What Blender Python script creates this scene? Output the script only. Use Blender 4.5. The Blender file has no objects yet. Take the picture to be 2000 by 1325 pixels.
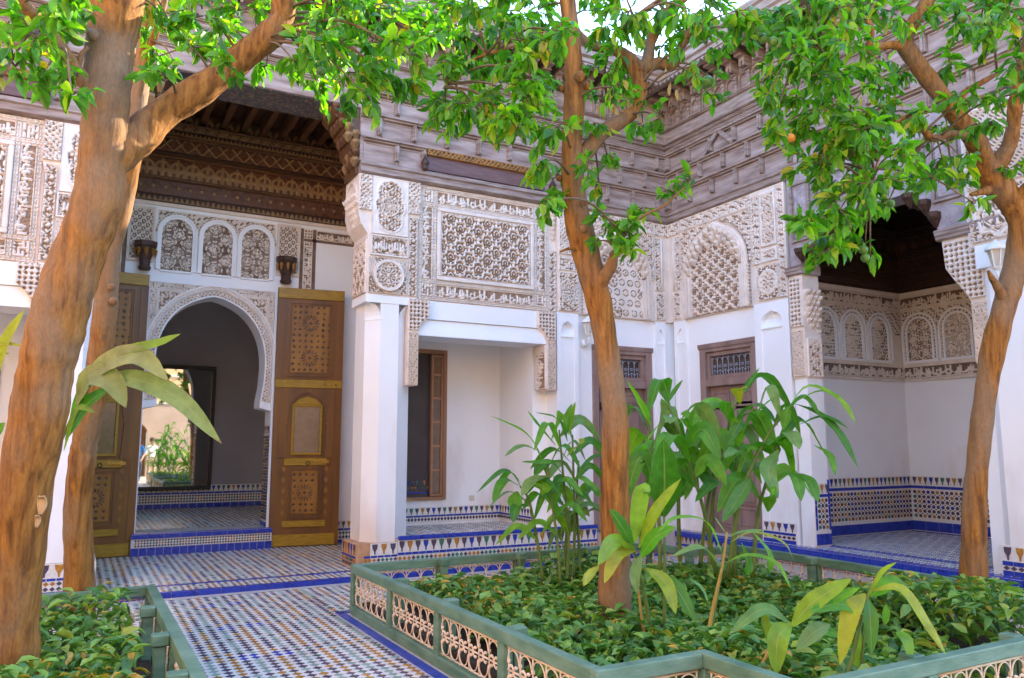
import bpy, bmesh, math, random
import numpy as np
from mathutils import Vector, Matrix

# ------------------------------------------------------------------ camera, sky, sun, exposure
SC = bpy.context.scene
COL = SC.collection
F_PX, CXP, CYP, CAM_H = 1534.0, 1000.0, 662.5, 1.5
PITCH = math.atan((868 - CYP) / F_PX)
YAW = math.radians(28.8)
cam_data = bpy.data.cameras.new('camera')
cam_data.sensor_width = 36.0
cam_data.lens = 36.0 * F_PX / 2000.0
cam_data.clip_start = 0.05
cam_data.clip_end = 2000.0
cam = bpy.data.objects.new('camera', cam_data)
cam.location = (0, 0, CAM_H)
cam.rotation_euler = (math.pi / 2 + PITCH, 0, -YAW)
COL.objects.link(cam)
SC.camera = cam

SUN_EL, SUN_AZ = math.radians(29), math.radians(76)     # azimuth measured from +Y towards +X
world = bpy.data.worlds.new('World')
SC.world = world
world.use_nodes = True
wn = world.node_tree.nodes
bg = wn['Background']
sky = wn.new('ShaderNodeTexSky')
sky.sky_type = 'NISHITA'
sky.sun_disc = False
sky.sun_elevation = SUN_EL
sky.sun_rotation = SUN_AZ
sky.air_density = 1.0
sky.dust_density = 0.5
sky.ozone_density = 4.0
world.node_tree.links.new(sky.outputs[0], bg.inputs[0])
bg.inputs[1].default_value = 0.15

sd = bpy.data.lights.new('sun', 'SUN')
sd.energy = 2.2
sd.angle = math.radians(0.53)
sd.color = (1.0, 0.84, 0.62)
sun = bpy.data.objects.new('sun', sd)
sdir = Vector((math.sin(SUN_AZ) * math.cos(SUN_EL), math.cos(SUN_AZ) * math.cos(SUN_EL), math.sin(SUN_EL)))
sun.rotation_euler = (-sdir).to_track_quat('-Z', 'Y').to_euler()
sun.location = (6, 8, 14)
COL.objects.link(sun)

SC.view_settings.view_transform = 'Standard'
SC.view_settings.look = 'None'
SC.view_settings.exposure = 3.22
SC.view_settings.gamma = 1.0
SC.view_settings.use_curve_mapping = False
SC.render.engine = 'CYCLES'
SC.cycles.use_denoising = True
SC.cycles.max_bounces = 10
SC.cycles.diffuse_bounces = 6
SC.cycles.transparent_max_bounces = 8
SC.cycles.sample_clamp_indirect = 6.0

# ------------------------------------------------------------------ helpers
rnd = random.Random(11)
nr = np.random.default_rng(5)
_fw = np.array([math.sin(YAW) * math.cos(PITCH), math.cos(YAW) * math.cos(PITCH), math.sin(PITCH)])
_rt = np.array([math.cos(YAW), -math.sin(YAW), 0.0])
_up = np.cross(_rt, _fw)


def at(x, y, depth):
    """real place of something seen at photo pixel x, y and `depth` metres into the courtyard"""
    return np.array([0, 0, CAM_H]) + depth * (_fw + _rt * ((x - CXP) / F_PX) + _up * ((CYP - y) / F_PX))


def pix(P):
    v = np.asarray(P, float) - np.array([0, 0, CAM_H])
    w = v @ _fw
    return CXP + F_PX * (v @ _rt) / w, CYP - F_PX * (v @ _up) / w, w


ORG = {}


def org(o):
    return ORG.get(o.name, np.zeros(3)) if o is not None else np.zeros(3)


def tag(o, label=None, cat=None, group=None, kind=None):
    if label: o['label'] = label
    if cat: o['category'] = cat
    if group: o['group'] = group
    if kind: o['kind'] = kind
    return o


def thing(name, label, cat, base=(0, 0, 0), group=None):
    o = bpy.data.objects.new(name, None)
    o.empty_display_size = 0.2
    o.location = base
    COL.objects.link(o)
    ORG[o.name] = np.array(base, float)
    return tag(o, label, cat, group)


def link(name, me, parent=None, loc=(0, 0, 0), rot=None, mat=None):
    """mesh data `me` placed so that its own origin is at world `loc`"""
    o = bpy.data.objects.new(name, me)
    COL.objects.link(o)
    L = np.array(loc, float)
    if parent is not None:
        o.parent = parent
        o.location = tuple(L - org(parent))
    else:
        o.location = tuple(L)
    if rot is not None:
        if isinstance(rot, Matrix):
            o.rotation_mode = 'QUATERNION'
            o.rotation_quaternion = rot.to_quaternion()
        else:
            o.rotation_euler = rot
    ORG[o.name] = L
    if mat is not None:
        if not me.materials:
            me.materials.append(mat)
        if me.materials[0] != mat:
            o.material_slots[0].link = 'OBJECT'
            o.material_slots[0].material = mat
    return o


class Fr:
    """wall frame: u to the right as seen from the court, v up, d out of the wall"""
    def __init__(s, p0, U):
        s.p = np.array(p0, float); s.U = np.array(U, float); s.V = np.array([0, 0, 1.0])
        s.N = np.cross(s.U, s.V)

    def __call__(s, u, v, d=0.0):
        return s.p + np.multiply.outer(u, s.U) + np.multiply.outer(v, s.V) + np.multiply.outer(d, s.N)

    def rot(s):
        return Matrix((s.U, -s.N, s.V)).transposed()    # mesh local: x=u, y=into the wall, z=v


class MB:
    def __init__(s):
        s.v = []; s.f = []; s.m = []

    def poly(s, pts, m=0):
        b = len(s.v); s.v.extend([tuple(map(float, p)) for p in pts]); s.f.append(tuple(range(b, b + len(pts)))); s.m.append(m)

    def add(s, V, Fc, m=0):
        b = len(s.v); s.v.extend([tuple(map(float, p)) for p in V])
        for f in Fc: s.f.append(tuple(i + b for i in f)); s.m.append(m)

    def hexa(s, P, m=0):
        s.add(P, [(0, 3, 2, 1), (4, 5, 6, 7), (0, 1, 5, 4), (1, 2, 6, 5), (2, 3, 7, 6), (3, 0, 4, 7)], m)

    def box(s, a, b, m=0):
        (x0, y0, z0), (x1, y1, z1) = a, b
        s.hexa([(x0, y0, z0), (x1, y0, z0), (x1, y1, z0), (x0, y1, z0), (x0, y0, z1), (x1, y0, z1), (x1, y1, z1), (x0, y1, z1)], m)

    def fbox(s, F, u0, u1, v0, v1, d0, d1, m=0):
        s.hexa([F(u0, v0, d0), F(u0, v0, d1), F(u1, v0, d1), F(u1, v0, d0), F(u0, v1, d0), F(u0, v1, d1), F(u1, v1, d1), F(u1, v1, d0)], m)

    def fprism(s, F, prof, d0, d1, m=0):
        """outline prof [(u,v)] (counter-clockwise seen from the court) pushed from d0 to d1"""
        n = len(prof)
        A = [F(u, v, d1) for u, v in prof]; B = [F(u, v, d0) for u, v in prof]
        s.add(A + B, [tuple(range(n)), tuple(range(2 * n - 1, n - 1, -1))] + [(i, i + n, (i + 1) % n + n, (i + 1) % n) for i in range(n)], m)

    def fsweep(s, F, prof, u0, u1, m=0):
        """moulding profile [(d,v)] run along u"""
        n = len(prof)
        A = [F(u0, v, d) for d, v in prof]; B = [F(u1, v, d) for d, v in prof]
        s.add(A + B, [tuple(range(n - 1, -1, -1)), tuple(range(n, 2 * n))] + [(i, (i + 1) % n, (i + 1) % n + n, i + n) for i in range(n)], m)

    def tube(s, pts, rad, n=8, m=0, cap=True, wob=0.0):
        pts = [np.array(p, float) for p in pts]; N = len(pts)
        if not hasattr(rad, '__len__'): rad = [rad] * N
        ref = np.array([0.31, 0.11, 0.94]); b = len(s.v); ux = None
        for i in range(N):
            t = pts[min(i + 1, N - 1)] - pts[max(i - 1, 0)]; t = t / (np.linalg.norm(t) + 1e-9)
            if ux is None:
                ux = np.cross(t, ref); 
                if np.linalg.norm(ux) < .05: ux = np.cross(t, np.array([1.0, 0, 0]))
            else: ux = ux - t * (ux @ t)
            ux = ux / np.linalg.norm(ux); uy = np.cross(t, ux)
            for k in range(n):
                a = 2 * math.pi * k / n
                r = rad[i] * (1 + (wob * (math.sin(3 * a + i * .37) * .5 + math.sin(2 * a - i * .61 + 1) * .5) if wob else 0))
                s.v.append(tuple(pts[i] + r * (ux * math.cos(a) + uy * math.sin(a))))
        for i in range(N - 1):
            for k in range(n):
                s.f.append((b + i * n + k, b + i * n + (k + 1) % n, b + (i + 1) * n + (k + 1) % n, b + (i + 1) * n + k)); s.m.append(m)
        if cap:
            s.f.append(tuple(b + k for k in range(n - 1, -1, -1))); s.m.append(m)
            s.f.append(tuple(b + (N - 1) * n + k for k in range(n))); s.m.append(m)

    def lathe(s, c, prof, n=12, m=0, a0=0.0, phase=0.0):
        """profile [(r,z)] turned about the vertical through c"""
        b = len(s.v); N = len(prof)
        for r, z in prof:
            for k in range(n):
                a = 2 * math.pi * k / n + phase
                s.v.append((c[0] + r * math.cos(a), c[1] + r * math.sin(a), c[2] + z))
        for i in range(N - 1):
            for k in range(n):
                s.f.append((b + i * n + k, b + i * n + (k + 1) % n, b + (i + 1) * n + (k + 1) % n, b + (i + 1) * n + k)); s.m.append(m)
        s.f.append(tuple(b + k for k in range(n - 1, -1, -1))); s.m.append(m)
        s.f.append(tuple(b + (N - 1) * n + k for k in range(n))); s.m.append(m)

    def build(s, name, mats, parent=None, smooth=False, base=None, kind=None):
        if not isinstance(mats, (list, tuple)): mats = [mats]
        V = np.array(s.v, float)
        o_ = np.array(base, float) if base is not None else (org(parent) if parent is not None else V.mean(0) * 0)
        me = bpy.data.meshes.new(name)
        me.from_pydata((V - o_).tolist(), [], s.f)
        for mt in mats: me.materials.append(mt)
        if len(mats) > 1: me.polygons.foreach_set('material_index', s.m)
        if smooth: me.polygons.foreach_set('use_smooth', [True] * len(s.f))
        o = link(name, me, parent, o_)
        if kind: o['kind'] = kind
        return o


def bev(o, w=0.006, seg=1):
    md = o.modifiers.new('bevel', 'BEVEL'); md.width = w; md.segments = seg; md.limit_method = 'ANGLE'; md.angle_limit = math.radians(40)
    return o


def mesh_np(name, V, Q, mats, mi=None, parent=None, base=None, smooth=False, kind=None):
    """quads (Q: n x 4; a repeated last index marks a triangle is not allowed) from numpy arrays"""
    o_ = np.array(base, float) if base is not None else (org(parent) if parent is not None else np.zeros(3))
    me = bpy.data.meshes.new(name)
    k = Q.shape[1]
    me.vertices.add(len(V)); me.vertices.foreach_set('co', (V - o_).astype(np.float32).ravel())
    me.loops.add(Q.size); me.loops.foreach_set('vertex_index', Q.astype(np.int32).ravel())
    me.polygons.add(len(Q)); me.polygons.foreach_set('loop_start', np.arange(0, Q.size, k, dtype=np.int32))
    if not isinstance(mats, (list, tuple)): mats = [mats]
    for mt in mats: me.materials.append(mt)
    if mi is not None: me.polygons.foreach_set('material_index', mi.astype(np.int32))
    if smooth: me.polygons.foreach_set('use_smooth', np.ones(len(Q), bool))
    me.update(calc_edges=True); me.validate()
    o = link(name, me, parent, o_)
    if kind: o['kind'] = kind
    return o


# ------------------------------------------------------------------ materials
def NT(name):
    m = bpy.data.materials.new(name); m.use_nodes = True
    nt = m.node_tree
    return m, nt, nt.nodes['Principled BSDF'], nt.nodes.new, nt.links.new


def ramp(new, stops):
    r = new('ShaderNodeValToRGB'); e = r.color_ramp.elements
    while len(e) < len(stops): e.new(0.5)
    for i, (p, c) in enumerate(stops): e[i].position = p; e[i].color = (*c, 1)
    return r


def mat(name, c1, c2=None, scale=6.0, rough=.7, bump=0.0, bscale=40.0, stretch=None, detail=6, spec=.4, c3=None, island=0.0, metal=0.0, bdist=.01):
    m, nt, P, new, ln = NT(name)
    c2 = c2 or c1
    co = new('ShaderNodeTexCoord'); mp = new('ShaderNodeMapping')
    geo = new('ShaderNodeNewGeometry')
    ln(geo.outputs['Position'], mp.inputs[0])
    if stretch: mp.inputs['Scale'].default_value = stretch
    n = new('ShaderNodeTexNoise'); n.inputs['Scale'].default_value = scale; n.inputs['Detail'].default_value = detail
    ln(mp.outputs[0], n.inputs['Vector'])
    st = [(.3, c1), (.7, c2)] if c3 is None else [(.28, c1), (.5, c2), (.74, c3)]
    r = ramp(new, st); ln(n.outputs[0], r.inputs[0])
    out = r.outputs[0]
    if island:
        hs = new('ShaderNodeHueSaturation'); mr = new('ShaderNodeMapRange')
        ln(geo.outputs['Random Per Island'], mr.inputs[0]); mr.inputs[3].default_value = 1 - island; mr.inputs[4].default_value = 1 + island
        ln(mr.outputs[0], hs.inputs['Value']); ln(out, hs.inputs['Color']); out = hs.outputs[0]
    ln(out, P.inputs['Base Color'])
    P.inputs['Roughness'].default_value = rough; P.inputs['Specular IOR Level'].default_value = spec; P.inputs['Metallic'].default_value = metal
    if bump:
        n2 = new('ShaderNodeTexNoise'); n2.inputs['Scale'].default_value = bscale; n2.inputs['Detail'].default_value = 5
        ln(mp.outputs[0], n2.inputs['Vector'])
        b = new('ShaderNodeBump'); b.inputs['Strength'].default_value = bump; b.inputs['Distance'].default_value = bdist
        ln(n2.outputs[0], b.inputs['Height']); ln(b.outputs[0], P.inputs['Normal'])
    return m


def leafmat(name, stops, trans=.35, rough=.35, tint=(1.2, 1.25, .5), vein=False):
    """leaf colour differs from leaf to leaf; light shines through the blade"""
    m, nt, P, new, ln = NT(name)
    geo = new('ShaderNodeNewGeometry'); oi = new('ShaderNodeObjectInfo')
    ad = new('ShaderNodeMath'); ad.operation = 'ADD'; fr = new('ShaderNodeMath'); fr.operation = 'FRACT'
    ln(geo.outputs['Random Per Island'], ad.inputs[0]); ln(oi.outputs['Random'], ad.inputs[1]); ln(ad.outputs[0], fr.inputs[0])
    r = ramp(new, stops); ln(fr.outputs[0], r.inputs[0])
    n = new('ShaderNodeTexNoise'); n.inputs['Scale'].default_value = 14; n.inputs['Detail'].default_value = 4
    ln(geo.outputs['Position'], n.inputs['Vector'])
    mr = new('ShaderNodeMapRange'); mr.inputs[1].default_value = .3; mr.inputs[2].default_value = .7; mr.inputs[3].default_value = .8; mr.inputs[4].default_value = 1.2
    ln(n.outputs[0], mr.inputs[0])
    hs = new('ShaderNodeHueSaturation'); ln(mr.outputs[0], hs.inputs['Value']); ln(r.outputs[0], hs.inputs['Color'])
    ln(hs.outputs[0], P.inputs['Base Color'])
    P.inputs['Roughness'].default_value = rough; P.inputs['Specular IOR Level'].default_value = .5
    t = new('ShaderNodeBsdfTranslucent')
    mx0 = new('ShaderNodeMix'); mx0.data_type = 'RGBA'; mx0.blend_type = 'MULTIPLY'; mx0.inputs[0].default_value = 1
    ln(hs.outputs[0], mx0.inputs[6]); mx0.inputs[7].default_value = (*tint, 1)
    ln(mx0.outputs[2], t.inputs['Color'])
    mx = new('ShaderNodeMixShader'); mx.inputs[0].default_value = trans
    ln(P.outputs[0], mx.inputs[1]); ln(t.outputs[0], mx.inputs[2]); ln(mx.outputs[0], nt.nodes['Material Output'].inputs[0])
    if vein:
        # pale midrib, fine side veins, dry brown margin and tip (u across the blade, v along it)
        uv = new('ShaderNodeUVMap'); sp = new('ShaderNodeSeparateXYZ'); ln(uv.outputs[0], sp.inputs[0])
        def M(op, a, b=None):
            k = new('ShaderNodeMath'); k.operation = op
            for i, q in enumerate((a, b)):
                if q is None: continue
                if isinstance(q, (int, float)): k.inputs[i].default_value = q
                else: ln(q, k.inputs[i])
            return k.outputs[0]
        au = M('ABSOLUTE', M('SUBTRACT', sp.outputs[0], .5))
        rib = M('LESS_THAN', au, .028)
        vs = M('SINE', M('ADD', M('MULTIPLY', au, 95.0), M('MULTIPLY', sp.outputs[1], -26.0)))
        n3 = new('ShaderNodeTexNoise'); n3.inputs['Scale'].default_value = 22; ln(geo.outputs['Position'], n3.inputs['Vector'])
        e1 = M('MULTIPLY', M('SUBTRACT', sp.outputs[1], .80), 2.6); e2 = M('MULTIPLY', M('SUBTRACT', au, .40), 4.0)
        dr = M('GREATER_THAN', M('ADD', M('MAXIMUM', e1, e2), n3.outputs[0]), 1.02)
        mA = new('ShaderNodeMix'); mA.data_type = 'RGBA'; ln(M('MULTIPLY', rib, .55), mA.inputs[0]); ln(hs.outputs[0], mA.inputs[6]); mA.inputs[7].default_value = (.34, .42, .14, 1)
        mB = new('ShaderNodeMix'); mB.data_type = 'RGBA'; ln(M('MULTIPLY', dr, .8), mB.inputs[0]); ln(mA.outputs[2], mB.inputs[6]); mB.inputs[7].default_value = (.26, .15, .04, 1)
        ln(mB.outputs[2], P.inputs['Base Color']); ln(mB.outputs[2], mx0.inputs[6])
        b = new('ShaderNodeBump'); b.inputs['Strength'].default_value = .35; b.inputs['Distance'].default_value = .003
        ln(vs, b.inputs['Height']); ln(b.outputs[0], P.inputs['Normal'])
    return m


def plaster(name, c1, c2, stain):
    m = mat(name, c1, c2, 1.3, .85, .25, 25, bdist=.006)
    nt = m.node_tree; new, ln = nt.nodes.new, nt.links.new; P = nt.nodes['Principled BSDF']
    src = P.inputs['Base Color'].links[0].from_socket
    geo = new('ShaderNodeNewGeometry'); sx = new('ShaderNodeSeparateXYZ'); ln(geo.outputs['Position'], sx.inputs[0])
    mp = new('ShaderNodeMapping'); mp.inputs['Scale'].default_value = (1, 1, .35); ln(geo.outputs['Position'], mp.inputs[0])
    n = new('ShaderNodeTexNoise'); n.inputs['Scale'].default_value = 2.6; n.inputs['Detail'].default_value = 7; ln(mp.outputs[0], n.inputs['Vector'])
    zr = new('ShaderNodeMapRange'); zr.inputs[1].default_value = .3; zr.inputs[2].default_value = 1.9; zr.inputs[3].default_value = .20; zr.inputs[4].default_value = -.14; ln(sx.outputs[2], zr.inputs[0])
    ad = new('ShaderNodeMath'); ad.operation = 'ADD'; ln(n.outputs[0], ad.inputs[0]); ln(zr.outputs[0], ad.inputs[1])
    r = ramp(new, [(.52, (0, 0, 0)), (.78, (.55, .55, .55))]); ln(ad.outputs[0], r.inputs[0])
    mx = new('ShaderNodeMix'); mx.data_type = 'RGBA'; ln(r.outputs[0], mx.inputs[0]); ln(src, mx.inputs[6]); mx.inputs[7].default_value = (*stain, 1)
    ln(mx.outputs[2], P.inputs['Base Color'])
    return m


PLASTER = plaster('white_plaster', (.80, .79, .78), (.86, .85, .84), (.62, .50, .40))
PLASTER_S = mat('rose_plaster', (.40, .28, .19), (.48, .35, .25), 1.1, .9, .3, 20, bdist=.008)
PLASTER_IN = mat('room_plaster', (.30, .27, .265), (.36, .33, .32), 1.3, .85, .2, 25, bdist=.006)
PLASTER_DIM = mat('violet_grey_plaster', (.19, .17, .18), (.24, .22, .22), 1.1, .85, .2, 25, bdist=.006)
OCHRE_WALL = mat('ochre_plaster', (.70, .42, .18), (.78, .50, .24), 1.1, .9, .3, 20, bdist=.008)
STUCCO = mat('carved_stucco', (.66, .545, .455), (.80, .685, .585), 5, .85, .3, 120, bdist=.003)
GROUND = mat('stucco_ground_shade_dirt', (.23, .135, .08), (.35, .225, .14), 9, .9)  # brown of the carving's recesses: dirt, with their shade put into the colour
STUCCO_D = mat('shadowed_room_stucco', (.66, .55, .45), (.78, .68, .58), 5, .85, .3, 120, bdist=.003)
GROUND_D = mat('stucco_shade_and_paint', (.15, .09, .06), (.23, .15, .10), 9, .9)  # darker recess brown with shade coloured in; also used for the painted strips
WOOD_G = mat('weathered_cedar', (.15, .092, .066), (.30, .215, .18), 2.2, .75, .5, 30, (1, 1, 6), c3=(.42, .335, .30), bdist=.006, island=.12)
WOOD_GM = mat('weathered_cedar_moulding', (.19, .125, .095), (.37, .285, .245), 4, .75, .4, 40, (1, 1, 6), bdist=.004)
WOOD_V = mat('carved_grey_cedar', (.27, .21, .20), (.42, .35, .35), 8, .8, .8, 45, bdist=.012)
WOOD_D = mat('dark_cedar', (.035, .015, .009), (.08, .035, .019), 5, .5, .4, 30, (1, 1, 7), bdist=.005)
WOOD_P = mat('purple_brown_wood', (.10, .045, .04), (.17, .085, .07), 4, .45, .3, 30, (1, 1, 7), bdist=.005)
WOOD_PAINT = mat('painted_cedar', (.055, .02, .010), (.12, .045, .018), 22, .5, .2, 40, c3=(.10, .065, .05))
WOOD_GOLD = mat('gilded_cedar', (.20, .115, .05), (.31, .19, .085), 14, .5, .2, 40)
WOOD_F = mat('floral_painted_wood', (.14, .03, .02), (.05, .08, .10), 26, .5, .2, 40, c3=(.42, .22, .05))
WOOD_R = mat('painted_beam_cedar', (.085, .036, .014), (.15, .068, .026), 9, .5, .3, 35)
WOOD_DOOR = mat('door_cedar', (.11, .042, .010), (.22, .088, .014), 5, .42, .3, 30, (1, 1, .12), bdist=.004)
WOOD_DPAN = mat('door_panel_cedar', (.20, .082, .010), (.32, .14, .016), 5, .45, .3, 30, (1, 1, .2), bdist=.004)
YELLOW_W = mat('yellow_painted_wood', (.26, .14, .006), (.40, .225, .010), 9, .42, .2, 40, (1, 1, 4))
WOOD_W = mat('window_wood', (.28, .125, .06), (.40, .20, .10), 6, .5, .3, 30, (1, 1, .2), bdist=.004)
WOOD_S = mat('side_door_wood', (.20, .125, .10), (.32, .215, .18), 6, .6, .3, 30, (1, 1, .2), bdist=.004)
DOT = mat('door_inlay', (.07, .030, .012), (.11, .055, .03), 9, .5)
SCREEN = mat('door_screen_glass', (.15, .085, .045), (.20, .13, .075), 12, .12, spec=.7)
ROOM_SHADE = mat('interior_shade', (.07, .052, .046), (.11, .085, .075), 2, .9)  # shade of unlit rooms put into the colour of flat sheets
T_WHITE = mat('white_glazed_tile', (.64, .59, .53), (.76, .72, .66), 30, .28, island=.12)
T_BLACK = mat('black_glazed_tile', (.065, .045, .07), (.12, .08, .115), 30, .25, island=.3)
T_BLUE = mat('cobalt_glazed_tile', (.010, .020, .20), (.03, .055, .35), 18, .25, island=.3, c3=(.018, .032, .27))
T_GREEN = mat('green_glazed_tile', (.02, .11, .07), (.09, .22, .15), 30, .25, island=.3)
T_OCHRE = mat('ochre_glazed_tile', (.34, .13, .02), (.50, .25, .05), 30, .25, island=.25)
T_PALE = mat('pale_green_glazed_tile', (.16, .24, .19), (.26, .34, .28), 30, .28, island=.25)
GROUT = mat('grout', (.42, .36, .31), (.55, .49, .44), 20, .9, .3, 90, bdist=.003)
BRICKP = mat('bare_earth_render', (.45, .22, .10), (.62, .36, .19), 12, .95, .6, 50)
GREEN_P = mat('green_painted_wood', (.07, .145, .085), (.125, .215, .135), 5, .55, .5, 35, (1, 1, 3), bdist=.005, c3=(.18, .27, .185))
IRON = mat('cream_painted_iron', (.72, .50, .32), (.82, .64, .46), 30, .5, .3, 120, bdist=.002)
IRON_D = mat('grey_painted_iron', (.22, .23, .27), (.34, .35, .40), 30, .5)
BRASS = mat('old_brass', (.30, .17, .04), (.42, .26, .07), 30, .35, metal=.8)
SOIL = mat('planter_soil', (.035, .02, .012), (.075, .045, .025), 14, .95, .8, 40, bdist=.03)
def bark(name, dark, mid, light, grey):
    """streaked bark: long vertical fissures, broad patches of grey, fine grain"""
    m, nt, P, new, ln = NT(name)
    geo = new('ShaderNodeNewGeometry')
    def noise(sc, st, det, dist=0.0):
        mp = new('ShaderNodeMapping'); ln(geo.outputs['Position'], mp.inputs[0]); mp.inputs['Scale'].default_value = st
        n = new('ShaderNodeTexNoise'); n.inputs['Scale'].default_value = sc; n.inputs['Detail'].default_value = det; n.inputs['Distortion'].default_value = dist
        ln(mp.outputs[0], n.inputs['Vector']); return n.outputs[0]
    f = noise(30, (1, 1, .07), 7, .4); g_ = noise(3.0, (1, 1, .6), 5); k = noise(90, (1, 1, .35), 4)
    r = ramp(new, [(.34, dark), (.52, mid), (.70, light)]); ln(f, r.inputs[0])
    rg_ = ramp(new, [(.46, (0, 0, 0)), (.64, (.85, .85, .85))]); ln(g_, rg_.inputs[0])
    mx = new('ShaderNodeMix'); mx.data_type = 'RGBA'; ln(rg_.outputs[0], mx.inputs[0]); ln(r.outputs[0], mx.inputs[6]); mx.inputs[7].default_value = (*grey, 1)
    mu = new('ShaderNodeMix'); mu.data_type = 'RGBA'; mu.blend_type = 'MULTIPLY'; mu.inputs[0].default_value = .75
    rk = ramp(new, [(.3, (.78, .78, .78)), (.65, (1.12, 1.12, 1.12))]); ln(k, rk.inputs[0]); ln(mx.outputs[2], mu.inputs[6]); ln(rk.outputs[0], mu.inputs[7])
    ln(mu.outputs[2], P.inputs['Base Color']); P.inputs['Roughness'].default_value = .85; P.inputs['Specular IOR Level'].default_value = .25
    ad = new('ShaderNodeMath'); ad.operation = 'ADD'; ln(f, ad.inputs[0]); m2 = new('ShaderNodeMath'); m2.operation = 'MULTIPLY'; m2.inputs[1].default_value = .5; ln(k, m2.inputs[0]); ln(m2.outputs[0], ad.inputs[1])
    b = new('ShaderNodeBump'); b.inputs['Strength'].default_value = 1.0; b.inputs['Distance'].default_value = .006; ln(ad.outputs[0], b.inputs['Height']); ln(b.outputs[0], P.inputs['Normal'])
    return m


BARK = bark('orange_tree_bark', (.13, .052, .013), (.27, .115, .024), (.36, .165, .038), (.23, .15, .09))
BARK_D = mat('twig_bark', (.11, .07, .035), (.20, .13, .07), 9, .8, .5, 30)
SCAR = mat('bare_wood', (.30, .18, .08), (.48, .32, .17), 14, .8, .4, 40)
LAMPW = mat('white_lamp_metal', (.70, .68, .64), (.78, .76, .73), 20, .4)
LAMPG = mat('lamp_glass', (.45, .40, .33), (.55, .50, .42), 20, .1, spec=.8)
PLASTIC = mat('cream_plastic', (.66, .60, .48), None, 20, .4)
MIRROR, _nt, _P, _n, _l = NT('silvered_mirror')
_P.inputs['Base Color'].default_value = (.50, .51, .50, 1); _P.inputs['Metallic'].default_value = 1; _P.inputs['Roughness'].default_value = .02
FRAME_D = mat('mirror_frame_wood', (.012, .010, .008), (.03, .022, .016), 9, .4)
LEAF = leafmat('orange_tree_leaf', [(0, (.04, .14, .010)), (.45, (.09, .28, .014)), (.8, (.17, .40, .02)), (.96, (.30, .42, .02)), (1, (.46, .32, .03))], .5, .42, (1.7, 1.9, .4))
LEAF_DRY = leafmat('dry_leaf', [(0, (.40, .24, .07)), (1, (.55, .38, .14))], .25, .6)
LEAF_G = leafmat('ginger_leaf', [(0, (.06, .22, .025)), (.5, (.11, .35, .025)), (.85, (.19, .44, .03)), (1, (.27, .46, .035))], .42, .34, (1.5, 1.6, .5), True)
LEAF_Y = leafmat('yellowing_ginger_leaf', [(0, (.17, .36, .02)), (.6, (.28, .42, .025)), (1, (.42, .44, .03))], .38, .32, (1.3, 1.2, .5), True)
LEAF_P = leafmat('pale_ginger_leaf', [(0, (.12, .29, .06)), (1, (.22, .36, .10))], .35, .38, (1.3, 1.3, .6), True)
LEAF_C = leafmat('ground_cover_leaf', [(0, (.06, .16, .03)), (.5, (.13, .29, .045)), (.86, (.23, .40, .06)), (1, (.36, .42, .06))], .3, .40, (1.3, 1.4, .6))
LEAF_CY = leafmat('yellowed_cover_leaf', [(0, (.40, .30, .03)), (.6, (.55, .32, .03)), (1, (.60, .40, .09))], .35, .5)
LEAF_B = leafmat('bronzed_ginger_leaf', [(0, (.26, .36, .10)), (1, (.40, .40, .14))], .38, .38, (1.2, 1.1, .6), True)
STEM = mat('ginger_stem', (.09, .15, .03), (.16, .21, .05), 9, .5)
STEM_Y = mat('yellow_ginger_stem', (.30, .20, .05), (.42, .30, .08), 9, .5)
FRUIT_G = mat('green_orange_skin', (.06, .16, .02), (.12, .22, .03), 30, .4, .3, 200, bdist=.002)
FRUIT_O = mat('ripe_orange_skin', (.60, .22, .02), (.68, .28, .03), 30, .4, .3, 200, bdist=.002)
TILECOL = [T_BLACK, T_OCHRE, T_GREEN, T_BLUE, T_WHITE, T_PALE]


# ------------------------------------------------------------------ carved ornament: heights 0..1 over (u, v) in metres
TAU = 2 * math.pi


def hsh(i, j, s=0.0):
    x = np.sin(i * 127.1 + j * 311.7 + s * 74.7) * 43758.5453
    return x - np.floor(x)


def arab(u, v, s=.10, ph=0.0):
    """scrolling vine: a curl in every cell, turning the other way in its neighbour"""
    s = max(s, .075) * 1.15
    j = np.floor(v / (s * .86)); x = u / s + .5 * (j % 2) + ph * .37; i = np.floor(x)
    fx = x - i - .5; fy = v / (s * .86) - j - .5
    r = np.hypot(fx, fy * .9); th = np.arctan2(fy, fx)
    sg = np.where((i + j) % 2 == 0, 1.0, -1.0)
    w = r / .46 - sg * th / TAU + ph
    sp = np.abs((w % 1) - .5) < .22
    return np.where(r < .13, 1.0, np.where(r < .47, sp * 1.0, np.where(np.abs(np.sin(3 * th)) > .72, 1.0, 0.0)))


def sebka(u, v, pu=.24, pv=.24, th=.10, fine=.06):
    """lobed diamond net with a bud and two side leaves in every mesh"""
    x = u / pu; y = v / pv
    a = x + y; b = x - y
    a2 = a + .075 * np.sin(2 * TAU * b); b2 = b + .075 * np.sin(2 * TAU * a)
    da = np.abs(a2 - np.round(a2)); db = np.abs(b2 - np.round(b2))
    d = np.minimum(da, db)
    ca = (a - .5) - np.round(a - .5); cb = (b - .5) - np.round(b - .5)
    px = (ca + cb) / 2 * pu; py = (ca - cb) / 2 * pv
    k = min(pu, pv) / .27
    r = np.hypot(px * 1.2, py) / k
    bud = np.hypot(px * 1.6, py) / k < .020
    ring = (np.abs(r - .050) < .011) & (py / k > -.03)
    side = np.hypot(np.abs(px) / k - .083, py / k + .012) < .017
    foot = (np.hypot(px * 1.3, py + .088 * k) / k < .020) | (np.hypot(np.abs(px) / k - .036, py / k + .062) < .014)
    return np.where(d < th * .68, 1.0, np.where(bud | ring | side | foot, .8, 0.0))


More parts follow.
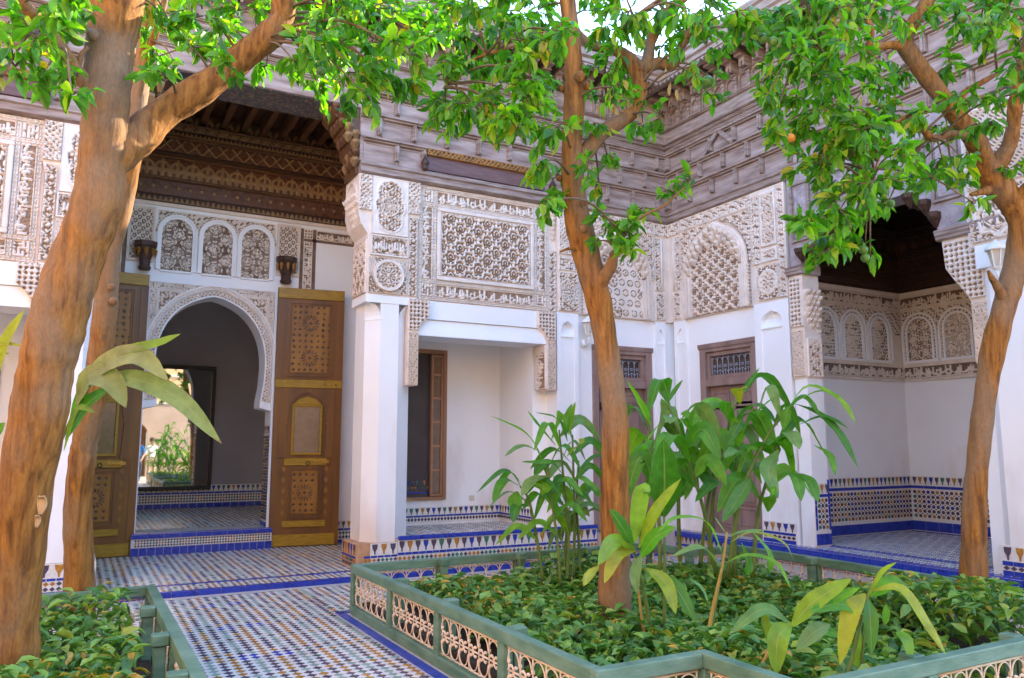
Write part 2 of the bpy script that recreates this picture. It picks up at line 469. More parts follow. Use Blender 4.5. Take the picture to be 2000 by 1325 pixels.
def kufic(u, v, c=.022, seed=1):
    i = np.floor(u / c); j = np.floor(v / c)
    ev = (i % 2 == 0) & (j % 2 == 0); od = (i % 2 == 1) & (j % 2 == 1)
    return np.where(ev, 1.0, np.where(od, 0.0, (hsh(i, j, seed) > .46).astype(float)))


def script(u, v, H, seed=1):
    """a running inscription: tall shafts over a swinging base line, scrolls behind"""
    y = v / H
    i = np.floor(u / .036); sh = (hsh(i, i * 0, seed) > .38) & (np.abs(u / .036 - i - .5) < .21) & (y > .18) & (y < .62 + .3 * hsh(i, i * 0 + 3, seed))
    base = np.abs(y - .28 - .10 * np.sin(u * 46 + 2 * np.sin(u * 13 + seed))) < .055
    loop = np.abs(np.hypot((u % .15) / .15 - .5, (y - .3) * .8) - .20) < .04
    return np.where(sh | base | loop, 1.0, arab(u, v, .08, seed) * .42)


def braid(t, w, p=.09):
    """t along the strip in metres, w across -1..1"""
    s = .55 * np.sin(TAU * t / p)
    h = (np.abs(w - s) < .30) | (np.abs(w + s) < .30) | (np.abs(w) > .9)
    return h.astype(float)


def trellis(u, v, p=.055):
    c = np.cos(TAU * u / p) + np.cos(TAU * v / p); d = np.cos(TAU * (u + v) / p / 2) * np.cos(TAU * (u - v) / p / 2)
    return np.where(c > .75, 1.0, np.where(np.abs(d) < .33, .85, 0.0))


def hatch(u, v, p=.035):
    return np.where((np.sin(TAU * (u + v) / p) > 0) ^ (np.sin(TAU * (u - v) / (2.2 * p)) > .8), 1.0, 0.0)


def weave(u, v, p=.06):
    a = np.sin(TAU * (u + v) / p + 1.2 * np.sin(TAU * (u - v) / p)); b = np.sin(TAU * (u - v) / p * .9 + 1.2 * np.sin(TAU * (u + v) / p * .5))
    return ((a > .1) | (b > .6)).astype(float)


def scales(u, v, p=.11):
    j = np.floor(v / (p * .5)); x = u / p + .5 * (j % 2); fx = x - np.floor(x) - .5; fy = (v / (p * .5) - j) * .5 - .1
    r = np.hypot(fx, fy)
    return np.where((r > .30) & (r < .46) | (r < .12), 1.0, 0.0)


def lozenge(u, v, p=.10, q=.16):
    x = u / p; y = v / q
    a = np.abs(x - np.round(x)) + np.abs(y - np.round(y)); x2, y2 = x + .5, y + .5
    b = np.abs(x2 - np.round(x2)) + np.abs(y2 - np.round(y2)); m = np.minimum(a, b)
    return np.where((m > .42) | (m < .12) | ((m > .22) & (m < .31)), 1.0, 0.0)


def rosette(u, v, cu, cv, R, n=16):
    x = u - cu; y = v - cv
    r = np.hypot(x, y) / R; th = np.arctan2(y, x)
    h = np.zeros_like(r)
    h = np.where(r < .14, 1, h)
    h = np.where((r > .18) & (r < .56) & (np.cos(n * th) > -.1), .9, h)
    h = np.where((r > .60) & (r < .68), 1, h)
    z = .80 + .07 * np.cos(n * th)
    h = np.where((np.abs(r - z) < .05), 1, h)
    h = np.where((r > .92) & (r < 1.0), 1, h)
    return np.where(r <= 1.0, h, np.nan)


def stars(u, v, p=.30):
    """field of rosettes and crescents as in the pierced gypsum lights"""
    j = np.floor(v / p); i = np.floor(u / p)
    best = np.zeros_like(u)
    for oi, oj in ((0, 0), (.5, .5)):
        ii = np.floor(u / p - oi); jj = np.floor(v / p - oj)
        cu = (ii + .5 + oi) * p; cv = (jj + .5 + oj) * p
        x = u - cu; y = v - cv; r = np.hypot(x, y) / (p * .46); th = np.arctan2(y, x)
        h = np.where(r < .16, 1, np.where((r > .22) & (r < .62) & (np.cos(16 * th) > .1), .8, np.where((r > .74) & (r < .88) & (np.cos(8 * th) > -.55), 1, 0)))
        best = np.maximum(best, h * (oi == 0) + h * (oi > 0) * (r < .6))
    mesh_ = ((np.sin(TAU * (u + v) / .035) > .55) | (np.sin(TAU * (u - v) / .035) > .55)) * .45
    return np.maximum(best, mesh_)


def honey(u, v, p=.15):
    """little flowers and cups strewn over a flat field"""
    x = u / p; y = v / p; j = np.floor(y); x = x + .5 * (j % 2); i = np.floor(x)
    fx = x - i - .5 + .12 * (hsh(i, j) - .5); fy = y - j - .5; r = np.hypot(fx, fy)
    big = hsh(i, j, 4) > .72
    R = np.where(big, .46, .24)
    h = np.where(r < R * .35, .2, np.where(r < R, np.where(big, (np.cos(8 * np.arctan2(fy, fx)) > -.2) * 1.0, 1.0), .55))
    return np.where((r > R) & (r < R + .07), .1, h)


def relief(name, F, u0, u1, v0, v1, fn, parent, depth=.028, d0=.002, res=.0125, mats=None, rim=True, cut=None, thr=.45):
    """a carved slab: heights from fn(u, v) measured from the slab's lower left corner"""
    nu = max(3, int(round((u1 - u0) / res))); nv = max(3, int(round((v1 - v0) / res)))
    uu = np.linspace(0, u1 - u0, nu + 1); vv = np.linspace(0, v1 - v0, nv + 1)
    Ug, Vg = np.meshgrid(uu, vv)
    h = np.array(fn(Ug, Vg), float)
    nan = np.isnan(h); h = np.nan_to_num(h)
    if rim: h[0, :] = h[-1, :] = 1; h[:, 0] = h[:, -1] = 1
    W = F((Ug + u0).ravel(), (Vg + v0).ravel(), (d0 + depth * h).ravel())
    idx = np.arange((nu + 1) * (nv + 1)).reshape(nv + 1, nu + 1)
    Q = np.stack([idx[:-1, :-1], idx[:-1, 1:], idx[1:, 1:], idx[1:, :-1]], -1)
    hm = (h[:-1, :-1] + h[:-1, 1:] + h[1:, 1:] + h[1:, :-1]) / 4
    keep = ~(nan[:-1, :-1] | nan[:-1, 1:] | nan[1:, 1:] | nan[1:, :-1])
    if cut is not None:
        cu = u0 + (Ug[:-1, :-1] + Ug[1:, 1:]) / 2; cv = v0 + (Vg[:-1, :-1] + Vg[1:, 1:]) / 2
        keep &= cut(cu, cv)
    Q = Q[keep].reshape(-1, 4); mi = (hm[keep] < thr).astype(int)
    # closed edges so the slab has thickness
    E = {}
    e = np.concatenate([Q[:, [0, 1]], Q[:, [1, 2]], Q[:, [2, 3]], Q[:, [3, 0]]])
    key = np.sort(e, 1); k1 = key[:, 0] * len(W) + key[:, 1]
    un, inv, cnt = np.unique(k1, return_inverse=True, return_counts=True)
    be = e[cnt[inv] == 1]
    if len(be):
        vs = np.unique(be); mp = -np.ones(len(W), int); mp[vs] = len(W) + np.arange(len(vs))
        back = W[vs] - np.outer((depth * h.ravel()[vs] + d0 + .004), F.N)
        W = np.concatenate([W, back]); S = np.stack([be[:, 1], be[:, 0], mp[be[:, 0]], mp[be[:, 1]]], 1)
        Q = np.concatenate([Q, S]); mi = np.concatenate([mi, np.zeros(len(S), int)])
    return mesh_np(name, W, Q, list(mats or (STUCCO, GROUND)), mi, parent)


def frame(mb, F, u0, u1, v0, v1, w=.02, d0=0.0, d1=.03, m=0):
    mb.fbox(F, u0, u1, v0, v0 + w, d0, d1, m); mb.fbox(F, u0, u1, v1 - w, v1, d0, d1, m)
    mb.fbox(F, u0, u0 + w, v0 + w, v1 - w, d0, d1, m); mb.fbox(F, u1 - w, u1, v0 + w, v1 - w, d0, d1, m)


# ------------------------------------------------------------------ glazed tile work
TM = {}


def tile_mesh(kind, w, h, t=.006):
    """one tile, front face at local y=-t, x across, z up (see Fr.rot)"""
    key = (kind, round(w, 4), round(h, 4), t)
    if key in TM: return TM[key]
    if kind == 'dia': pr = [(0, -h / 2), (w / 2, 0), (0, h / 2), (-w / 2, 0)]
    elif kind == 'oct': a = .32; pr = [(-w * a / 1.6, -h / 2), (w * a / 1.6, -h / 2), (w / 2, -h * a / 1.6), (w / 2, h * a / 1.6), (w * a / 1.6, h / 2), (-w * a / 1.6, h / 2), (-w / 2, h * a / 1.6), (-w / 2, -h * a / 1.6)]
    elif kind == 'merlon': pr = [(-.10 * w, -.5 * h), (.10 * w, -.5 * h), (.14 * w, -.2 * h), (.42 * w, .12 * h), (.5 * w, .5 * h), (-.5 * w, .5 * h), (-.42 * w, .12 * h), (-.14 * w, -.2 * h)]
    else: pr = [(-w / 2, -h / 2), (w / 2, -h / 2), (w / 2, h / 2), (-w / 2, h / 2)]
    n = len(pr); b = .0012
    V = [(x, -t, z) for x, z in [(x * .93, z * .93) if kind != 'sq' else (x - math.copysign(b, x), z - math.copysign(b, z)) for x, z in pr]] + [(x, 0, z) for x, z in pr]
    me = bpy.data.meshes.new('tile_' + kind)
    me.from_pydata(V, [], [tuple(range(n))] + [(i, i + n, (i + 1) % n + n, (i + 1) % n) for i in range(n)])
    TM[key] = me
    return me


class Tiles:
    """collects tiles of one surface; the largest in view become parts of their own, the others one joined part"""
    def __init__(s): s.t = []

    def add(s, F, kind, u, v, w, h, mt, d=0.0, t=.006): s.t.append((F, kind, u, v, w, h, mt, d, t))

    def build(s, parent, cap=290, name='tile', allparts=False):
        if not s.t: return
        sc = []
        for (F, kind, u, v, w, h, mt, d, t) in s.t:
            P = F(u, v, d); x, y, z = pix(P)
            vis = z > .3 and -30 < x < 2030 and -30 < y < 1350
            sc.append((w * h * abs((P - np.array([0, 0, CAM_H])) @ F.N) / max(z, .3) ** 3) if vis else 0)
        o = np.argsort(-np.array(sc), kind='stable')
        first = set(o[:cap].tolist())
        rest = {}
        for i, (F, kind, u, v, w, h, mt, d, t) in enumerate(s.t):
            if i in first and sc[i] > 0:
                me = tile_mesh(kind, w, h, t)
                if not me.materials: me.materials.append(mt)
                link(name, me, parent, F(u, v, d), F.rot(), mt)
            else:
                rest.setdefault(id(mt), (mt, []))[1].append(i)
        if rest:
            V = []; Fc = []; M = []; mats = []
            for mt, ids in rest.values():
                mats.append(mt)
                for i in ids:
                    F, kind, u, v, w, h, _, d, t = s.t[i]
                    me = tile_mesh(kind, w, h, t); R = np.array(F.rot()); p = F(u, v, d); b = len(V)
                    V.extend([tuple(p + R @ np.array(q.co)) for q in me.vertices])
                    for f in me.polygons: Fc.append(tuple(b + k for k in f.vertices)); M.append(len(mats) - 1)
            mb = MB(); mb.v = V; mb.f = Fc; mb.m = M
            mb.build('mosaic', mats, parent, kind='stuff')


def floor_frame(x0, y0, z):
    """a floor seen as a 'wall' lying down: u along +X, v along +Y, d up"""
    F = Fr((x0, y0, z), (1, 0, 0)); F.V = np.array([0, 1.0, 0]); F.N = np.array([0, 0, 1.0])
    return F


def floor_tiles(T, x0, x1, y0, y1, z, p=.078, seed=0, mix=0, skip=None):
    """diamonds in rows: coloured ones point to point, white ones between them"""
    F = floor_frame(0, 0, z)
    nx = max(1, round((x1 - x0) / p)); ny = max(1, round((y1 - y0) / p)); p0 = p; p = (x1 - x0) / nx; q = (y1 - y0) / ny
    for j in range(ny):
        for i in range(nx):
            u = x0 + (i + .5) * p; v = y0 + (j + .5) * q
            if skip and skip(u, v): continue
            k = i % 4; r = rnd.random()
            if mix == 1: mt = [T_BLUE, T_PALE, T_BLACK, T_BLUE][(i + 2 * (j % 2)) % 4]
            else: mt = [T_BLACK, T_PALE, T_BLACK, T_OCHRE][(i + j // 11 + (j % 7 == 3)) % 4]
            if mix == 0 and (j % 13 in (4, 5)) and (i % 17 in (6, 7, 9, 10)): mt = T_BLUE
            if r < .05: mt = T_GREEN
            elif r < .09: mt = T_OCHRE if mix == 0 else T_BLUE
            g = 1 + .0
            T.add(F, 'dia', u + rnd.uniform(-.001, .001), v + rnd.uniform(-.001, .001), p * .93, q * .93, mt, 0, .005 + rnd.uniform(-.0008, .0008))
            if i < nx - 1 and j < ny - 1:
                T.add(F, 'dia', u + p / 2, v + q / 2, p * .97, q * .97, T_WHITE, 0, .005 + rnd.uniform(-.0008, .0008))


def edging(T, F, u0, u1, v, h, L=.20, d=0.0, mt=None, t=.008):
    n = max(1, int(round((u1 - u0) / L))); w = (u1 - u0) / n
    for i in range(n): T.add(F, 'sq', u0 + (i + .5) * w, v, w - .006, h, mt or T_BLUE, d, t)


MCOL = [T_BLACK, T_OCHRE, T_BLACK, T_BLUE, T_BLACK, T_GREEN]


def merlons(T, F, u0, u1, v0, v1, p=.115, d=0.0, ph=0):
    n = max(1, int(round((u1 - u0) / p))); p = (u1 - u0) / n
    for i in range(n): T.add(F, 'merlon', u0 + (i + .5) * p, (v0 + v1) / 2, p * .66, (v1 - v0) * .92, MCOL[(i + ph) % 6], d)


def checks(T, F, u0, u1, v0, v1, p=.062, d=0.0, kind='dia', seed=3):
    nu = max(1, int(round((u1 - u0) / p))); nv = max(1, int(round((v1 - v0) / p))); pu = (u1 - u0) / nu; pv = (v1 - v0) / nv
    for j in range(nv):
        for i in range(nu):
            if kind == 'oct':
                a, b = i % 14, j % 12; ring = max(abs(a - 7), abs(b - 6))
                mt = [T_OCHRE, T_BLACK, T_OCHRE, T_BLACK, T_BLUE, T_BLACK, T_OCHRE, T_GREEN][ring % 8] if (i + j) % 2 == 0 else T_BLACK
                T.add(F, 'oct', u0 + (i + .5) * pu, v0 + (j + .5) * pv, pu * .70, pv * .70, mt, d)
                if i < nu - 1 and j < nv - 1: T.add(F, 'dia', u0 + (i + 1) * pu, v0 + (j + 1) * pv, pu * .36, pv * .36, T_BLACK, d)
            else:
                mt = T_BLACK if j % 2 == 0 else [T_OCHRE, T_OCHRE, T_OCHRE, T_BLACK, T_GREEN, T_GREEN, T_GREEN, T_BLACK][i % 8]
                T.add(F, 'dia', u0 + (i + .5) * pu, v0 + (j + .5) * pv, pu * .94, pv * .94, mt, d)


# ------------------------------------------------------------------ ground and floors
def sheet(name, x0, x1, y0, y1, z, m, zb=None):
    mb = MB(); mb.box((x0, y0, (zb if zb is not None else z - .3)), (x1, y1, z))
    o = mb.build(name, m); o['kind'] = 'structure'
    return o


g = MB(); g.poly([(-300, -300, -.32), (300, -300, -.32), (300, 300, -.32), (-300, 300, -.32)])
g.build('ground', SOIL)['kind'] = 'structure'
STEP_Y, PLAT_X = 8.65, 7.56
court = sheet('courtyard_floor', -9.0, 7.56, -9.0, STEP_Y, 0.0, GROUT)
gal = sheet('gallery_floor', -5.0, 7.56, STEP_Y, 12.1, .045, GROUT)
T = Tiles()
PL1 = dict(x0=2.27, x1=6.27, y0=2.66, y1=7.05)
inside = lambda u, v: (2.24 < u < 6.3 and 2.6 < v < 7.1) or (u < .6 and v < 6.8)
floor_tiles(T, .62, 2.115, 3.6, STEP_Y - .16, 0, .078)
floor_tiles(T, -1.0, .62, 6.84, STEP_Y - .16, 0, .078)
floor_tiles(T, 2.115, 6.4, 7.20, STEP_Y - .16, 0, .078, skip=inside)
floor_tiles(T, 6.44, 7.5, 2.6, STEP_Y - .16, 0, .078, mix=1)
FF = floor_frame(0, 0, 0)
edging(T, FF, 2.13, 6.3, 7.145, .07, .16)
FY = Fr((0, 0, 0), (0, 1, 0)); FY.V = np.array([-1.0, 0, 0]); FY.N = np.array([0, 0, 1.0])   # u along Y
edging(T, FY, 2.7, 7.16, -2.165, .075, .16)
T.build(court)
T = Tiles()
SF = Fr((0, STEP_Y, 0), (1, 0, 0))
edging(T, SF, -1.2, 7.5, .022, .044, .235, 0.0, None, .03)
FG = floor_frame(0, 0, .045)
edging(T, FG, -1.2, 7.5, STEP_Y + .02, .05, .235)
edging(T, FG, -1.2, 7.5, STEP_Y + .43, .035, .235)
floor_tiles(T, -1.1, 7.4, STEP_Y + .05, STEP_Y + .41, .045, .062, mix=0)
floor_tiles(T, -.9, 3.5, STEP_Y + .46, 11.66, .045, .078, mix=0)
T.build(gal)


# ------------------------------------------------------------------ shared building pieces
def arch_pts(cu, half, vs, top, n=18, point=.0):
    P = []
    for i in range(n + 1):
        a = math.pi * i / n
        s = math.sin(a)
        P.append((cu - half * math.cos(a), vs + (top - vs) * (s ** .92) - point * 0 + (point * max(0, 1 - abs(a - math.pi / 2) * 3))))
    return P


def above_arch(mb, F, pts, vtop, d0, d1, m=0):
    """the masonry between an arch outline (left to right) and the level vtop"""
    for (ua, va), (ub, vb) in zip(pts[:-1], pts[1:]):
        mb.fprism(F, [(ua, va), (ub, vb), (ub, vtop), (ua, vtop)], d0, d1, m)


def band(mb, F, inner, outer, d0, d1, m=0):
    for a, b, c, d in zip(inner[:-1], inner[1:], outer[1:], outer[:-1]):
        mb.fprism(F, [a, b, c, d], d0, d1, m)


def offs(pts, w):
    """outline moved outwards (to the left of its direction, i.e. up and away from the opening)"""
    out = []
    n = len(pts)
    for i, (u, v) in enumerate(pts):
        (ua, va), (ub, vb) = pts[max(i - 1, 0)], pts[min(i + 1, n - 1)]
        t = math.hypot(ub - ua, vb - va) + 1e-9
        out.append((u - (vb - va) / t * w, v + (ub - ua) / t * w))
    return out


def ring_relief(name, F, pts, w0, w1, fn, parent, depth=.02, d0=.002, res=.0125, mats=None):
    """carving that runs round an arch: fn(s along the arch, w across 0..1)"""
    A = np.array(offs(pts, w0)); B = np.array(offs(pts, w1))
    seg = np.hypot(*np.diff(np.array(pts), axis=0).T); S = np.concatenate([[0], np.cumsum(seg)])
    ns = max(4, int(S[-1] / res)); nw = max(4, int((w1 - w0) / res) + 2)
    ss = np.linspace(0, S[-1], ns + 1); ww = np.linspace(0, 1, nw + 1)
    Sg, Wg = np.meshgrid(ss, ww)
    au = np.interp(ss, S, A[:, 0]); av = np.interp(ss, S, A[:, 1]); bu = np.interp(ss, S, B[:, 0]); bv = np.interp(ss, S, B[:, 1])
    u = au[None] * (1 - ww[:, None]) + bu[None] * ww[:, None]; v = av[None] * (1 - ww[:, None]) + bv[None] * ww[:, None]
    h = np.array(fn(Sg, Wg), float); h[0] = h[-1] = 1
    W = F(u.ravel(), v.ravel(), (d0 + depth * h).ravel())
    idx = np.arange(W.shape[0]).reshape(nw + 1, ns + 1)
    Q = np.stack([idx[:-1, :-1], idx[:-1, 1:], idx[1:, 1:], idx[1:, :-1]], -1).reshape(-1, 4)
    hm = ((h[:-1, :-1] + h[:-1, 1:] + h[1:, 1:] + h[1:, :-1]) / 4).ravel()
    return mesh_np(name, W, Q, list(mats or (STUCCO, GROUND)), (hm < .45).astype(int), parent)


CELL = None


def cell_mesh():
    """one hanging stalactite cell: a hooded little bracket, 1 unit wide, hollow under its hood"""
    global CELL
    if CELL: return CELL
    mb = MB(); n = 6
    top = [(-.5, 0, .5), (.5, 0, .5), (.5, -.75, .5), (0, -1.0, .5), (-.5, -.75, .5)]
    mid = [(-.5, 0, .1), (.5, 0, .1), (.46, -.62, .12), (0, -.92, .2), (-.46, -.62, .12)]
    low = [(-.16, 0, -.55), (.16, 0, -.55), (.13, -.16, -.5), (0, -.22, -.45), (-.13, -.16, -.5)]
    V = top + mid + low; Fc = [(0, 1, 2, 3, 4)[::-1]]
    for L in (0, 5):
        for i in range(5):
            j = (i + 1) % 5; Fc.append((L + i, L + j, L + 5 + j, L + 5 + i))
    Fc.append((10, 11, 12, 13, 14))
    CELL = bpy.data.meshes.new('muqarnas_cell'); CELL.from_pydata(V, [], Fc); CELL.materials.append(STUCCO)
    return CELL


def cell(F, u, v, d, s, parent, mt=None, name='muqarnas_cell', sv=1.0):
    o = link(name, cell_mesh(), parent, F(u, v, d), F.rot(), mt or STUCCO)
    o.scale = (s, s, s * sv)
    return o


def side_frame(F, u, sgn):
    """frame of the cheek of a block: sgn=-1 the cheek that looks to the left, +1 to the right; its u runs outwards from depth 0"""
    if sgn < 0:
        return Fr(F(u, 0, 0), -F.N)         # seen from the left, u=0 at front edge ... runs into the wall to the left of view
    return Fr(F(u, 0, 0), -F.N)


def boards(F, rows, u0, u1, w, parent, skip=None, ph=0.0, dd=.0):
    """brick-laid cedar panels with their raised edge mouldings; each panel is one piece"""
    cache = {}
    for ri, (v0, v1) in enumerate(rows):
        off = (ri % 2) * w / 2 + ph
        k0 = math.floor((u0 - off) / w)
        u = k0 * w + off
        while u < u1:
            a, b = max(u, u0), min(u + w, u1); u += w
            if b - a < .08: continue
            segs = [(a, b)]
            if skip:
                for (sa, sb, sv0, sv1) in skip:
                    if v0 < sv1 - .02 and v1 > sv0 + .02:
                        ns = []
                        for (p, q) in segs:
                            if q <= sa or p >= sb: ns.append((p, q))
                            else:
                                if sa - p > .08: ns.append((p, sa))
                                if q - sb > .08: ns.append((sb, q))
                        segs = ns
            for (p, q) in segs:
                key = (round(q - p, 2), round(v1 - v0, 2))
                if key not in cache:
                    W, H = q - p, v1 - v0
                    mb = MB(); Fl = Fr((0, 0, 0), (1, 0, 0))
                    mb.fbox(Fl, .004, W - .004, .004, H - .004, -.02, .010)
                    mb.fsweep(Fl, [(.008, H - .06), (.05, H - .05), (.05, H - .032), (.085, H - .024), (.085, H - .004), (.008, H - .004)], .004, W - .004, 1)
                    mb.fbox(Fl, W - .062, W - .004, .05, H - .061, .008, .055, 1)
                    mb.fbox(Fl, W - .046, W - .020, .06, H - .061, .053, .075, 1)
                    mb.fbox(Fl, W - .075, W - .056, .06, H - .07, .009, .02, 1)
                    mb.fbox(Fl, .03, W - .09, H - .085, H - .07, .009, .018, 1)
                    me_o = mb.build('cedar_panel', [WOOD_G, WOOD_GM], parent)
                    me = me_o.data
                    bpy.data.objects.remove(me_o)
                    V = np.array([v.co for v in me.vertices]) + org(parent)
                    me.vertices.foreach_set('co', V.astype(np.float32).ravel())
                    cache[key] = me
                link('cedar_panel', cache[key], parent, F(p, v0, dd), F.rot())


MOULD = lambda v, h, d, p: [(d, v), (d + p * .45, v + h * .12), (d + p * .45, v + h * .34), (d + p * .8, v + h * .5), (d + p * .8, v + h * .72), (d + p, v + h * .84), (d + p, v + h), (d, v + h)]

COLN = {}


def colonnette_mesh():
    if 'c' in COLN: return COLN['c']
    mb = MB(); Fl = Fr((0, 0, 0), (1, 0, 0))
    for (a, v0, v1, d) in ((.032, 0, .03, .05), (.022, .03, .13, .04), (.03, .13, .145, .05), (.024, .145, .19, .042), (.034, .19, .205, .055), (.026, .205, .25, .05), (.038, .25, .27, .08)):
        mb.fbox(Fl, -a, a, v0, v1, 0, d)
    mb.fprism(Fl, [(-.05, .27), (-.016, .27), (-.016, .33), (0, .35), (.016, .33), (.016, .27), (.05, .27), (.05, .40), (-.05, .40)], 0, .16)
    mb.fbox(Fl, -.06, .06, .40, .425, 0, .24)
    mb.fbox(Fl, -.04, .04, .425, .50, 0, .36)
    o = mb.build('colonnette', WOOD_GM); COLN['c'] = o.data
    bpy.data.objects.remove(o)
    return COLN['c']


def beam_end_mesh():
    if 'b' in COLN: return COLN['b']
    mb = MB()
    mb.tube([(0, 0, 0), (0, -.30, 0), (0, -.36, 0)], [.045, .045, .03], 10)
    o = mb.build('beam_end', WOOD_D); COLN['b'] = o.data
    bpy.data.objects.remove(o)
    return COLN['b']


def upper_woodwork(F, u0, u1, parent, skip, ends=(0, 0), ph=0.0, low=4.86, bskip=()):
    """weathered cedar wall over the stucco: panel courses, mouldings, colonnettes, eave"""
    mb = MB()
    # back boarding, leaving the openings named in skip free below 5.72
    xs = sorted(set([u0, u1] + [x for s in skip for x in s[:2]]))
    for a, b in zip(xs[:-1], xs[1:]):
        bot = low
        for (sa, sb, sv0, sv1) in skip:
            if a >= sa - .001 and b <= sb + .001: bot = max(bot, sv1)
        mb.fbox(F, a, b, bot, 6.95, -.32, 0.0)
    core = mb.build('cedar_frieze', WOOD_G, parent)
    boards(F, [(5.03, 5.34), (5.34, 5.65), (5.65, 5.95)], u0, u1, .47, core, skip + list(bskip), ph, .002)
    mb = MB()
    for a, b in zip(xs[:-1], xs[1:]):
        if not any(a >= s[0] - .001 and b <= s[1] + .001 and s[2] < 4.9 for s in skip):
            mb.fsweep(F, [(0.003, 4.86), (.06, 4.88), (.06, 4.95), (.085, 4.965), (.085, 4.985), (.06, 5.0), (.06, 5.02), (.003, 5.03)], a, b)
    e0, e1 = ends
    mb.fsweep(F, MOULD(5.95, .06, .003, .05), u0, u1 - .05 * e1)
    mb.fsweep(F, MOULD(6.02, .05, .003, .07), u0, u1 - .07 * e1)
    mb.fsweep(F, MOULD(6.085, .03, .003, .085), u0, u1 - .085 * e1)
    mb.fbox(F, u0, u1 - .05 * e1, 6.115, 6.30, .003, .05)
    mb.fsweep(F, MOULD(6.30, .045, .003, .10), u0, u1 - .10 * e1)
    mb.build('frieze_moulding', WOOD_GM, core)
    n = int((u1 - u0 - .5) / .245)
    mb = MB()
    for i in range(n):
        u = u0 + .12 + i * .245
        link('colonnette', colonnette_mesh(), core, F(u, 6.346, .02), F.rot())
        link('beam_end', beam_end_mesh(), core, F(u + .12, 6.83, .05), F.rot())
        # the blind arch between two colonnettes
        pts = arch_pts(u + .1225, .075, 6.52, 6.60, 8)
        above_arch(mb, F, pts, 6.75, .003, .03)
        mb.fbox(F, u + .03, u + .0475, 6.346, 6.75, .003, .03); mb.fbox(F, u + .1975, u + .215, 6.346, 6.75, .003, .03)
    mb.build('blind_arcade', WOOD_G, core)
    mb = MB()
    mb.fbox(F, u0, u1 - .02, 6.87, 6.93, .003, .52)
    for i in range(int((u1 - u0 - .6) / .12)): mb.fbox(F, u0 + .05 + i * .12, u0 + .11 + i * .12, 6.845, 6.868, .05, .50)
    mb.build('eave_soffit', WOOD_D, core)
    mb = MB()
    eu = u1 - .55 * e1
    mb.fsweep(F, [(.42, 6.80), (.56, 6.84), (.56, 6.90), (.60, 6.92), (.60, 7.02), (.64, 7.04), (.64, 7.12), (.42, 7.14)], u0, eu)
    for i in range(int((eu - u0) / .09)): mb.fprism(F, [(u0 + i * .09, 6.82), (u0 + i * .09 + .045, 6.77), (u0 + i * .09 + .09, 6.82)], .53, .555)
    mb.build('eave_cornice', WOOD_GM, core)
    mb = MB(); mb.fbox(F, u0 - .2, u1 + 3.0, 7.0, 7.2, -4.5, .30); mb.build('roof', OCHRE_WALL, core)
    return core


def muq_bracket(F, u, v, parent, sgn, mt=None):
    """stepped stalactite bracket under a lintel end; sgn=+1 opens towards +u"""
    for k in range(5):
        for r in range(4):
            n = 5 - k
            if r >= n: continue
            cell(F, u + sgn * (.05 + k * .085), v + .62 - r * .12 - (k * .0) + (k * .03) - .0, -.02 - .11 * (r % 2), .095, parent, mt or WOOD_PAINT, 'bracket_cell')


def lantern(name, F, u, v, label):
    t = thing(name, label, 'wall lamp', tuple(F(u, v - .2, 0)), 'white wall lanterns')
    c = F(u, v, .14)
    mb = MB(); mb.lathe(F(u, v - .22, .012), [(.001, -.055), (.045, -.05), (.055, 0), (.045, .05), (.001, .055)], 10)
    mb.tube([F(u, v - .22, .01), F(u, v - .25, .08), F(u, v - .20, .14), F(u, v - .12, .14)], .013, 8)
    mb.build('bracket', LAMPW, t, True)
    mb = MB(); mb.lathe(c, [(.02, -.13), (.045, -.11), (.05, -.10), (.04, -.095)], 6); mb.build('cup', LAMPW, t)
    mb = MB(); mb.lathe(c, [(.042, -.095), (.075, .06)], 6); mb.build('glass', LAMPG, t)
    mb = MB()
    for k in range(6):
        a = TAU * k / 6
        mb.tube([c + np.array([.044 * math.cos(a), .044 * math.sin(a), -.095]), c + np.array([.078 * math.cos(a), .078 * math.sin(a), .062])], .006, 5)
    mb.build('glazing_bar', LAMPW, t)
    mb = MB(); mb.lathe(c, [(.098, .06), (.10, .068), (.085, .095), (.05, .13), (.018, .15), (.012, .165), (.001, .17)], 16); mb.build('cap', LAMPW, t, True)
    return t


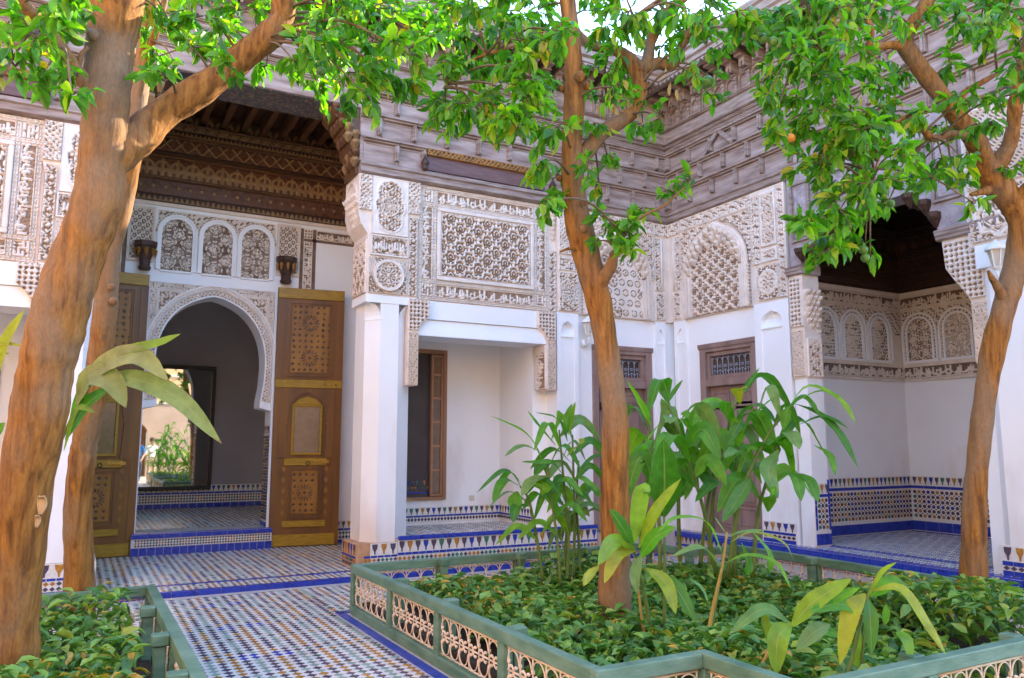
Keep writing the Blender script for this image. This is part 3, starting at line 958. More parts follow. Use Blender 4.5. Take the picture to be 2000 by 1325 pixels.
def side_door(F, u0, u1, v0, v1, parent, wide=True):
    """brown framed double door with an iron-grilled light above, set in the white wall"""
    mb = MB(); w = .11
    mb.fbox(F, u0, u0 + w, v0, v1, -.12, .02); mb.fbox(F, u1 - w, u1, v0, v1, -.12, .02); mb.fbox(F, u0 + w, u1 - w, v1 - w, v1, -.12, .02)
    mb.fbox(F, u0 + w, u1 - w, v1 - .60, v1 - .50, -.12, .018)
    frame(mb, F, u0 + w, u1 - w, v1 - .50, v1 - w, .06, -.12, -.02)
    mb.fsweep(F, [(.018, v1 - .07), (.04, v1 - .05), (.05, v1 + .01), (.018, v1 + .012)], u0 - .01, u1 + .01)
    d = mb.build('door_frame', WOOD_S, parent); bev(d, .006)
    mb = MB(); mb.fbox(F, u0 + w + .06, u1 - w - .06, v1 - .44, v1 - w - .06, -.118, -.10); mb.build('light', ROOM_SHADE, d)  # flat dark sheet for the unlit space behind the grille
    a, b = u0 + w + .065, u1 - w - .065; y0, y1 = v1 - .435, v1 - w - .065
    n = 7; p = (b - a) / n
    for i in range(n):
        c = a + (i + .5) * p; mb = MB()
        mb.tube([F(c - p / 2, y0, -.06), F(c - p / 2, y1, -.06)], .006, 5)
        mb.tube([F(c - p / 2 + p * k / 8, y1 - .012 - .05 * (1 - math.sin(math.pi * k / 8)), -.055) for k in range(9)], .005, 5)
        for s in (-1, 1): mb.tube([F(c + s * (.012 + .014 * math.cos(TAU * k / 10)), (y0 + y1) / 2 - .01 + .018 * math.sin(TAU * k / 10), -.055) for k in range(11)], .004, 5)
        mb.tube([F(c - p / 2, y0 + .03, -.055), F(c, y0 + .075, -.055), F(c + p / 2, y0 + .03, -.055)], .005, 5)
        mb.tube([F(c, y0, -.055), F(c, y0 + .075, -.055)], .005, 5)
        mb.build('grille_bar', IRON_D, d)
    mid = (u0 + u1) / 2
    for s, (a, b) in enumerate(((u0 + w + .004, mid - .003), (mid + .003, u1 - w - .004))):
        mb = MB(); mb.fbox(F, a, b, v0, v1 - .605, -.11, -.07); lf = mb.build('door_leaf', WOOD_S, parent)
        hgt = v1 - .60 - v0; ys = [v0 + .08, v0 + .40, v0 + .95, v0 + 1.15, v0 + 1.75, v0 + hgt - .28, v0 + hgt - .06]
        for y0_, y1_ in zip(ys[:-1], ys[1:]):
            mb = MB(); frame(mb, F, a + .05, b - .05, y0_ + .015, y1_ - .015, .03, -.072, -.05); mb.fbox(F, a + .09, b - .09, y0_ + .055, y1_ - .055, -.072, -.052); mb.build('panel', WOOD_S, lf)
    return d


# ------------------------------------------------------------------ the facade with the great doorway (front plane y = 9.2)
FA = Fr((0, 9.2, 0), (1, 0, 0))
A = thing('palace_facade', 'white palace facade with carved stucco, cedar upper wall and tall arched doorway', 'facade', (1.6, 9.2, 0))
MIR = lambda a, b: (3.2 - b, 3.2 - a)


def pillar(mirror):
    X = (lambda a, b: MIR(a, b)) if mirror else (lambda a, b: (a, b))
    x = (lambda a: 3.2 - a) if mirror else (lambda a: a)
    rev = (lambda L: L[::-1]) if mirror else (lambda L: L)
    mb = MB()
    plan = [(3.06, 9.75), (3.06, 9.38), (3.20, 9.2), (3.44, 9.2), (3.66, 9.40), (3.66, 9.75)]
    plan = [(x(a), b) for a, b in plan]
    if mirror: plan = plan[::-1]
    n = len(plan); z0, z1 = .045, 3.06
    mb.add([(a, b, z0) for a, b in plan] + [(a, b, z1) for a, b in plan], [tuple(range(n - 1, -1, -1)), tuple(range(n, 2 * n))] + [(i, (i + 1) % n, (i + 1) % n + n, i + n) for i in range(n)])
    # square head with its hollowed corners
    sq = [(3.00, 9.75), (3.00, 9.19), (3.66, 9.19), (3.66, 9.75)]
    sq = [(x(a), b) for a, b in sq]
    if mirror: sq = sq[::-1]
    mb.add([(a, b, 3.24) for a, b in sq] + [(a, b, 3.335) for a, b in sq], [(3, 2, 1, 0), (4, 5, 6, 7)] + [(i, (i + 1) % 4, (i + 1) % 4 + 4, i + 4) for i in range(4)])
    # squinches: from the chamfered shaft out to the square head
    def squinch(c0, c1, corner):
        K = 7
        for k in range(K):
            t0, t1 = k / K, (k + 1) / K
            f = lambda t: 1 - math.sqrt(max(0, 1 - t * t))
            def row(t, z):
                m = f(t)
                a = np.array(c0); b = np.array(c1); c = np.array(corner); ctr = (a + b) / 2 * (1 - m) + c * m
                return [(*(a * (1 - m) + (a * .25 + c * .75) * m), z), (*(ctr), z), (*(b * (1 - m) + (b * .25 + c * .75) * m), z)]
            r0, r1 = row(t0, 3.06 + .18 * t0), row(t1, 3.06 + .18 * t1)
            for q in (0, 1): mb.poly([r0[q], r0[q + 1], r1[q + 1], r1[q]] if not mirror else [r0[q + 1], r0[q], r1[q], r1[q + 1]])
    squinch((x(3.06), 9.38), (x(3.20), 9.2), (x(3.00), 9.19)); squinch((x(3.44), 9.2), (x(3.66), 9.40), (x(3.66), 9.19))
    a, b = X(3.20, 3.44); mb.box((a, 9.2, 3.06), (b, 9.75, 3.24))
    a, b = X(3.06, 3.66); mb.box((a, 9.39, 3.06), (b, 9.75, 3.24))
    p = mb.build('pillar', PLASTER, A)
    # little ledge under the hollowed corner
    mb = MB(); V3 = [(x(3.05), 9.37, 3.03), (x(3.21), 9.185, 3.03), (x(3.22), 9.20, 3.03), (x(3.07), 9.39, 3.03)]
    mb.hexa(V3 + [(q[0], q[1], 3.045) for q in V3]) if not mirror else mb.hexa(V3[::-1] + [(q[0], q[1], 3.045) for q in V3[::-1]])
    mb.build('ledge', PLASTER, p)
    # tiled plinth
    a, b = X(2.95, 3.46); mb = MB(); mb.box((a, 9.15, .045), (b, 9.72, .335)); pl = mb.build('plinth', GROUT if mirror else BRICKP, p)
    Fp = Fr((0, 9.15, .045), (1, 0, 0)); T = Tiles()
    a2 = a if mirror else a + .17
    merlons(T, Fp, a2, b, .15, .285, .115); edging(T, Fp, a + (0 if mirror else .09), b, .135, .025, .09); checks(T, Fp, a + (0 if mirror else .09), b, .02, .12, .055); edging(T, Fp, a, b, .01, .02, .09)
    if not mirror:
        Fs = Fr((2.95, 9.72, .045), (0, -1, 0)); merlons(T, Fs, .02, .55, .15, .285, .115); edging(T, Fs, .02, .55, .135, .025, .09); checks(T, Fs, .02, .55, .02, .12, .055)
    else:
        Fs = Fr((b, 9.15, .045), (0, 1, 0))
    mb = MB(); mb.fbox(Fp, a2, b, .012, .29, -.01, .003); mb.build('tile_bed', T_WHITE, pl); T.build(pl)
    # carved block over the shaft
    mb = MB()
    prof = [(3.01, 3.338), (3.665, 3.338), (3.665, 4.30), (3.70, 4.42), (3.70, 4.86), (2.88, 4.86), (2.88, 4.38), (2.92, 4.22), (3.01, 4.10)]
    prof = [(x(u), v) for u, v in prof]
    if mirror: prof = prof[::-1]
    mb.fprism(FA, prof, -.55, 0.0)
    blk = mb.build('carved_block', STUCCO, A)
    a, b = X(3.05, 3.53)
    cu, cv = (b - a) / 2, .37
    def lobed(u, v):
        du, dv = np.abs(u - cu), np.abs(v - cv)
        inn = (np.hypot(du / .155, (dv - .17) / .155) < 1) | (np.hypot(du / .185, dv / .17) < 1) | ((du < .12) & (dv < .17))
        edge = (np.hypot(du / .18, (dv - .17) / .18) < 1) | (np.hypot(du / .21, dv / .195) < 1)
        r = np.hypot(du, dv)
        return np.where(inn, np.where(r < .12, np.nan_to_num(rosette(u, v, cu, cv, .12, 12)), arab(u, v, .075)), np.where(edge, 1.0, .62))
    relief('lobed_medallion', FA, a, b, 4.11, 4.85, lobed, blk, .03, res=.0105)
    a, b = X(2.885, 3.045); relief('trellis_strip', FA, a, b, 4.40, 4.85, lambda u, v: weave(u, v, .055), blk, .028, res=.0105)
    a, b = X(3.535, 3.695); relief('trellis_strip', FA, a, b, 4.43, 4.85, lambda u, v: weave(v, u, .06), blk, .028, res=.0105)
    a, b = X(3.055, 3.53); relief('inscription_band', FA, a, b, 3.85, 4.08, lambda u, v: np.where((u < .04) | (u > .435) | (v < .035) | (v > .195), hatch(u, v, .03), script(u - .04, v - .035, .16, 4)), blk, .028, res=.0105)
    mb = MB(); frame(mb, FA, a - .01, b + .01, 3.835, 4.095, .016, 0, .036); mb.build('fillet', STUCCO, blk)
    a, b = X(3.03, 3.53); relief('hatched_field', FA, a, b, 3.36, 3.82, lambda u, v: hatch(u, v, .032), blk, .02, res=.0105)
    F2 = Fr(FA((a + b) / 2 - .20, 3.39, .022), (1, 0, 0))
    mb = MB(); c = FA((a + b) / 2, 3.59, 0)
    ring = [(.20 * math.cos(TAU * k / 40) + (a + b) / 2, .20 * math.sin(TAU * k / 40) + 3.59) for k in range(40)]
    rin = [(.165 * math.cos(TAU * k / 40) + (a + b) / 2, .165 * math.sin(TAU * k / 40) + 3.59) for k in range(40)]
    band(mb, FA, rin + rin[:1], ring + ring[:1], 0, .062); md = mb.build('medallion_rim', STUCCO, blk)
    relief('round_medallion', F2, .03, .37, .03, .37, lambda u, v: rosette(u, v, .17, .17, .172, 14), blk, .028, res=.0095, rim=False)
    a, b = X(3.555, 3.66); relief('scroll_strip', FA, a, b, 3.36, 4.38, lambda u, v: arab(u, v, .085), blk, .026, res=.0105)
    # stalactite cheek that looks into the doorway bay
    if not mirror: Fc = Fr((2.88, 9.2, 0), (0, 1, 0)); Fc = Fr((2.88, 9.75, 0), (0, -1, 0)); relief('cheek_carving', Fr((3.008, 9.75, 0), (0, -1, 0)), .03, .53, 3.36, 4.04, lambda u, v: np.where(v < .35, sebka(u, v, .22, .30, .12, .08), arab(u, v, .05)), blk, .02)
    else: Fc = Fr((.32, 9.2, 0), (0, 1, 0))
    for r in range(5):
        for k in range(5):
            if abs(k - 2) > (2.6 - r * .42) : continue
            cell(Fc, .275 + (k - 2) * .098 + (r % 2) * .049, 4.55 - r * .085, -.03 - r * .02, .10, blk)
    pts = arch_pts(.275, .20, 4.55, 4.78, 12)
    mb = MB(); band(mb, Fc, pts, offs(pts, .03), 0, .02); mb.build('cheek_arch', STUCCO, blk)
    # cedar bracket reaching under the lintel
    s = 1 if mirror else -1
    mb = MB()
    uu = x(2.88)
    step = [(0, 4.86), (0, 5.72), (s * .36, 5.72), (s * .36, 5.62), (s * .30, 5.55), (s * .22, 5.53), (s * .20, 5.40), (s * .13, 5.34), (s * .11, 5.18), (s * .05, 5.08), (s * .04, 4.86)]
    pr = [(uu + a, v) for a, v in step]
    pr = pr if s < 0 else pr[::-1]
    # ring of small faces: keep the outline counter-clockwise
    ar = sum(p[0] * q[1] - q[0] * p[1] for p, q in zip(pr, pr[1:] + pr[:1]))
    if ar < 0: pr = pr[::-1]
    mb.fprism(FA, pr, -.50, -.03)
    br = mb.build('lintel_bracket', WOOD_R, A)
    for (du, dv) in ((.05, 5.22), (.05, 5.10), (.14, 5.42), (.14, 5.30), (.23, 5.56), (.23, 5.46), (.31, 5.64), (.05, 4.99), (.14, 5.52), (.05, 5.34)):
        for dd in (-.03, -.15, -.27, -.39):
            cell(FA, uu + s * (du + .01), dv, dd, .10, br, WOOD_GOLD if rnd.random() < .4 else WOOD_R, 'bracket_cell')
    return p


pillar(False); pillar(True)

# cedar over everything
up_skip = [(.32, 2.88, 4.0, 5.72), (3.76, 5.60, 5.0, 5.33), (-2.4, -.56, 5.0, 5.33)]
coreA = upper_woodwork(FA, -3.2, 7.8, A, [up_skip[0]], (0, 1), .1, bskip=up_skip[1:])
mb = MB()
mb.fbox(FA, .30, 2.90, 5.715, 5.95, -.62, -.004); lint = mb.build('lintel_beam', WOOD_G, A)
mb = MB(); mb.fbox(FA, .30, 2.90, 5.705, 5.716, -.61, -.02); mb.build('painted_soffit', WOOD_F, lint)
for a, b in ((3.78, 5.58), (-2.38, -.58)):
    # deep purple-brown board under the side bays, with a lattice strip above it
    mb = MB(); mb.fbox(FA, a, b, 5.035, 5.26, .004, .012); mb.fsweep(FA, [(.01, 5.035), (.05, 5.04), (.035, 5.06), (.01, 5.065)], a, b); o = mb.build('purple_board', WOOD_P, coreA)
    relief('lattice_strip', FA, a, b, 5.25, 5.338, lambda u, v: (np.abs(((u + v) / .06) % 1 - .5) < .2) | (np.abs(((u - v) / .06) % 1 - .5) < .2), coreA, .02, .03, mats=(WOOD_DPAN, WOOD_D))
for u in (3.72, 5.66, -.52):
    mb = MB(); c = FA(u, 5.0, .10)
    mb.lathe(c, [(.001, .0), (.035, .015), (.045, .04), (.03, .06), (.05, .085), (.055, .11), (.035, .15), (.012, .19), (.001, .24)], 10); mb.build('turned_drop', WOOD_D, coreA, True)


# the wide carved panel over a side bay
def side_bay(mirror):
    X = (lambda a, b: MIR(a, b)) if mirror else (lambda a, b: (a, b))
    Fp = Fr((0, 9.24, 0), (1, 0, 0))
    a, b = X(3.67, 5.78)
    mb = MB(); mb.fbox(Fp, a, b, 3.33, 4.86, -.40, 0); pan = mb.build('carved_panel', STUCCO, A)
    u0, u1 = X(3.70, 5.66); v0, v1 = 3.34, 4.85
    bw, tw = .038, .185
    def hstrip(v, ua, ub): relief('braid_border', Fp, ua, ub, v, v + bw, lambda u, w: braid(u, w / bw * 2 - 1), pan, .02, res=.0095, rim=False)
    def vstrip(u, va, vb): relief('braid_border', Fp, u, u + bw, va, vb, lambda w, v: braid(v, w / bw * 2 - 1), pan, .02, res=.0095, rim=False)
    hstrip(v0, u0, u1); hstrip(v1 - bw, u0, u1); hstrip(v0 + tw + bw, u0, u1); hstrip(v1 - tw - 2 * bw, u0, u1)
    for u in (u0, u0 + tw + bw - .02, u1 - bw, u1 - tw - 2 * bw + .02):
        for va, vb in ((v0 + bw, v0 + tw + bw), (v0 + tw + 2 * bw, v1 - tw - 2 * bw), (v1 - tw - bw, v1 - bw)): vstrip(u, va, vb)
    cw = tw - .02
    for ua in (u0 + bw, u1 - bw - cw):
        for va in (v0 + bw, v1 - bw - tw):
            relief('kufic_block', Fp, ua + .012, ua + cw - .012, va + .012, va + tw - .012, lambda u, v, s=ua * 7 + va: kufic(u, v, .0195, s), pan, .022, res=.0095)
        relief('inscription_band', Fp, ua + .012, ua + cw - .012, v0 + tw + 2 * bw + .012, v1 - tw - 2 * bw - .012, lambda u, v: script(v, u, cw - .024, 2), pan, .024, res=.0105)
    for va in (v0 + bw, v1 - bw - tw):
        relief('inscription_band', Fp, u0 + bw + cw + bw + .012, u1 - bw - cw - bw - .012, va + .012, va + tw - .012, lambda u, v: script(u, v, tw - .024, 3), pan, .024, res=.0105)
    ia, ib, ja, jb = u0 + 2 * bw + cw + .01, u1 - 2 * bw - cw - .01, v0 + tw + 2 * bw + .01, v1 - tw - 2 * bw - .01
    mb = MB(); frame(mb, Fp, ia, ib, ja, jb, .05, 0, .045); frame(mb, Fp, ia + .05, ib - .05, ja + .05, jb - .05, .015, 0, .028); fr_ = mb.build('panel_frame', STUCCO, pan); bev(fr_, .008)
    relief('net_carving', Fp, ia + .065, ib - .065, ja + .065, jb - .065, lambda u, v: sebka(u, v, .27, .26, .10), pan, .034, res=.0095)
    # stalactite strip beside the panel
    a, b = X(5.67, 5.775)
    relief('scroll_strip', Fp, a, b, 3.34, 4.2, lambda u, v: arab(u, v, .10, 1), pan, .03, res=.0105)
    for r in range(6): cell(Fp, (a + b) / 2, 4.72 - r * .07, .0, .085 - .006 * r, pan)
    # white lintel of the bay
    a, b = X(3.60, 5.70)
    mb = MB(); mb.fbox(FA, a, b, 3.09, 3.328, -.55, -.03)
    a, b = X(3.66, 5.60)
    mb.fsweep(FA, [(-.55, 2.87), (-.015, 2.87), (-.015, 2.885), (-.06, 3.085), (-.55, 3.085)], a, b)
    mb.build('bay_lintel', PLASTER, A)
    # carved brackets at the two ends of the lintel
    for s, ue in ((1, 3.56), (-1, 5.74)):
        prof = [(0, 2.23), (.14, 2.23), (.14, 2.90), (.16, 2.98), (.20, 3.05), (.255, 3.10), (.28, 3.12), (.28, 3.327), (0, 3.327)]
        pr = [(ue + s * p, v) for p, v in prof]
        if mirror: pr = [(3.2 - p, v) for p, v in pr]
        if sum(p[0] * q[1] - q[0] * p[1] for p, q in zip(pr, pr[1:] + pr[:1])) < 0: pr = pr[::-1]
        mb = MB(); mb.fprism(FA, pr, -.30, .012); bk = mb.build('carved_bracket', STUCCO, A)
        FB_ = Fr((0, 9.188, 0), (1, 0, 0))
        ua, ub = sorted((ue + s * .005, ue + s * .275)); ua, ub = X(ua, ub)
        def cutf(cu, cv, ue=ue, s=s):
            q = (cu if not mirror else 3.2 - cu)
            t = (q - ue) * s
            return t < np.where(cv < 2.95, .13, .13 + .145 * np.clip((cv - 2.95) / .17, 0, 1) ** 1.2)
        relief('trellis_carving', FB_, ua, ub, 2.93, 3.32, lambda u, v: trellis(u, v, .052), bk, .024, res=.0095, cut=cutf)
        ua, ub = sorted((ue + s * .006, ue + s * .134)); ua, ub = X(ua, ub)
        relief('lozenge_carving', FB_, ua, ub, 2.245, 2.90, lambda u, v: lozenge(u, v, .064, .105), bk, .02, res=.0095)
        if s < 0 and not mirror:
            Fs = Fr((5.598, 9.50, 0), (0, -1, 0))
            relief('arched_cheek', Fs, .02, .30, 2.25, 2.86, lambda u, v: np.where((np.abs(u - .14) < .11) & (v < .43) | (np.hypot(u - .14, v - .43) < .11), script(v, u, .28, 5), .9), bk, .02)


side_bay(False); side_bay(True)

# recess behind the right hand bay: platform, back wall, window
def bay_recess(mirror):
    X = (lambda a, b: MIR(a, b)) if mirror else (lambda a, b: (a, b))
    mb = MB()
    a, b = X(3.64, 5.95); mb.box((a, 10.5, .3), (b, 10.9, 3.6))
    a, b = X(5.56, 5.9); mb.box((a, 9.52, .3), (b, 10.5, 3.6))
    a, b = X(3.66, 3.70); mb.box((a, 9.75, .3), (b, 10.5, 3.6))
    a, b = X(3.70, 5.56); mb.box((a, 9.72, 3.3), (b, 10.5, 3.6))
    r = mb.build('bay_recess', PLASTER if not mirror else PLASTER, A)
    if mirror:
        a, b = X(4.0, 5.3); mb = MB(); mb.box((a, 10.47, .4), (b, 10.498, 2.5)); mb.build('doorway_shade_sheet', ROOM_SHADE, r)  # dark sheet on the wall stands for a shaded doorway
        return
    F = Fr((0, 10.5, 0), (1, 0, 0))
    mb = MB(); w = .06; u0, u1, v0, v1 = 3.85, 4.68, .72, 2.86
    mb.fbox(F, u0, u0 + w, v0, v1, -.02, .035); mb.fbox(F, u1 - w, u1, v0, v1, -.02, .035); mb.fbox(F, u0 + w, u1 - w, v1 - w, v1, -.02, .035); mb.fbox(F, u0 + w, u1 - w, v0, v0 + w * .7, -.02, .05)
    wf = mb.build('window', WOOD_W, r); bev(wf, .006)
    mb = MB(); mb.fbox(F, u0 + w, u1 - w, v0 + .04, v1 - w, .002, .006); mb.build('room_shade_sheet', ROOM_SHADE, wf)  # no room here: a flat board coloured like the shade inside
    T = Tiles(); edging(T, F, u0 + w, u1 - w, v0 + .10, .02, .07, .007); merlons(T, F, u0 + w, u1 - w, v0 + .20, v0 + .27, .06, .007)
    checks(T, F, u0 + w, u1 - w, v0 + .115, v0 + .19, .03, .007); T.build(wf)
    # opened shutter with panes
    mb = MB(); Fs = Fr((u1 - w - .21, 10.44, 0), (1, .18, 0)); Fs.U = Fs.U / np.linalg.norm(Fs.U); Fs.N = np.cross(Fs.U, Fs.V)
    frame(mb, Fs, .0, .20, v0 + .05, v1 - w - .02, .035, -.02, .02)
    for k in range(1, 6): mb.fbox(Fs, .035, .165, v0 + .06 + k * .34, v0 + .09 + k * .34, -.015, .015)
    sh = mb.build('shutter', WOOD_W, r)
    for k in range(6):
        mb = MB(); mb.fbox(Fs, .036, .164, v0 + .091 + k * .34 - (.0 if k else .0), min(v0 + .06 + (k + 1) * .34, v1 - w - .06), -.012, .004); mb.build('pane', SCREEN, sh)
    # dado of merlons and chequers round the recess
    T = Tiles(); mb = MB()
    for FF_, ua, ub in ((F, 3.70, 5.56), (Fr((5.56, 10.5, 0), (0, -1, 0)), 0.0, .98)):
        mb.fbox(FF_, ua + .001, ub - .001, .40, .62, -.01, .004)
        merlons(T, FF_, ua, ub, .51, .61, .085, .004); edging(T, FF_, ua, ub, .495, .025, .12, .004); checks(T, FF_, ua, ub, .42, .48, .05, .004)
    dd = mb.build('tiled_dado', T_WHITE, A); T.build(dd)
    # platform
    mb = MB(); mb.box((3.46, 9.14, .045), (6.36, 10.5, .372)); pf = mb.build('tiled_platform', GROUT, A)
    Fp = Fr((0, 9.14, .045), (1, 0, 0)); T = Tiles()
    edging(T, Fp, 3.46, 6.36, .335, .05, .155, 0, None, .03); merlons(T, Fp, 3.46, 6.36, .17, .30, .105, .004); edging(T, Fp, 3.46, 6.36, .15, .03, .09, .004); checks(T, Fp, 3.46, 6.36, .01, .125, .058, .004)
    FT = floor_frame(0, 0, .372); edging(T, FT, 3.46, 6.36, 9.16, .09, .155)
    floor_tiles(T, 3.72, 5.54, 9.22, 10.48, .372, .07, mix=2)
    T.build(pf)
    mb = MB(); mb.fbox(Fp, 3.46, 6.36, .008, .31, -.01, .0035); mb.build('tile_bed', T_WHITE, pf)


bay_recess(False); bay_recess(True)
ws = thing('wall_socket', 'small cream wall socket low on the recess wall beside the window', 'socket', (5.1, 10.5, .68))
FS = Fr((0, 10.5, 0), (1, 0, 0))
mb = MB(); mb.fbox(FS, 5.06, 5.14, .68, .76, 0, .012); bev(mb.build('plate', PLASTIC, ws), .004)
mb = MB(); mb.lathe(FS(5.1, .72, .013), [(.001, -.002), (.018, 0), (.018, .002)], 12); mb.build('outlet', PLASTIC, ws)

# ------------------------------------------------------------------ back wall of the portico with the horseshoe doorway (plane y = 11.7)
FW = Fr((0, 11.7, 0), (1, 0, 0))
CU = 1.60
mb = MB()
apts = [(CU - .68, 2.12), (CU - .715, 2.35)] + arch_pts(CU, .73, 2.62, 3.55, 22, .03) + [(CU + .715, 2.35), (CU + .68, 2.12)]
above_arch(mb, FW, [p for p in apts if p[1] >= 2.6], 3.74, -.42, 0)
for s in (-1, 1):
    pr = [(CU + s * .845, .045), (CU + s * .845, 1.98), (CU + s * .68, 2.02), (CU + s * .68, 2.12), (CU + s * .715, 2.35), (CU + s * .73, 2.62), (CU + s * .73, 3.74), (CU + s * 2.1, 3.74), (CU + s * 2.1, .045)]
    if s > 0: pr = pr[::-1]
    if sum(p[0] * q[1] - q[0] * p[1] for p, q in zip(pr, pr[1:] + pr[:1])) < 0: pr = pr[::-1]
    mb.fprism(FW, pr, -.42, 0)
mb.fbox(FW, CU - 2.1, CU + 2.1, 3.74, 4.80, -.42, 0)
wall = mb.build('portico_wall', PLASTER, A)
mb = MB()
for x0, x1 in ((3.70, 3.74), (-.54, -.50)): mb.box((x0, 9.75, .045), (x1, 11.7, 6.3))
mb.build('portico_side_wall', PLASTER, A)
# arch mouldings
path = apts
ring_relief('arch_moulding', FW, path, .02, .085, lambda s, w: np.where(np.abs(w - .5 - .28 * np.sin(TAU * s / .05)) < .25, 1, .1), wall, .022, res=.011)
ring_relief('arch_moulding', FW, path, .10, .155, lambda s, w: np.sin(TAU * (s / .04 + w)) * .5 + .5, wall, .022, res=.011, mats=(STUCCO, STUCCO))
mb = MB(); band(mb, FW, path, offs(path, .02), 0, .018); band(mb, FW, offs(path, .155), offs(path, .175), 0, .022); mb.build('arch_fillet', PLASTER, wall)
# spandrel
u0, u1, v0, v1 = CU - .85, CU + .83, 2.25, 3.72
op = np.array(offs(path, .178))
def out_arch(u, v):
    d = np.hypot((u - CU) / .908, (np.maximum(v, 2.62) - 2.62) / 1.108)
    return (d > 1.0)
def spandrel(u, v):
    U = np.abs(u + u0 - CU); V = v + v0
    tri = (U > .36) & (U < .76) & (V < 3.63) & (V > 2.62 + .1) & ((U - .36) / .40 + (V - 3.63) / .58 > 0.02)
    tin = (U > .36) & (U < .725) & (V < 3.60) & ((U - .41) / .40 + (V - 3.63) / .58 > .09)
    return np.where(tin & tri, arab(u, v, .09), np.where(tri, 1.0, weave(u, v, .036)))
relief('spandrel_carving', FW, u0, u1, v0, v1, spandrel, wall, .022, res=.0115, cut=lambda u, v: out_arch(u, v))
mb = MB(); mb.fbox(FW, u0 - .035, u0 - .005, .33, v1 + .03, 0, .03); mb.fbox(FW, u1 + .005, u1 + .035, .33, v1 + .03, 0, .03); mb.fbox(FW, u0 - .005, u1 + .005, v1 + .002, v1 + .03, 0, .03)
mb.build('doorway_fillet', PLASTER, wall)
# three pierced gypsum lights
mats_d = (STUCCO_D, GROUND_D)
mb = MB()
for k, c in enumerate((1.06, 1.60, 2.13)):
    pts = [(c - .20, 3.90)] + arch_pts(c, .20, 4.42, 4.64, 14) + [(c + .20, 3.90)]
    mid = offs(pts, .035); out = offs(pts, .062)
    out2 = offs(pts, .078)
    mb2 = MB(); band(mb2, FW, pts, mid, 0, .03); band(mb2, FW, mid, out, 0, .045); mb2.fbox(FW, c - .20, c + .20, 3.875, 3.90, 0, .03)
    lf = mb2.build('arched_light', PLASTER, wall)
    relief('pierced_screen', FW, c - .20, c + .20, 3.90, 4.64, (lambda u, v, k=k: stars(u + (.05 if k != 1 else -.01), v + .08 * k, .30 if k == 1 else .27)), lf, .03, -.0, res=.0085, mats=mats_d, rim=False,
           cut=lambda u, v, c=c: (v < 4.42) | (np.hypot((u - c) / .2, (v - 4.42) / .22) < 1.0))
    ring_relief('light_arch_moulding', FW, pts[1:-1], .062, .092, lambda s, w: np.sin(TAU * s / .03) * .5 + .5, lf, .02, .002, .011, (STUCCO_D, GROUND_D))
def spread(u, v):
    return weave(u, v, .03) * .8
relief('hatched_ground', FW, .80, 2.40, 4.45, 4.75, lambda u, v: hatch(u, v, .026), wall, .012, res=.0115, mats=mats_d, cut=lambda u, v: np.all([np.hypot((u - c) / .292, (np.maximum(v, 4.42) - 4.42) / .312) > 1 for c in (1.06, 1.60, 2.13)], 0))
mb = MB()
for a, b in ((.46, .74), (2.46, 2.74)):
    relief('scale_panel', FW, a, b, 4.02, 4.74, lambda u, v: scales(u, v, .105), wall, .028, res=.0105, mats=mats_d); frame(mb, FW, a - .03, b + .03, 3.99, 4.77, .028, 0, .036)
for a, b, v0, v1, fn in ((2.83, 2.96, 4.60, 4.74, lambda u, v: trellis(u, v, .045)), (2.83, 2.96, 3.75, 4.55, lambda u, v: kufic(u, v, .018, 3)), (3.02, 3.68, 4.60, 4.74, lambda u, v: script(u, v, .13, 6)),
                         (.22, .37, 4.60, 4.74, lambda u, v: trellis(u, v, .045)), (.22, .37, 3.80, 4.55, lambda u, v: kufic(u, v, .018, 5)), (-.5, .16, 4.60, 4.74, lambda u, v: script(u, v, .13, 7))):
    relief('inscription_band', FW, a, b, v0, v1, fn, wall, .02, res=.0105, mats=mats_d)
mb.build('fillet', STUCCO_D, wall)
mb = MB()
for a, b, v0, v1 in ((2.775, 2.825, 3.74, 4.75), (2.965, 3.015, 3.74, 4.75), (2.83, 3.68, 4.555, 4.595), (.165, .215, 3.74, 4.75), (.375, .425, 3.74, 4.75), (-.5, .37, 4.555, 4.595)): mb.fbox(FW, a, b, v0, v1, 0, .006)
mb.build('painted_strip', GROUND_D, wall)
# corbels
for u in (.66, 2.56):
    mb = MB(); c = FW(u, 3.86, .09)
    mb.lathe(c, [(.001, -.01), (.075, 0), (.085, .02), (.085, .04), (.07, .05), (.075, .13), (.105, .24), (.13, .29), (.135, .31), (.15, .32), (.155, .385), (.13, .39)], 8, 0, 0, math.pi / 8)
    cb = mb.build('wooden_corbel', WOOD_D, wall)
    for k in range(8):
        a = TAU * (k + .5) / 8 + math.pi / 8
        if math.sin(a) > .5: continue
        mb = MB(); p = c + np.array([.125 * math.cos(a), .125 * math.sin(a), .24])
        mb.lathe(p, [(.001, -.07), (.016, -.03), (.028, .03), (.02, .05)], 5); mb.build('corbel_leaf', WOOD_DPAN, cb)

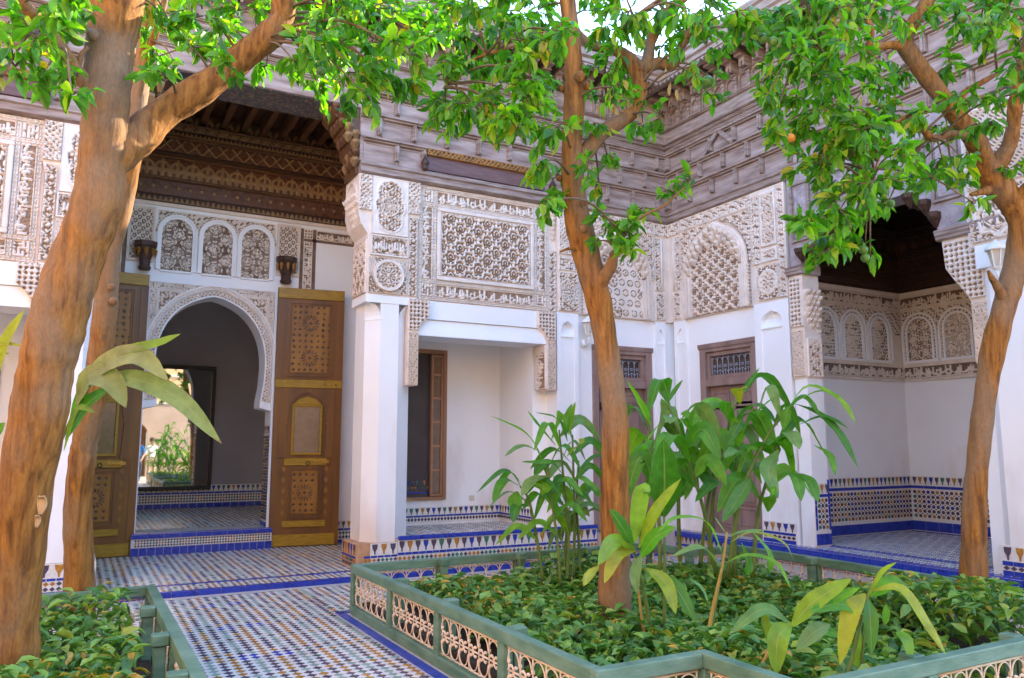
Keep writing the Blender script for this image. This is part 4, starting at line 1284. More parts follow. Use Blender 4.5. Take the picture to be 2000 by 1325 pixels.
# cedar frieze and ceiling of the portico
zz = 4.80
fr_ = MB(); fr_.fbox(FW, -.5, 3.7, 4.80, 6.35, -.42, -.001); fz = fr_.build('painted_frieze', WOOD_D, A)
bands = [(4.80, 4.86, .03, 'p', STUCCO_D), (4.86, 4.95, .05, lambda u, v: ((np.abs((u / .07) % 1 - .5) * 2 + v / .09) < .85), None), (4.96, 5.18, .035, lambda u, v: (np.hypot((u % .16) - .08, v - .11) < .022), None), (5.18, 5.22, .07, 'p', WOOD_R),
         (5.22, 5.49, .05, lambda u, v: (np.abs(np.hypot((u % .20) - .10, np.maximum(v - .12, 0) * .9) - .085) < .014) | (np.abs(np.hypot((u % .10) - .05, v * .45) - .042) < .011) | (np.abs((u % .20) - .10) < .02 - v * .03), None), (5.49, 5.53, .09, 'p', WOOD_R), (5.53, 5.59, .07, 'p', WOOD_D),
         (5.59, 5.78, .08, lambda u, v: (np.abs(((u + v * .9) / .19) % 1 - .5) < .075) | (np.abs(((u - v * .9) / .19) % 1 - .5) < .075), None), (5.78, 5.83, .12, 'p', WOOD_R), (5.83, 5.90, .10, lambda u, v: ((np.abs((u / .06) % 1 - .5) * 2 + v / .07) < .9), None),
         (5.90, 5.98, .13, lambda u, v: np.sin(TAU * (u + v) / .03) > 0, None), (5.98, 6.02, .16, 'p', WOOD_R)]
for v0, v1, d, fn, m_ in bands:
    if isinstance(fn, str):
        mb = MB(); mb.fsweep(FW, [(0, v0), (d - .015, v0), (d, v0 + .012), (d, v1 - .01), (d - .01, v1), (0, v1)], -.5, 3.69); mb.build('frieze_moulding', m_, fz)
    else:
        mb = MB(); mb.fbox(FW, -.5, 3.69, v0, v1, 0, d); mb.build('frieze_board', WOOD_D, fz)
        relief('frieze_ornament', FW, -.49, 3.68, v0 + .005, v1 - .005, lambda u, v, fn=fn: fn(u, v).astype(float), fz, .014, d + .001, res=.0125, mats=(WOOD_GOLD, WOOD_PAINT if v1 - v0 > .1 else WOOD_D), rim=False)
mb = MB(); mb.box((-.5, 9.45, 6.24), (3.7, 12.1, 6.34)); ce = mb.build('portico_ceiling', WOOD_PAINT, A)
for i in range(15):
    mb = MB(); mb.box((-.42 + i * .28, 9.81, 6.06), (-.33 + i * .28, 11.66, 6.235)); bev(mb.build('rafter', WOOD_R, ce), .008)
relief('frieze_ornament', FW, -.49, 3.68, 6.03, 6.23, lambda u, v: (np.abs(np.hypot((u % .14) - .07, v * .4) - .045) < .013).astype(float), fz, .012, .02, res=.0125, mats=(WOOD_GOLD, WOOD_PAINT), rim=False)

# the two great door leaves, folded back against the wall
def great_leaf(u_h, u_f, pull, right):
    """hinge at u_h, free edge at u_f pulled `pull` metres off the wall"""
    s = 1 if u_f > u_h else -1
    W = math.hypot(u_f - u_h, pull)
    if s > 0: p0 = (u_h, 11.66, .055); U = np.array([(u_f - u_h), -pull, 0]) / W
    else: p0 = (u_f, 11.66 - pull, .055); U = np.array([(u_h - u_f), pull, 0]) / W
    F = Fr(p0, U); H = 3.74
    mb = MB(); mb.fbox(F, 0, W, 0, H, -.035, .035); lf = mb.build('door_leaf', WOOD_DOOR, A)
    def bar(v0, v1, a=.02, b=None, d=.062): 
        mb = MB(); mb.fbox(F, a, (b or W - .02), v0, v1, .034, d); bev(mb.build('yellow_rail', YELLOW_W, lf), .006)
    bar(3.58, 3.735, .005, W - .005); bar(2.26, 2.38, .005, W - .005, .07); bar(.01, .17, .03, W - .05, .05); bar(.27, .36, .17, W - .19); bar(1.14, 1.245, .17, W - .19)
    mb = MB()
    for a in (.0, W - .10): mb.fbox(F, a + .004, a + .10, .18, 3.575, .034, .046)
    mb.build('stile', WOOD_DOOR, lf)
    def inlay(a, b, v0, v1, stars_):
        mb = MB(); frame(mb, F, a, b, v0, v1, .03, .034, .062); frame(mb, F, a + .035, b - .035, v0 + .035, v1 - .035, .02, .034, .052); pn = mb.build('panel_moulding', WOOD_DOOR, lf)
        cu, n = (a + b) / 2, 16
        def fn(u, v):
            h = np.ones_like(u)
            for (sv, R) in stars_:
                x = u + a + .055 - cu; y = v + v0 + .055 - sv; r = np.hypot(x, y) / R; th = np.arctan2(y, x)
                h = np.where((r < .12) | ((r > .35) & (r < .85) & (np.cos(n * th) > .45)), 0, h)
            pp = .085; i = np.floor(u / pp); j = np.floor(v / pp); far = np.ones_like(u, bool)
            for (sv, R) in stars_: far &= np.hypot(u + a + .055 - cu, v + v0 + .055 - sv) > R * 1.08
            dot = (np.hypot((u / pp - i - .5) + .25 * (hsh(i, j) - .5), (v / pp - j - .5)) < .17 + .08 * hsh(i, j, 2)) & far
            return np.where(dot, 0, h)
        relief('inlaid_panel', F, a + .055, b - .055, v0 + .055, v1 - .055, fn, lf, .006, .036, res=.0105, mats=(WOOD_DPAN, DOT), thr=.6)
    inlay(.15, W - .15, 2.43, 3.54, [(3.22, .15), (2.70, .15)])
    inlay(.23, W - .25, .40, 1.12, [(.75, .14)])
    c = W / 2 - .01
    pts = [(c - .26, 1.28)] + [(c - .29, 1.75)] + arch_pts(c, .26, 1.86, 2.18, 14, .02) + [(c + .29, 1.75), (c + .26, 1.28)]
    mb = MB(); above_arch(mb, F, [p for p in pts if p[1] >= 1.85], 2.255, .034, .058)
    for s2 in (-1, 1):
        pr = [(c + s2 * .26, 1.25), (c + s2 * .29, 1.75), (c + s2 * .26, 1.86), (c + s2 * .26, 2.255), (c + s2 * .39, 2.255), (c + s2 * .39, 1.25)]
        if sum(p[0] * q[1] - q[0] * p[1] for p, q in zip(pr, pr[1:] + pr[:1])) < 0: pr = pr[::-1]
        mb.fprism(F, pr, .034, .058)
    mb.build('arched_frame', WOOD_DOOR, lf)
    mb = MB(); frame(mb, F, c - .215, c + .215, 1.29, 2.02, .035, .034, .075); mb.fprism(F, [(c - .2, 2.02), (c + .2, 2.02), (c + .12, 2.10), (c, 2.14), (c - .12, 2.10)], .034, .066); bev(mb.build('wicket_frame', YELLOW_W, lf), .006)
    mb = MB(); mb.fbox(F, c - .18, c + .18, 1.325, 1.985, .034, .05); mb.build('wicket_pane', SCREEN, lf)
    for k in range(9):
        for s2 in (-1, 1):
            mb = MB(); y = .42 + k * .155 + (.2 if k > 4 else 0)
            mb.fprism(F, [(c + s2 * .30, y), (c + s2 * .30 + .03, y + .05), (c + s2 * .30, y + .10), (c + s2 * .30 - .03, y + .05)], .034, .048); mb.build('carved_leaf', WOOD_DPAN, lf)
    for (uu, vv) in ((W - .10, 2.32), (W - .24, 2.32)):
        mb = MB(); q = F(uu, vv, .07); mb.lathe(q - np.array([0, 0, .02]), [(.001, 0), (.016, .004), (.022, .02), (.016, .036), (.001, .04)], 10); mb.build('boss', BRASS, lf, True)
    mb = MB(); q = [F(c + .03 + .026 * math.cos(TAU * k / 16), 1.175 + .026 * math.sin(TAU * k / 16), .072) for k in range(17)]; mb.tube(q, .006, 6); mb.build('ring_handle', FRAME_D, lf)
    mb = MB(); mb.fbox(F, c + .12, c + .30, 1.185, 1.21, .06, .078); mb.fbox(F, c + .26, c + .33, 1.175, 1.215, .05, .085); mb.build('bolt', BRASS, lf)


great_leaf(2.47, 3.42, .16, True)
great_leaf(.73, -.22, .10, False)

# threshold step and room behind
mb = MB(); mb.box((.70, 11.58, .045), (2.50, 12.2, .325)); st = mb.build('threshold_step', GROUT, A)
Fs = Fr((0, 11.58, .045), (1, 0, 0)); T = Tiles()
edging(T, Fs, .70, 2.50, .055, .10, .10, 0); edging(T, Fs, .70, 2.50, .25, .055, .20, 0, None, .02)
checks(T, Fs, .74, 2.48, .115, .215, .036, .004)
mb = MB(); mb.fbox(Fs, .71, 2.49, .11, .22, -.01, .003); mb.build('tile_bed', T_WHITE, st)
FT = floor_frame(0, 0, .325); edging(T, FT, .70, 2.50, 11.62, .07, .20); T.build(st)
mb = MB()
RX0, RX1, RY1, RZ = -1.2, 4.4, 16.0, 4.9
mb.box((RX0 - .3, 12.12, .0), (RX1 + .3, RY1 + .3, .32))
rf = mb.build('room_floor', GROUT, A)
T = Tiles(); floor_tiles(T, .2, 3.6, 12.2, RY1 - .05, .32, .078, mix=0); T.build(rf, 120)
mb = MB(); mb.box((RX0, RY1, .32), (RX1, RY1 + .3, RZ)); mb.box((RX0 - .3, 12.12, .32), (RX0, RY1 + .3, RZ)); mb.box((RX1, 12.12, .32), (RX1 + .3, RY1 + .3, RZ)); mb.box((RX0 - .3, 12.12, RZ), (RX1 + .3, RY1 + .3, RZ + .2))
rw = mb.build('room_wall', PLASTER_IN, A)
FR_ = Fr((0, RY1, .32), (1, 0, 0)); T = Tiles()
mb = MB(); mb.fbox(FR_, .4, 4.0, .0, .42, -.01, .004); db = mb.build('tiled_dado', T_WHITE, A)
merlons(T, FR_, .4, 4.0, .30, .41, .09, .005); edging(T, FR_, .4, 4.0, .275, .035, .15, .005); checks(T, FR_, .4, 4.0, .10, .25, .05, .005); edging(T, FR_, .4, 4.0, .045, .085, .15, .005); T.build(db)
# tiled jamb inside the doorway
FJ = Fr((2.445, 12.12, .325), (0, -1, 0)); T = Tiles(); mb = MB(); mb.fbox(FJ, .02, .40, .05, 1.45, -.01, .004); jb = mb.build('tiled_jamb', T_WHITE, A)
checks(T, FJ, .03, .39, .10, 1.30, .045, .005); merlons(T, FJ, .03, .39, 1.33, 1.44, .09, .005); edging(T, FJ, .02, .40, .04, .06, .12, .005); T.build(jb)
# dado on the white wall beside the right leaf
FD = Fr((0, 11.7, .045), (1, 0, 0)); T = Tiles(); mb = MB(); mb.fbox(FD, 2.5, 3.69, 0, .33, -.01, .004); jd = mb.build('tiled_dado', T_WHITE, A)
merlons(T, FD, 2.5, 3.69, .22, .32, .085, .005); edging(T, FD, 2.5, 3.69, .20, .03, .12, .005); checks(T, FD, 2.5, 3.69, .06, .18, .05, .005); edging(T, FD, 2.5, 3.69, .03, .05, .12, .005); T.build(jd)

# tall framed mirror leaning on the far wall of the room
M_ = thing('framed_mirror', 'large dark framed mirror on the far wall of the room, reflecting the garden', 'mirror', (1.4, 15.9, .7))
Fm = Fr((0, 15.93, 0), (1, 0, 0))
mb = MB(); frame(mb, Fm, .45, 2.27, .66, 2.97, .07, -.04, .045); bev(mb.build('frame', FRAME_D, M_), .01)
mb = MB(); mb.fbox(Fm, .52, 2.20, .73, 2.90, -.03, .005); mb.build('glass', MIRROR, M_)

# ------------------------------------------------------------------ right part of this facade: slim pillar, side door, arched panel, corner
Fp = FA
mb = MB()
mb.fbox(FA, 6.12, 6.38, .05, 3.33, -.35, -.04); mb.fbox(FA, 7.46, 7.9, .05, 3.33, -.35, -.04); mb.fbox(FA, 6.38, 7.46, 2.915, 3.33, -.35, -.04); mb.fbox(FA, 6.38, 7.46, .05, 2.915, -.35, -.16)
mb.build('lower_wall', PLASTER, A)
def slim_pillar(F, u0, u1, v0, parent, ndx=.03, base=None):
    """shallow white pier with a small arched hollow under the carving"""
    c, h = (u0 + u1) / 2, (u1 - u0) * .30
    mb = MB(); vs, vt = 3.08, 3.20
    pts = arch_pts(c, h, vs, vt, 10, .02)
    above_arch(mb, F, pts, 3.33, -.10, ndx)
    mb.fbox(F, u0, c - h, v0, 3.33, -.3, ndx); mb.fbox(F, c + h, u1, v0, 3.33, -.3, ndx); mb.fbox(F, c - h, c + h, v0, 3.0, -.3, ndx - .012)
    # scooped back of the hollow
    K = 6
    for k in range(K):
        a0, a1 = k / K, (k + 1) / K
        f = lambda t: -.012 - .09 * math.sin(math.pi * .5 * t)
        z0, z1 = 3.0 + .22 * a0, 3.0 + .22 * a1
        mb.poly([F(c - h, z0, ndx + f(a0)), F(c + h, z0, ndx + f(a0)), F(c + h, z1, ndx + f(a1)), F(c - h, z1, ndx + f(a1))])
    mb.fbox(F, c - h - .01, c + h + .01, 2.985, 3.0, 0, ndx + .006)
    return mb.build('slim_pillar', PLASTER, parent)
slim_pillar(FA, 5.76, 6.12, .372, A, .02)
slim_pillar(FA, 7.52, 7.72, .05, A, .0)
side_door(Fr((0, 9.24, 0), (1, 0, 0)), 6.38, 7.46, .30, 2.91, A)
mb = MB(); mb.box((6.37, 8.9, .045), (7.55, 9.3, .29)); mb.build('door_step', GROUT, A)


def arch_panel(F, u0, u1, parent, fill, left_pil, right_pil):
    """stucco field with a stalactite arch; v 3.33 to 4.86"""
    mb = MB(); mb.fbox(F, u0, u1, 3.332, 4.86, -.4, 0); pan = mb.build('arched_panel', STUCCO, parent)
    c = (u0 + u1) / 2; half = (u1 - u0) / 2
    ai = half - .17
    pts = [(c - ai, 3.34)] + arch_pts(c, ai, 3.95, 4.50, 20, .08) + [(c + ai, 3.34)]
    # the sunk field is shown by raising everything round it
    mb = MB(); band(mb, F, pts, offs(pts, .035), 0, .07); band(mb, F, offs(pts, .035), offs(pts, .06), 0, .05); mb.build('arch_rib', STUCCO, pan)
    ring_relief('arch_moulding', F, pts, .06, .11, lambda s, w: np.sin(TAU * (s / .03 + .6 * w)) * .5 + .5, pan, .022, .02, .0115, (STUCCO, STUCCO))
    relief('strewn_carving' if fill is honey else 'net_carving', F, c - ai, c + ai, 3.34, 4.50, fill, pan, .03, .001, .011, rim=False, cut=lambda u, v: (v < 3.95) | (np.hypot((u - c) / ai, (v - 3.95) / .57) < .98))
    relief('spandrel_carving', F, u0 + .01, u1 - .01, 3.95, 4.66, lambda u, v: arab(u, v, .075), pan, .028, .012, .011, cut=lambda u, v: np.hypot((u - c) / (ai + .115), (np.maximum(v, 3.95) - 3.95) / .70) > 1)
    relief('inscription_band', F, u0 + .01, u1 - .01, 4.70, 4.855, lambda u, v: arab(u, v, .07, 2.0), pan, .026, .004, .011)
    mb = MB(); mb.fsweep(F, [(0, 4.66), (.05, 4.665), (.06, 4.685), (.03, 4.70), (0, 4.70)], u0, u1)
    for s in (-1, 1):
        mb2 = MB(); mb2.fbox(F, c + s * (ai - .035) - .025, c + s * (ai - .035) + .025, 3.34, 3.93, 0, .06); mb2.build('jamb_shaft', STUCCO, pan)
    mb.build('fillet', STUCCO, pan)
    mb = MB()
    for s in (-1, 1):
        for k in range(12): mb.fbox(F, c + s * (ai + .075) - .03, c + s * (ai + .075) + .03, 3.36 + k * .048, 3.36 + k * .048 + .026, .01, .04)
    mb.build('dentil', STUCCO, pan)
    # stalactites hanging round the arch
    for ring, (w, s_, dd) in enumerate(((-.035, .10, .0), (-.115, .095, .0), (-.19, .085, .0))):
        p2 = offs(pts[1:-1], w); n = [15, 12, 9][ring]
        for k in range(n):
            t = (k + .5) / n * (len(p2) - 1); i = int(t); f = t - i
            u = p2[i][0] * (1 - f) + p2[min(i + 1, len(p2) - 1)][0] * f; v = p2[i][1] * (1 - f) + p2[min(i + 1, len(p2) - 1)][1] * f
            if v < 3.98 + ring * .13: continue
            cell(F, u, v, .03, s_, pan)
    return pan


Fq = Fr((0, 9.20, 0), (1, 0, 0))
arch_panel(Fq, 6.12, 7.50, A, honey, 0, 0)
mb = MB(); mb.fbox(FA, 5.78, 6.12, 3.332, 4.86, -.4, .02); pb = mb.build('carved_pier', STUCCO, A)
Fp2 = Fr((0, 9.18, 0), (1, 0, 0))
relief('medallion_panel', Fp2, 5.80, 6.11, 3.36, 3.90, lambda u, v: np.where(np.hypot(u - .155, (v - .27) * .75) < .14, np.nan_to_num(rosette(u, .27 + (v - .27) * .75, .155, .27, .14, 12)), arab(u, v, .08)), pb, .026, res=.0105)
relief('kufic_block', Fp2, 5.80, 6.11, 3.94, 4.13, lambda u, v: kufic(u, v, .02, 9), pb, .024, res=.0105)
relief('trellis_strip', Fp2, 5.80, 6.11, 4.17, 4.84, lambda u, v: weave(u, v, .06), pb, .028, res=.0105)
mb = MB(); mb.fbox(FA, 7.50, 7.9, 3.332, 4.86, -.4, .0); pc = mb.build('carved_pier', STUCCO, A)
relief('scroll_strip', FA, 7.53, 7.62, 3.80, 4.62, lambda u, v: arab(u, v, .09), pc, .024, res=.0105)
relief('arched_strip', FA, 7.53, 7.70, 3.36, 3.78, lambda u, v: np.where((np.abs(u - .085) < .07) & (v < .33) | (np.hypot(u - .085, v - .33) < .07), arab(u, v, .05), 1.0), pc, .022, res=.0095)
relief('scroll_strip', FA, 7.53, 7.79, 4.66, 4.85, lambda u, v: arab(u, v, .07), pc, .024, res=.0105)
mb = MB(); mb.tube([FA(7.66, 3.80, 0.0), FA(7.66, 4.62, 0.0)], .03, 10); mb.build('engaged_shaft', STUCCO, pc, True)
# building mass behind, so that no light leaks in
mb = MB(); mb.box((3.74, 10.9, 0), (8.2, 11.2, 7.0)); mb.box((5.9, 9.6, 0), (6.1, 10.9, 7.0)); mb.box((-3.2, 10.9, 0), (-.54, 11.2, 7.0)); mb.box((-3.6, 9.2, 0), (-3.2, 11.2, 7.0)); mb.box((-1.6, 16.4, 0), (4.8, 16.6, 7)); mb.box((3.74, 9.60, 3.6), (5.9, 10.9, 3.8)); mb.box((-2.9, 9.60, 3.6), (-.54, 10.9, 3.8))
mb.box((-3.2, 9.24, 0.04), (-2.5, 9.7, 3.33)); mb.box((-3.2, 9.24, 3.33), (-2.58, 9.7, 4.86))
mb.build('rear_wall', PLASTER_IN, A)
lantern('wall_lantern', Fr((0, 9.24, 0), (1, 0, 0)), 6.24, 3.14, 'white wall lantern beside the centre tree trunk, left of the side door')

# ------------------------------------------------------------------ the facade on the right with the deep niche (front plane x = 7.8)
FB = Fr((7.8, 9.2, 0), (0, -1, 0))
B = thing('palace_facade', 'white palace facade with the deep tiled niche under dark cedar, right of the corner', 'facade', (7.8, 6.0, 0))
PZ = .28
mb = MB(); mb.box((PLAT_X, 2.0, -.3), (10.9, 9.16, PZ)); plat = mb.build('raised_gallery', GROUT, B)
T = Tiles(); FN = Fr((PLAT_X, 9.2, 0), (0, -1, 0))
edging(T, FN, .3, 7.0, PZ - .035, .066, .20, 0, None, .03)
FPY = Fr((0, 0, PZ), (0, -1, 0)); FPY.V = np.array([1.0, 0, 0]); FPY.N = np.array([0, 0, 1.0])
edging(T, FPY, -8.9, -2.2, PLAT_X + .04, .075, .20)
edging(T, FPY, -6.85, -4.3, 8.05, .03, .20)
edging(T, FPY, -7.28, -4.0, 10.5, .03, .20)
floor_tiles(T, 7.66, 8.0, 2.4, 7.6, PZ, .075, mix=1); floor_tiles(T, 8.10, 10.45, 4.1, 7.25, PZ, .075, mix=1)
merlons(T, FN, .3, 7.0, .13, .22, .085, .001); edging(T, FN, .3, 7.0, .10, .03, .10, .001)
T.build(plat)
core = upper_woodwork(FB, 0, 7.4, B, [(2.34, 4.66, 4.0, 5.03)], (0, 0), .13)
# stepped chevron motif in the panels is cut by a raised moulding
mb = MB()
for (a, b) in (((.9, 5.66), (1.22, 5.95)), ((1.22, 5.95), (1.50, 5.68))):
    L = math.hypot(b[0] - a[0], b[1] - a[1]); nx, ny = -(b[1] - a[1]) / L * .03, (b[0] - a[0]) / L * .03
    mb.fprism(FB, [(a[0] - nx, a[1] - ny), (b[0] - nx, b[1] - ny), (b[0] + nx, b[1] + ny), (a[0] + nx, a[1] + ny)], .05, .075)
mb.build('chevron_moulding', WOOD_GM, core)
# corner pier, wall with side door, arched panel
mb = MB()
mb.fbox(FB, 0.04, .60, PZ, 3.33, -.35, -.04); mb.fbox(FB, 1.70, 2.0, PZ, 3.33, -.35, -.04); mb.fbox(FB, .60, 1.70, 2.915, 3.33, -.35, -.04); mb.fbox(FB, .60, 1.70, PZ, 2.915, -.35, -.16)
mb.build('lower_wall', PLASTER, B)
slim_pillar(FB, .10, .36, PZ, B, .0)
side_door(Fr((7.84, 9.2, 0), (0, -1, 0)), .60, 1.70, PZ, 2.91, B)
pier = None
mb = MB(); mb.fbox(FB, 0.0, .30, 3.332, 4.86, -.4, 0.0); pc = mb.build('carved_pier', STUCCO, B)
relief('scroll_strip', FB, .18, .28, 3.80, 4.62, lambda u, v: arab(u, v, .09), pc, .024, res=.0105)
relief('arched_strip', FB, .10, .28, 3.36, 3.78, lambda u, v: np.where((np.abs(u - .09) < .07) & (v < .33) | (np.hypot(u - .09, v - .33) < .07), arab(u, v, .05), 1.0), pc, .022, res=.0095)
relief('scroll_strip', FB, .02, .28, 4.66, 4.85, lambda u, v: arab(u, v, .07), pc, .024, res=.0105)
mb = MB(); mb.tube([FB(.14, 3.80, 0.0), FB(.14, 4.62, 0.0)], .03, 10); mb.build('engaged_shaft', STUCCO, pc, True)
arch_panel(FB, .30, 1.74, B, lambda u, v: sebka(u, v, .23, .19, .11), 0, 0)
slim_pillar(FB, 1.74, 2.32, PZ, B, .04)
# tiled foot of the pillar
Fk = Fr((7.8 - .04, 9.2, PZ), (0, -1, 0)); T = Tiles(); mb = MB(); mb.fbox(Fk, 1.74, 2.30, 0, .26, -.02, .005); ft = mb.build('tiled_foot', T_WHITE, B)
merlons(T, Fk, 1.76, 2.28, .14, .25, .10, .006); edging(T, Fk, 1.76, 2.28, .12, .03, .10, .006); checks(T, Fk, 1.76, 2.28, .055, .10, .07, .006); edging(T, Fk, 1.76, 2.28, .025, .045, .10, .006); T.build(ft)
# carved pier over the pillar
mb = MB(); mb.fbox(FB, 1.74, 2.32, 3.332, 4.86, -.4, .03); pb = mb.build('carved_pier', STUCCO, B)
Fz = Fr((7.77, 9.2, 0), (0, -1, 0))
relief('net_panel', Fz, 1.92, 2.18, 4.07, 4.80, lambda u, v: np.where((u < .03) | (u > .23) | (v < .04) | (v > .69), 1, lozenge(u, v, .06, .07)), pb, .026, res=.0105)
relief('inscription_band', Fz, 1.92, 2.18, 3.86, 4.03, lambda u, v: np.where((u < .03) | (u > .23) | (v < .03) | (v > .14), 1, arab(u, v, .05)), pb, .026, res=.0105)
relief('medallion_panel', Fz, 1.84, 2.18, 3.37, 3.82, lambda u, v: np.where(np.hypot(u - .17, v - .225) < .13 + .02 * np.cos(8 * np.arctan2(v - .225, u - .17)), np.nan_to_num(rosette(u, v, .17, .225, .15, 8)), np.where(np.hypot(u - .17, v - .225) < .165, 1, arab(u, v, .09) * .8)), pb, .026, res=.0105)
relief('scroll_strip', Fz, 1.76, 1.90, 3.86, 4.80, lambda u, v: arab(u, v, .07, 1), pb, .024, res=.0105)
relief('scroll_strip', Fz, 2.20, 2.31, 3.36, 4.84, lambda u, v: arab(u, v, .075, 2), pb, .024, res=.0105)
# grey cedar wall over the niche with its stepped opening
mb = MB()
pts = [(2.52, 3.72), (2.56, 3.86), (2.70, 3.92), (2.76, 4.06), (2.96, 4.10), (3.0, 4.22), (4.02, 4.22), (4.06, 4.10), (4.18, 4.06), (4.22, 3.92), (4.30, 3.86), (4.32, 3.72)]
above_arch(mb, FB, pts, 5.03, -.32, .012)
mb.fbox(FB, 2.36, 2.52, 3.72, 5.03, -.32, .012); mb.fbox(FB, 4.32, 4.66, 3.72, 5.03, -.32, .012)
nw = mb.build('carved_cedar_wall', WOOD_V, B)
for a, b, v0, v1 in ((2.42, 2.72, 4.02, 4.78), (2.80, 3.5, 4.45, 4.78), (3.56, 4.24, 4.45, 4.78), (4.30, 4.60, 4.02, 4.78)):
    mb = MB(); frame(mb, FB, a, b, v0, v1, .03, .012, .045); frame(mb, FB, a + .04, b - .04, v0 + .04, v1 - .04, .012, .012, .03); mb.build('panel_moulding', WOOD_GM, nw)
    relief('carved_cedar_panel', FB, a + .055, b - .055, v0 + .055, v1 - .055, lambda u, v: arab(u, v, .10) * .6, nw, .014, .014, .0125, (WOOD_V, WOOD_V))
for u in (2.55, 2.74, 2.98, 4.04, 4.21, 4.31):
    for dd in (0.0, -.12, -.24): cell(FB, u, 3.84 + (.2 if .9 < abs(u - 3.55) - 0 < .0 else 0) + (.16 if abs(u - 3.55) < .75 else 0) + (.12 if abs(u - 3.55) < .5 else 0), dd, .12, nw, WOOD_D, 'bracket_cell', 1.3)
# carved piers at the sides of the niche mouth
for s, ue in ((1, 2.34), (-1, 4.98)):
    wd, dp = (.20, .27) if s > 0 else (.36, .46)
    prof = [(0, 2.30), (.36, 2.30), (.36, 2.86), (.365, 2.93), (.42, 3.03), (.50, 3.14), (.60, 3.3), (.62, 3.60), (0, 3.60)] if s < 0 else [(0, 2.30), (wd, 2.30), (wd, 3.60), (0, 3.60)]
    pr = [(ue + s * p, v) for p, v in prof]
    if s < 0: pr = pr[::-1]
    mb = MB(); mb.fprism(FB, pr, -dp, .022); bk = mb.build('carved_bracket', STUCCO, B)
    a, b = sorted((ue + s * .01, ue + s * (wd - .01))); Fk2 = Fr((7.778, 9.2, 0), (0, -1, 0))
    a2, b2 = (a, b) if s > 0 else (ue - .60, ue - .2)
    relief('trellis_carving', Fk2, a2, b2, 2.95, 3.56, lambda u, v: trellis(u, v, .055), bk, .026, res=.0105, cut=(lambda u, v: u > np.interp(v, [2.93, 3.03, 3.14, 3.3, 3.6], [4.63, 4.575, 4.495, 4.40, 4.38])) if s < 0 else None)
    relief('lozenge_carving', Fk2, a, b, 2.33, 2.90, lambda u, v: lozenge(u, v, .075, .12), bk, .022, res=.0105)
    mb = MB(); a, b = sorted((ue - s * .01, ue + s * (.24 if s > 0 else .66))); mb.fbox(FB, a, b, 3.60, 3.715, -dp - .003, .05); mb.fsweep(FB, MOULD(3.60, .11, .05, .04), a, b); mb.build('cedar_cap', WOOD_G, bk)
    mb = MB(); a, b = sorted((ue + s * .005, ue + s * (wd - .005))); mb.fbox(FB, a, b, PZ, 2.30, -dp + .002, .012); pw = mb.build('niche_pier', PLASTER, B)
    if s > 0:
        Fch = Fr(FB(2.54, 0, 0), (1, 0, 0))       # cheek that looks along the gallery
        for r in range(8):
            for k in range(3):
                if k < r - 5: continue
                cell(Fch, .03 + k * .085 + (r % 2) * .04, 3.36 - r * .07, -.004 - .005 * r, .09 - .002 * r, bk)
        relief('arched_cheek', Fch, .0, .26, 2.32, 2.80, lambda u, v: np.where((np.abs(u - .13) < .10) & (v < .34) | (np.hypot(u - .13, v - .34) < .10), arab(u, v, .09), 1.0), bk, .02)
        T = Tiles(); mb = MB(); mb.fbox(Fch, .0, .265, PZ + .02, 1.03, -.01, .004); tb = mb.build('tiled_cheek', T_WHITE, pw)
        checks(T, Fch, .04, .23, PZ + .20, .86, .062, .005, 'oct'); merlons(T, Fch, .0, .265, .91, 1.02, .09, .005); edging(T, Fch, .0, .265, .885, .035, .09, .005); edging(T, Fch, .0, .265, PZ + .09, .13, .09, .005)
        for du in (.018, .248):
            Fv = Fr(Fch(du, 0, 0), (1, 0, 0)); 
            for k in range(4): T.add(Fch, 'sq', du, PZ + .27 + k * .15, .03, .145, T_BLUE, .005)
        T.build(tb)
